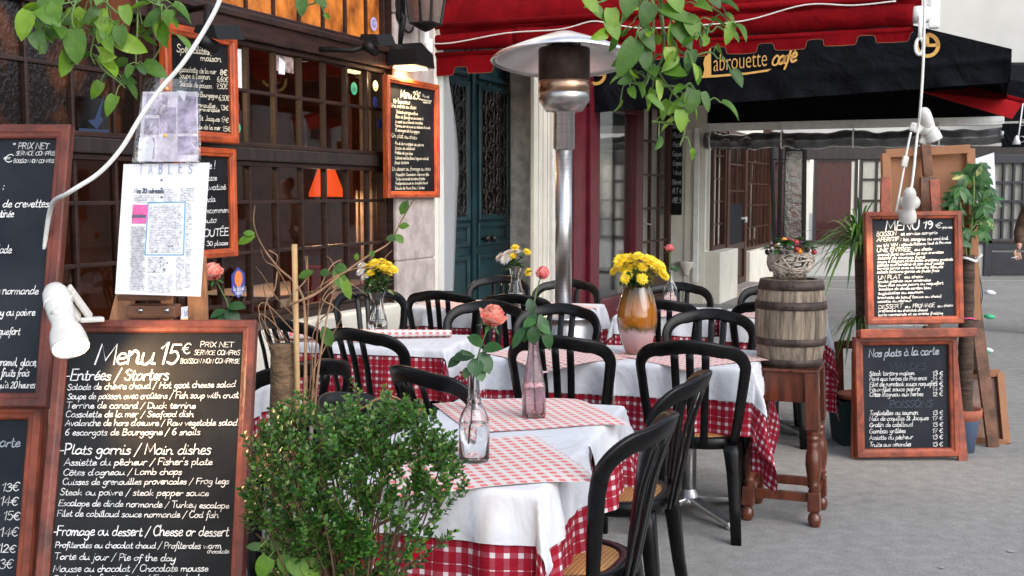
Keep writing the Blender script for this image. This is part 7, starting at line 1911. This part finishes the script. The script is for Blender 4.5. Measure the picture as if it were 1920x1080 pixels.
tw = [((575, 800), (574, 650), (578, 560), (576, 480)), ((580, 800), (592, 660), (600, 560)), ((588, 800), (596, 700), (612, 600), (628, 540)), ((570, 800), (572, 600), (560, 540), (520, 500), (490, 458), (476, 420), (478, 385)),
      ((560, 660), (545, 560), (520, 505), (498, 490), (488, 465)), ((520, 510), (514, 545), (498, 570), (500, 620), (525, 640)), ((545, 570), (590, 552), (640, 515), (690, 480), (730, 455), (752, 415), (775, 375)),
      ((600, 540), (620, 500), (640, 488), (618, 515)), ((560, 600), (520, 560), (495, 520), (480, 500)), ((575, 560), (610, 530), (660, 505), (700, 500), (735, 470)), ((590, 620), (610, 560), (640, 540), (668, 552)),
      ((566, 640), (540, 610), (500, 570), (485, 575), (492, 600), (520, 640)), ((530, 640), (510, 590), (495, 545), (497, 530)), ((600, 600), (625, 575), (605, 560), (630, 520), (622, 490), (612, 480)), ((555, 545), (575, 520), (572, 480)), ((585, 700), (615, 640), (640, 590), (600, 560)),
      ((540, 640), (512, 605), (486, 590), (500, 640), (528, 665)), ((505, 470), (520, 480), (516, 500)), ((620, 550), (650, 530), (690, 555)), ((575, 790), (583, 690), (575, 620)), ((592, 790), (585, 640), (605, 600))]
for i, pts in enumerate(tw):
    P_ = smooth_path([at(x, y, YT + .05 * math.sin(i * 1.7 + j)) for j, (x, y) in enumerate(pts)], 6); r0 = .0042 if i in (0, 1, 2, 3, 6) else .0022
    m.tube(P_, [r0 * (1 - .7 * k / len(P_)) for k in range(len(P_))], 6, False)
m.build('twigs', K['twig'], tr)
m = M(off=o_)
for (px, py, dx, dz, L, Wd) in ((478, 442, -.9, -.35, .05, .013), (478, 438, -.8, .1, .03, .009), (627, 505, .5, -.85, .062, .018), (640, 512, .35, -.95, .075, .014), (628, 500, .8, -.15, .035, .014), (748, 445, -.8, -.05, .035, .011), (742, 440, .6, -.6, .03, .011), (752, 402, .35, .8, .042, .013), (560, 520, .6, .3, .045, .012), (606, 612, .4, -.95, .058, .018), (668, 488, .1, .7, .02, .007), (600, 512, .8, .1, .028, .012), (748, 425, .5, .1, .03, .010), (700, 482, -.3, .9, .02, .008)):
    leaf(m, at(px, py, YT - .02), (dx, -.25, dz), (0, -1, .5), L, Wd, .15, .2, 5)
m.build('leaves', K['leaf_pothos'], tr)
m = M(off=o_)
P_ = [at(x, y, 2.62) for x, y in ((640, 795), (680, 765), (712, 748), (735, 752), (745, 775), (740, 790))]; m.tube(smooth_path(P_, 5), .0022, 6, False)
P_ = [at(x, y, 2.60) for x, y in ((690, 755), (730, 742), (770, 760), (800, 775))]; m.tube(smooth_path(P_, 5), .002, 6, False); m.build('curled_stem', K['twig'], tr)

# --- hanging pothos
def hanging(name, label, P, pot_r, Y, vines, seed, big=.05, dens=.42):
    t = thing(name, label, 'plant', P); rn = random.Random(seed); o = Vector(P); ml = M(off=o); ms = M(off=o)
    for pts in vines:
        q = smooth_path([at(x, y, Y + (z if True else 0)) for x, y, z in pts], 6); ms.tube(q, [.0034 * (1 - .5 * i / len(q)) for i in range(len(q))], 6, False)
        for i in range(2, len(q), 2):
            if rn.random() < dens:
                d = Vector((rn.uniform(-1, 1), rn.uniform(-.9, .3), rn.uniform(-1, .15))).normalized(); pet = q[i] + d * rn.uniform(.015, .05) + Vector((0, 0, rn.uniform(0, .015)))
                ms.tube(smooth_path([q[i], (q[i] + pet) / 2 + Vector((0, 0, .012)), pet], 3), .0016, 5, False)
                L = big * rn.uniform(.55, 1.25); leaf(ml, pet, Vector((d.x, d.y * .9 - .15, -abs(d.z) * .7 - .25 + rn.uniform(-.2, .3))), Vector((rn.uniform(-1, 1), rn.uniform(-1, .1), rn.uniform(-.2, 1))), L, L * .40, rn.uniform(.1, .6), rn.uniform(.05, .6), 6, 'heart')
    return t, ml, ms
P = at(198, -4, 2.95)
t, ml, ms = hanging('hanging_plant', 'trailing pothos in a terracotta pot hanging at the upper left', P, .1, 2.95, [
    ((190, -20, 0), (150, 0, -.05), (110, 10, -.07), (80, 30, -.08), (60, 35, -.08)), ((175, -20, 0), (140, 10, -.1), (110, 45, -.12), (75, 60, -.12)), ((170, -20, -.1), (172, 20, -.14), (178, 60, -.14), (170, 100, -.13), (178, 120, -.12)),
    ((200, -20, -.1), (200, 30, -.15), (190, 62, -.15), (200, 75, -.15)), ((180, -10, -.1), (215, 20, -.15), (235, 40, -.15), (215, 55, -.15)), ((150, -20, -.1), (135, 30, -.13), (140, 60, -.13), (128, 75, -.13)),
    ((255, -20, 0), (258, 40, -.02), (255, 100, -.02), (255, 128, -.02)), ((285, -25, 0), (300, 10, -.02), (305, 45, -.02), (300, 90, -.02), (275, 125, -.02), (262, 130, -.02)), ((180, 110, -.12), (195, 132, -.1), (225, 155, -.1), (235, 165, -.1)), ((310, 40, -.02), (325, 30, -.02), (330, 18, -.02)), ((250, -15, 0), (285, 5, -.03), (305, 12, -.03))], 15, .06)
for (px, py, dx, dz, L) in ((55, 20, -.3, -1, .075), (62, 60, .6, -.9, .06), (75, 15, .8, -.6, .07), (185, 18, .3, -.9, .06), (196, 50, .4, -.8, .055), (205, 40, -.5, -.9, .06), (140, 55, .1, -1, .085), (247, 122, -.2, -.6, .035), (262, 122, .4, -.5, .03), (318, 18, -.1, -1, .04), (232, 10, .3, -.9, .05), (105, 5, -.1, -1, .06), (225, 48, .1, -1, .055)):
    leaf(ml, at(px, py, 2.80), (dx, -.3, dz), (.1, -1, .6), L, L * .42, .2, .25, 6, 'heart')
ml.build('leaves', K['leaf_pothos'], t); ms.build('stems', K['stem'], t)
m = M(); m.lathe([(.001, -.09), (.055, -.09), (.085, .06), (.095, .06), (.095, .085), (.082, .085), (.001, .05)], (0, 0, 0), 28); m.build('pot', K['terracotta'], t)
m = M()
for k in range(3):
    a = 2 * math.pi * k / 3; m.tube([(.09 * math.cos(a), .09 * math.sin(a), .08), (0, 0, .75)], .0025, 5)
m.build('hanger', K['black_metal'], t)
YR = 2.5
P = at(1225, -75, YR)
t, ml, ms = hanging('hanging_plant', 'trailing pothos hanging at the top right of centre before the black awning', P, .1, YR, [
    ((1210, -60, 0), (1150, -10, -.05), (1120, 5, -.06), (1090, 0, -.06)), ((1220, -60, 0), (1180, 10, -.06), (1165, 40, -.08), (1160, 60, -.08)), ((1225, -60, 0), (1210, 20, -.08), (1195, 60, -.1), (1190, 90, -.1), (1170, 110, -.1)),
    ((1230, -60, 0), (1260, 10, -.06), (1300, 30, -.07), (1330, 60, -.07), (1345, 50, -.07), (1360, 60, -.07)), ((1235, -60, 0), (1240, 40, -.08), (1260, 80, -.09), (1290, 105, -.09), (1330, 98, -.08), (1345, 110, -.08)),
    ((1225, -50, 0), (1225, 60, -.08), (1220, 110, -.08), (1215, 150, -.08), (1205, 165, -.08)), ((1235, -50, 0), (1245, 90, -.06), (1235, 130, -.06), (1255, 165, -.06), (1285, 195, -.06), (1300, 190, -.06)),
    ((1220, 130, -.07), (1235, 158, -.07), (1262, 162, -.07), (1290, 165, -.07), (1305, 172, -.07), (1325, 195, -.07)), ((1228, 120, -.07), (1218, 145, -.07), (1200, 158, -.07), (1182, 155, -.07), (1170, 160, -.07)), ((1230, 100, -.05), (1215, 140, -.05), (1210, 160, -.05), (1205, 175, -.05)),
    ((1240, -50, 0), (1270, -20, 0), (1310, 5, 0), (1345, 20, 0), (1375, 50, 0)), ((1290, 195, -.06), (1282, 230, -.05), (1283, 250, -.05), (1275, 272, -.05)), ((1222, 228, -.05), (1245, 230, -.05), (1265, 233, -.05)), ((1205, -40, 0), (1235, 20, -.1), (1300, 50, -.1), (1318, 80, -.1)), ((1200, -50, 0), (1200, 30, -.05), (1215, 60, -.06), (1240, 70, -.06))], 27, .044)
for (px, py, dx, dz, L, wd) in ((1195, 75, -.52, -.9, .098, .034), (1145, 15, .1, -1, .055, .024), (1140, 35, .5, -.9, .055, .026), (1240, 15, .95, -.35, .085, .026), (1262, 45, .7, -.8, .075, .03), (1290, 30, .4, -.9, .06, .028), (1200, 58, .6, -.7, .06, .022), (1372, 42, -.25, -1, .055, .017), (1298, 92, -.25, -1, .055, .020), (1255, 88, .1, -1, .05, .022), (1215, 178, .75, -.6, .055, .014), (1300, 168, -.15, -1, .06, .026), (1318, 172, .3, -.9, .05, .014), (1275, 205, .1, -1, .055, .022), (1235, 150, .1, -1, .05, .012), (1265, 190, .5, -.2, .03, .012), (1180, 150, -.9, -.2, .03, .014), (1098, -5, .5, -.6, .05, .022), (1110, 10, .7, -.7, .045, .018), (1180, -15, -.1, -.9, .06, .03), (1255, -18, .5, -.8, .06, .03), (1220, 5, -.3, -.9, .06, .028), (1330, -8, .5, -.5, .04, .02), (1205, 90, .2, -.9, .055, .024)):
    leaf(ml, at(px, py, YR - .1), (dx, -.25, dz), (.15, -1, .55), L * .88, wd * .88, .22, .22, 6, 'heart')
ml.build('leaves', K['leaf_pothos'], t); ms.build('stems', K['stem'], t)
m = M(); m.lathe([(.001, -.08), (.055, -.08), (.085, .06), (.095, .06), (.095, .085), (.082, .085), (.001, .05)], (0, 0, 0), 28); m.build('pot', K['terracotta'], t)
P = at(575, -30, 2.7)
t, ml, ms = hanging('hanging_plant', 'two pothos leaves dipping in at the top edge before the amber panes', P, .1, 2.7, [((640, -40, 0), (600, 0, 0), (575, 10, 0))], 3, .03)
for (px, py, dx, dz, L) in ((566, -5, .0, -1, .045), (590, -8, .6, -.5, .04)): leaf(ml, at(px, py, 2.68), (dx, -.25, dz), (.1, -1, .6), L, L * .4, .2, .2, 6, 'heart')
ml.build('leaves', K['leaf_pothos'], t); ms.build('stems', K['stem'], t)

# --- potted dracaena left of the easel
YD = YE + .45
gp = ground(1612, 800); 
dr_ = thing('dracaena', 'spiky dracaena with arching strap leaves left of the right easel', 'plant', (at(1622, 600, YD).x, YD, 0)); o_ = Vector((at(1622, 600, YD).x, YD, 0))
m = M(off=o_); m.tube(smooth_path([at(1620, 800, YD), at(1618, 700, YD), at(1615, 560, YD), at(1612, 440, YD)], 5), .034, 12); m.build('trunk', K['bark_dark'], dr_)
m = M(off=o_); rn = random.Random(6)
def strap(m, c, d, L, Wd, droop):
    d = Vector(d).normalized(); pts = []; vs = []; n = 9; s = d.cross(Vector((0, 0, 1))).normalized()
    for i in range(n + 1):
        t = i / n; p = Vector(c) + d * L * t + Vector((0, 0, -droop * L * t ** 2.2)); w_ = Wd * (.55 + .9 * t) * (1 - t) ** .55 if t < 1 else 0
        vs += [p - s * w_ + Vector((0, 0, w_ * .35)), p, p + s * w_ + Vector((0, 0, w_ * .35))]
    m.add(vs, [[i * 3 + j, i * 3 + j + 1, (i + 1) * 3 + j + 1, (i + 1) * 3 + j] for i in range(n) for j in (0, 1)], True)
for k in range(95):
    a = rn.uniform(0, 6.3); el_ = rn.uniform(.15, 1.5); c = at(1610 + rn.uniform(-3, 3), 445 + rn.uniform(-6, 30), YD); strap(m, c, (math.cos(a) * math.cos(el_) - .25, math.sin(a) * math.cos(el_) - .1, math.sin(el_)), rn.uniform(.26, .46), .012, rn.uniform(.3, 1.2))
for k in range(26):
    a = rn.uniform(1.6, 4.7); c = at(1614 + rn.uniform(-4, 6), 600 + rn.uniform(-10, 10), YD); strap(m, c, (math.cos(a), math.sin(a), rn.uniform(.2, .9)), rn.uniform(.16, .27), .008, rn.uniform(.9, 2.0))
m.build('leaves', K['leaf_drac'], dr_)
px_ = thing('planter', 'dark green rectangular planter behind the left leg of the right easel', 'pot', (at(1605, 800, YD).x + .03, YD, 0))
m = M(); vs = []
for (z, s) in ((0, .85), (.24, 1.0), (.27, 1.03), (.27, .94), (.2, .92)):
    for (a, b) in ((-.17, -.13), (.17, -.13), (.17, .13), (-.17, .13)): vs.append(Vector((a * s, b * s, z + .0)))
m.add(vs, [[i * 4 + j, i * 4 + (j + 1) % 4, (i + 1) * 4 + (j + 1) % 4, (i + 1) * 4 + j] for i in range(4) for j in range(4)] + [[16, 17, 18, 19], [3, 2, 1, 0]]); m.build('pot', K['pot_green'], px_)
m = M(); m.lathe([(.14, .275), (.150, .295), (.145, .30), (.12, .28), (.001, .27)], (0, 0, 0), 24); m.build('inner_rim', K['terracotta'], px_)
wb = thing('wooden_frame_box', 'reddish wooden frame standing behind the dark green planter', 'frame', at(1590, 760, YD + .25))
o3 = at(1590, 760, YD + .25); m = M(off=o3)
for a, b in (((1572, 640), (1575, 770)), ((1572, 645), (1640, 648)), ((1605, 660), (1605, 760))): m.bar(at(a[0], a[1], YD + .25), at(b[0], b[1], YD + .25), .05, .03, up=(0, 1, 0))
m.build('frame', K['frame_red'], wb)
# --- umbrella tree in the blue pot right of the easel
YS = YE + .22
gs = Vector((at(1806, 700, YS).x, YS, 0))
sc_ = thing('umbrella_tree', 'umbrella tree with glossy finger leaves on a thick fibrous trunk right of the easel', 'plant', gs)
m = M(off=gs); P_ = smooth_path([at(1808, 812, YS), at(1810, 700, YS), at(1812, 600, YS), at(1815, 478, YS)], 8); m.tube(P_, [.046 * (1 - .18 * i / len(P_) + .05 * math.sin(i * 2.2)) for i in range(len(P_))], 16); m.build('trunk', K['bark_dark'], sc_)
m = M(off=gs)
for pts in (((1818, 480), (1822, 420), (1826, 360), (1825, 330)), ((1812, 480), (1806, 430), (1800, 380)), ((1822, 430), (1838, 410), (1850, 400)), ((1803, 470), (1795, 455), (1790, 450))): m.tube(smooth_path([at(x, y, YS - .02) for x, y in pts], 4), .006, 6, False)
m.build('stems', K['stem'], sc_)
m = M(off=gs); rn = random.Random(77)
for (px, py, n, L) in ((1826, 318, 9, .085), (1845, 330, 9, .085), (1810, 330, 8, .08), (1800, 352, 8, .085), (1790, 365, 7, .08), (1835, 355, 9, .09), (1855, 355, 8, .085), (1818, 365, 8, .08), (1846, 385, 8, .085), (1783, 395, 7, .07), (1835, 405, 8, .09), (1850, 415, 7, .08), (1812, 432, 7, .075), (1790, 450, 6, .10), (1790, 380, 7, .08), (1840, 312, 8, .07), (1858, 372, 7, .08), (1845, 435, 6, .075), (1798, 395, 6, .07)):
    c = at(px, py, YS + rn.uniform(-.10, .06)); ax_ = Vector((rn.uniform(-.5, .5), -.75, rn.uniform(.2, .8))).normalized(); u_ = ax_.orthogonal().normalized(); v_ = ax_.cross(u_)
    for k in range(n):
        a = 2 * math.pi * k / n + rn.uniform(-.15, .15); leaf(m, c, u_ * math.cos(a) + v_ * math.sin(a) - ax_ * .25 + Vector((0, 0, -.15)), ax_, L * rn.uniform(.8, 1.1), L * .20, .15, .25, 5)
m.build('leaves', K['leaf_scheff'], sc_)
m = M(off=gs)
for (y, mk_) in ((486, 'cream_trim'),):
    c = at(1814, y, YS); m.tube([c + Vector((.05 * math.cos(a), .05 * math.sin(a), .01 * math.sin(a * 2))) for a in [2 * math.pi * k / 16 for k in range(17)]], .008, 6)
    m.tube([c + Vector((.05, -.01, 0)), c + Vector((.075, -.02, .03))], .008, 6)
m.build('white_tie', K['cream_trim'], sc_)
m = M(off=gs); c = at(1811, 596, YS); m.tube([c + Vector((.048 * math.cos(a), .048 * math.sin(a), .004 * math.sin(a * 3))) for a in [2 * math.pi * k / 16 for k in range(17)]], .0045, 6); m.build('pink_tie', K['ribbon_pink'], sc_)
bp_ = thing('flower_pot', 'dull blue pot with a terracotta rim at the foot of the umbrella tree', 'pot', gs)
m = M(); m.lathe([(.001, 0), (.075, 0), (.098, .20)], (0, 0, 0), 28); m.build('pot', K['pot_blue'], bp_)
m = M(); m.lathe([(.096, .19), (.102, .20), (.112, .215), (.112, .255), (.102, .255), (.098, .23), (.001, .225)], (0, 0, 0), 28); m.build('rim', K['terracotta'], bp_)
gb_ = thing('garland_lights', 'short string of small green and white bulbs down the rear post of the right easel', 'string lights', at(1838, 560, YB + .05)); o3 = at(1838, 560, YB + .05)
for nm, mk_, lst in (('white_bulb', 'paper', ((1846, 547, 1), (1842, 655, 0))), ('green_bulb', 'sticker_green', ((1845, 592, 1), (1838, 656, 1)))):
    for (px, py, d) in lst:
        m = M(off=o3); c = at(px, py, YB + .02); m.tube([c, c + Vector((.02, -.01, -.003)), c + Vector((.045, -.015, -.006)), c + Vector((.06, -.02, -.008))], [.008, .016, .014, .003], 10); m.build(nm, K[mk_], gb_)
m = M(off=o3); m.tube(smooth_path([at(1832, 500, YB + .04), at(1842, 550, YB + .03), at(1834, 600, YB + .03), at(1838, 660, YB + .03)], 5), .003, 5); m.build('wire', K['pot_green'], gb_)

# =================================================================== PERSON AT THE RIGHT EDGE
YPn = 12.0
pc_ = at(1962, 480, YPn); PX = pc_.x
per = thing('person', 'person in a brown jacket at the right edge holding a cigarette low in one hand', 'person', (PX, YPn, 0))
def skin_mesh(name, nodes, edges, matn, parent, sub=2):
    me = bpy.data.meshes.new(name); me.from_pydata([n_[0] for n_ in nodes], edges, []); o = bpy.data.objects.new(name, me); COL.objects.link(o)
    md = o.modifiers.new('skin', 'SKIN'); md.use_smooth_shade = True
    for i, n_ in enumerate(nodes): me.skin_vertices[0].data[i].radius = (n_[1], n_[2] if len(n_) > 2 else n_[1])
    me.skin_vertices[0].data[0].use_root = True
    o.modifiers.new('sub', 'SUBSURF').render_levels = sub; o.modifiers['sub'].levels = sub
    bpy.context.view_layer.update(); dg = bpy.context.evaluated_depsgraph_get(); m2 = bpy.data.meshes.new_from_object(o.evaluated_get(dg)); bpy.data.objects.remove(o)
    for p in m2.polygons: p.use_smooth = True
    m2.materials.clear(); m2.materials.append(K[matn]); o2 = bpy.data.objects.new(name, m2); COL.objects.link(o2); o2.parent = parent; return o2
hx, hy, hz_ = at(1908, 478, YPn - .12) - Vector((PX, YPn, 0))
sh = Vector((-.19, 0, 1.40)); elb = Vector((-.27, .05, 1.10)); wr = Vector((hx + .012, hy, hz_ + .09))
body = [((0, 0, .95), .13, .10), ((0, 0, 1.15), .14, .11), ((0, 0, 1.36), .16, .10), ((0, -.01, 1.47), .065), ((0, -.02, 1.56), .07), ((0, -.03, 1.66), .088, .10), ((0, -.02, 1.74), .07),
        (tuple(sh), .062), (tuple(elb), .045), (tuple(wr), .028), ((.19, 0, 1.40), .062), ((.24, .03, 1.12), .045), ((.22, -.06, .88), .028), ((-.09, 0, .88), .095), ((-.10, -.02, .50), .06), ((-.10, .02, .09), .042), ((-.10, -.12, .04), .04, .03), ((.09, 0, .88), .095), ((.12, .02, .50), .06), ((.12, .05, .09), .042), ((.12, -.09, .04), .04, .03),
        ((hx + .006, hy - .002, hz_ + .045), .026, .016), ((.22, -.08, .80), .028, .016)]
skin_mesh('body', body, [(0, 1), (1, 2), (2, 3), (3, 4), (4, 5), (5, 6), (2, 7), (7, 8), (8, 9), (2, 10), (10, 11), (11, 12), (0, 13), (13, 14), (14, 15), (15, 16), (0, 17), (17, 18), (18, 19), (19, 20), (9, 21), (12, 22)], 'skin', per)
skin_mesh('jacket', [((0, 0, .93), .185, .145), ((0, 0, 1.15), .175, .14), ((0, 0, 1.36), .19, .125), ((0, -.01, 1.47), .085), (tuple(sh), .085), (tuple(elb), .072), (tuple(wr + Vector((.002, 0, .03))), .052), ((.19, 0, 1.40), .085), ((.24, .03, 1.12), .07), ((.22, -.05, .91), .05)], [(0, 1), (1, 2), (2, 3), (2, 4), (4, 5), (5, 6), (2, 7), (7, 8), (8, 9)], 'jacket', per)
skin_mesh('trousers', [((0, 0, .95), .15, .12), ((-.09, 0, .86), .108), ((-.10, -.02, .50), .078), ((-.10, .02, .10), .062), ((.09, 0, .86), .108), ((.12, .02, .50), .078), ((.12, .05, .10), .062)], [(0, 1), (1, 2), (2, 3), (0, 4), (4, 5), (5, 6)], 'trousers', per)
skin_mesh('hair', [((0, .01, 1.76), .085, .095), ((0, .04, 1.68), .085, .075), ((0, .055, 1.58), .06, .05)], [(0, 1), (1, 2)], 'hair', per)
for sx, yy in ((-.10, -.05), (.12, -.02)):
    skin_mesh('shoe', [((sx, yy + .09, .05), .05), ((sx, yy, .05), .052, .045), ((sx, yy - .13, .035), .045, .032)], [(0, 1), (1, 2)], 'shoe', per)
pm = Vector((hx, hy, hz_))
for k, (dx, l1_, l2_, bend) in enumerate(((-.024, .040, .034, .30), (-.010, .045, .038, .25), (.006, .043, .036, .45), (.020, .036, .030, .6))):
    b = pm + Vector((dx, -.004, .03)); c = b + Vector((dx * .25, -.012 * bend, -l1_)); d = c + Vector((-.004, -.035 * bend, -l2_ * .8)); e = d + Vector((0, -.012 * bend, -.012))
    skin_mesh('finger', [(tuple(b), .0095), (tuple(c), .0085), (tuple(d), .0075), (tuple(e), .006)], [(0, 1), (1, 2), (2, 3)], 'skin', per)
b = pm + Vector((-.022, -.008, .055)); skin_mesh('thumb', [(tuple(b), .011), (tuple(b + Vector((-.022, -.016, -.028))), .010), (tuple(b + Vector((-.028, -.026, -.055))), .0075)], [(0, 1), (1, 2)], 'skin', per)
cg = thing('cigarette', 'white lit-end cigarette held between the fingers at the right edge', 'cigarette', pm + Vector((PX, YPn, 0)))
m = M(); m.tube([(-.010, -.02, -.018), (-.085, -.04, -.030)], .0045, 8); m.build('paper_tube', K['paper'], cg)
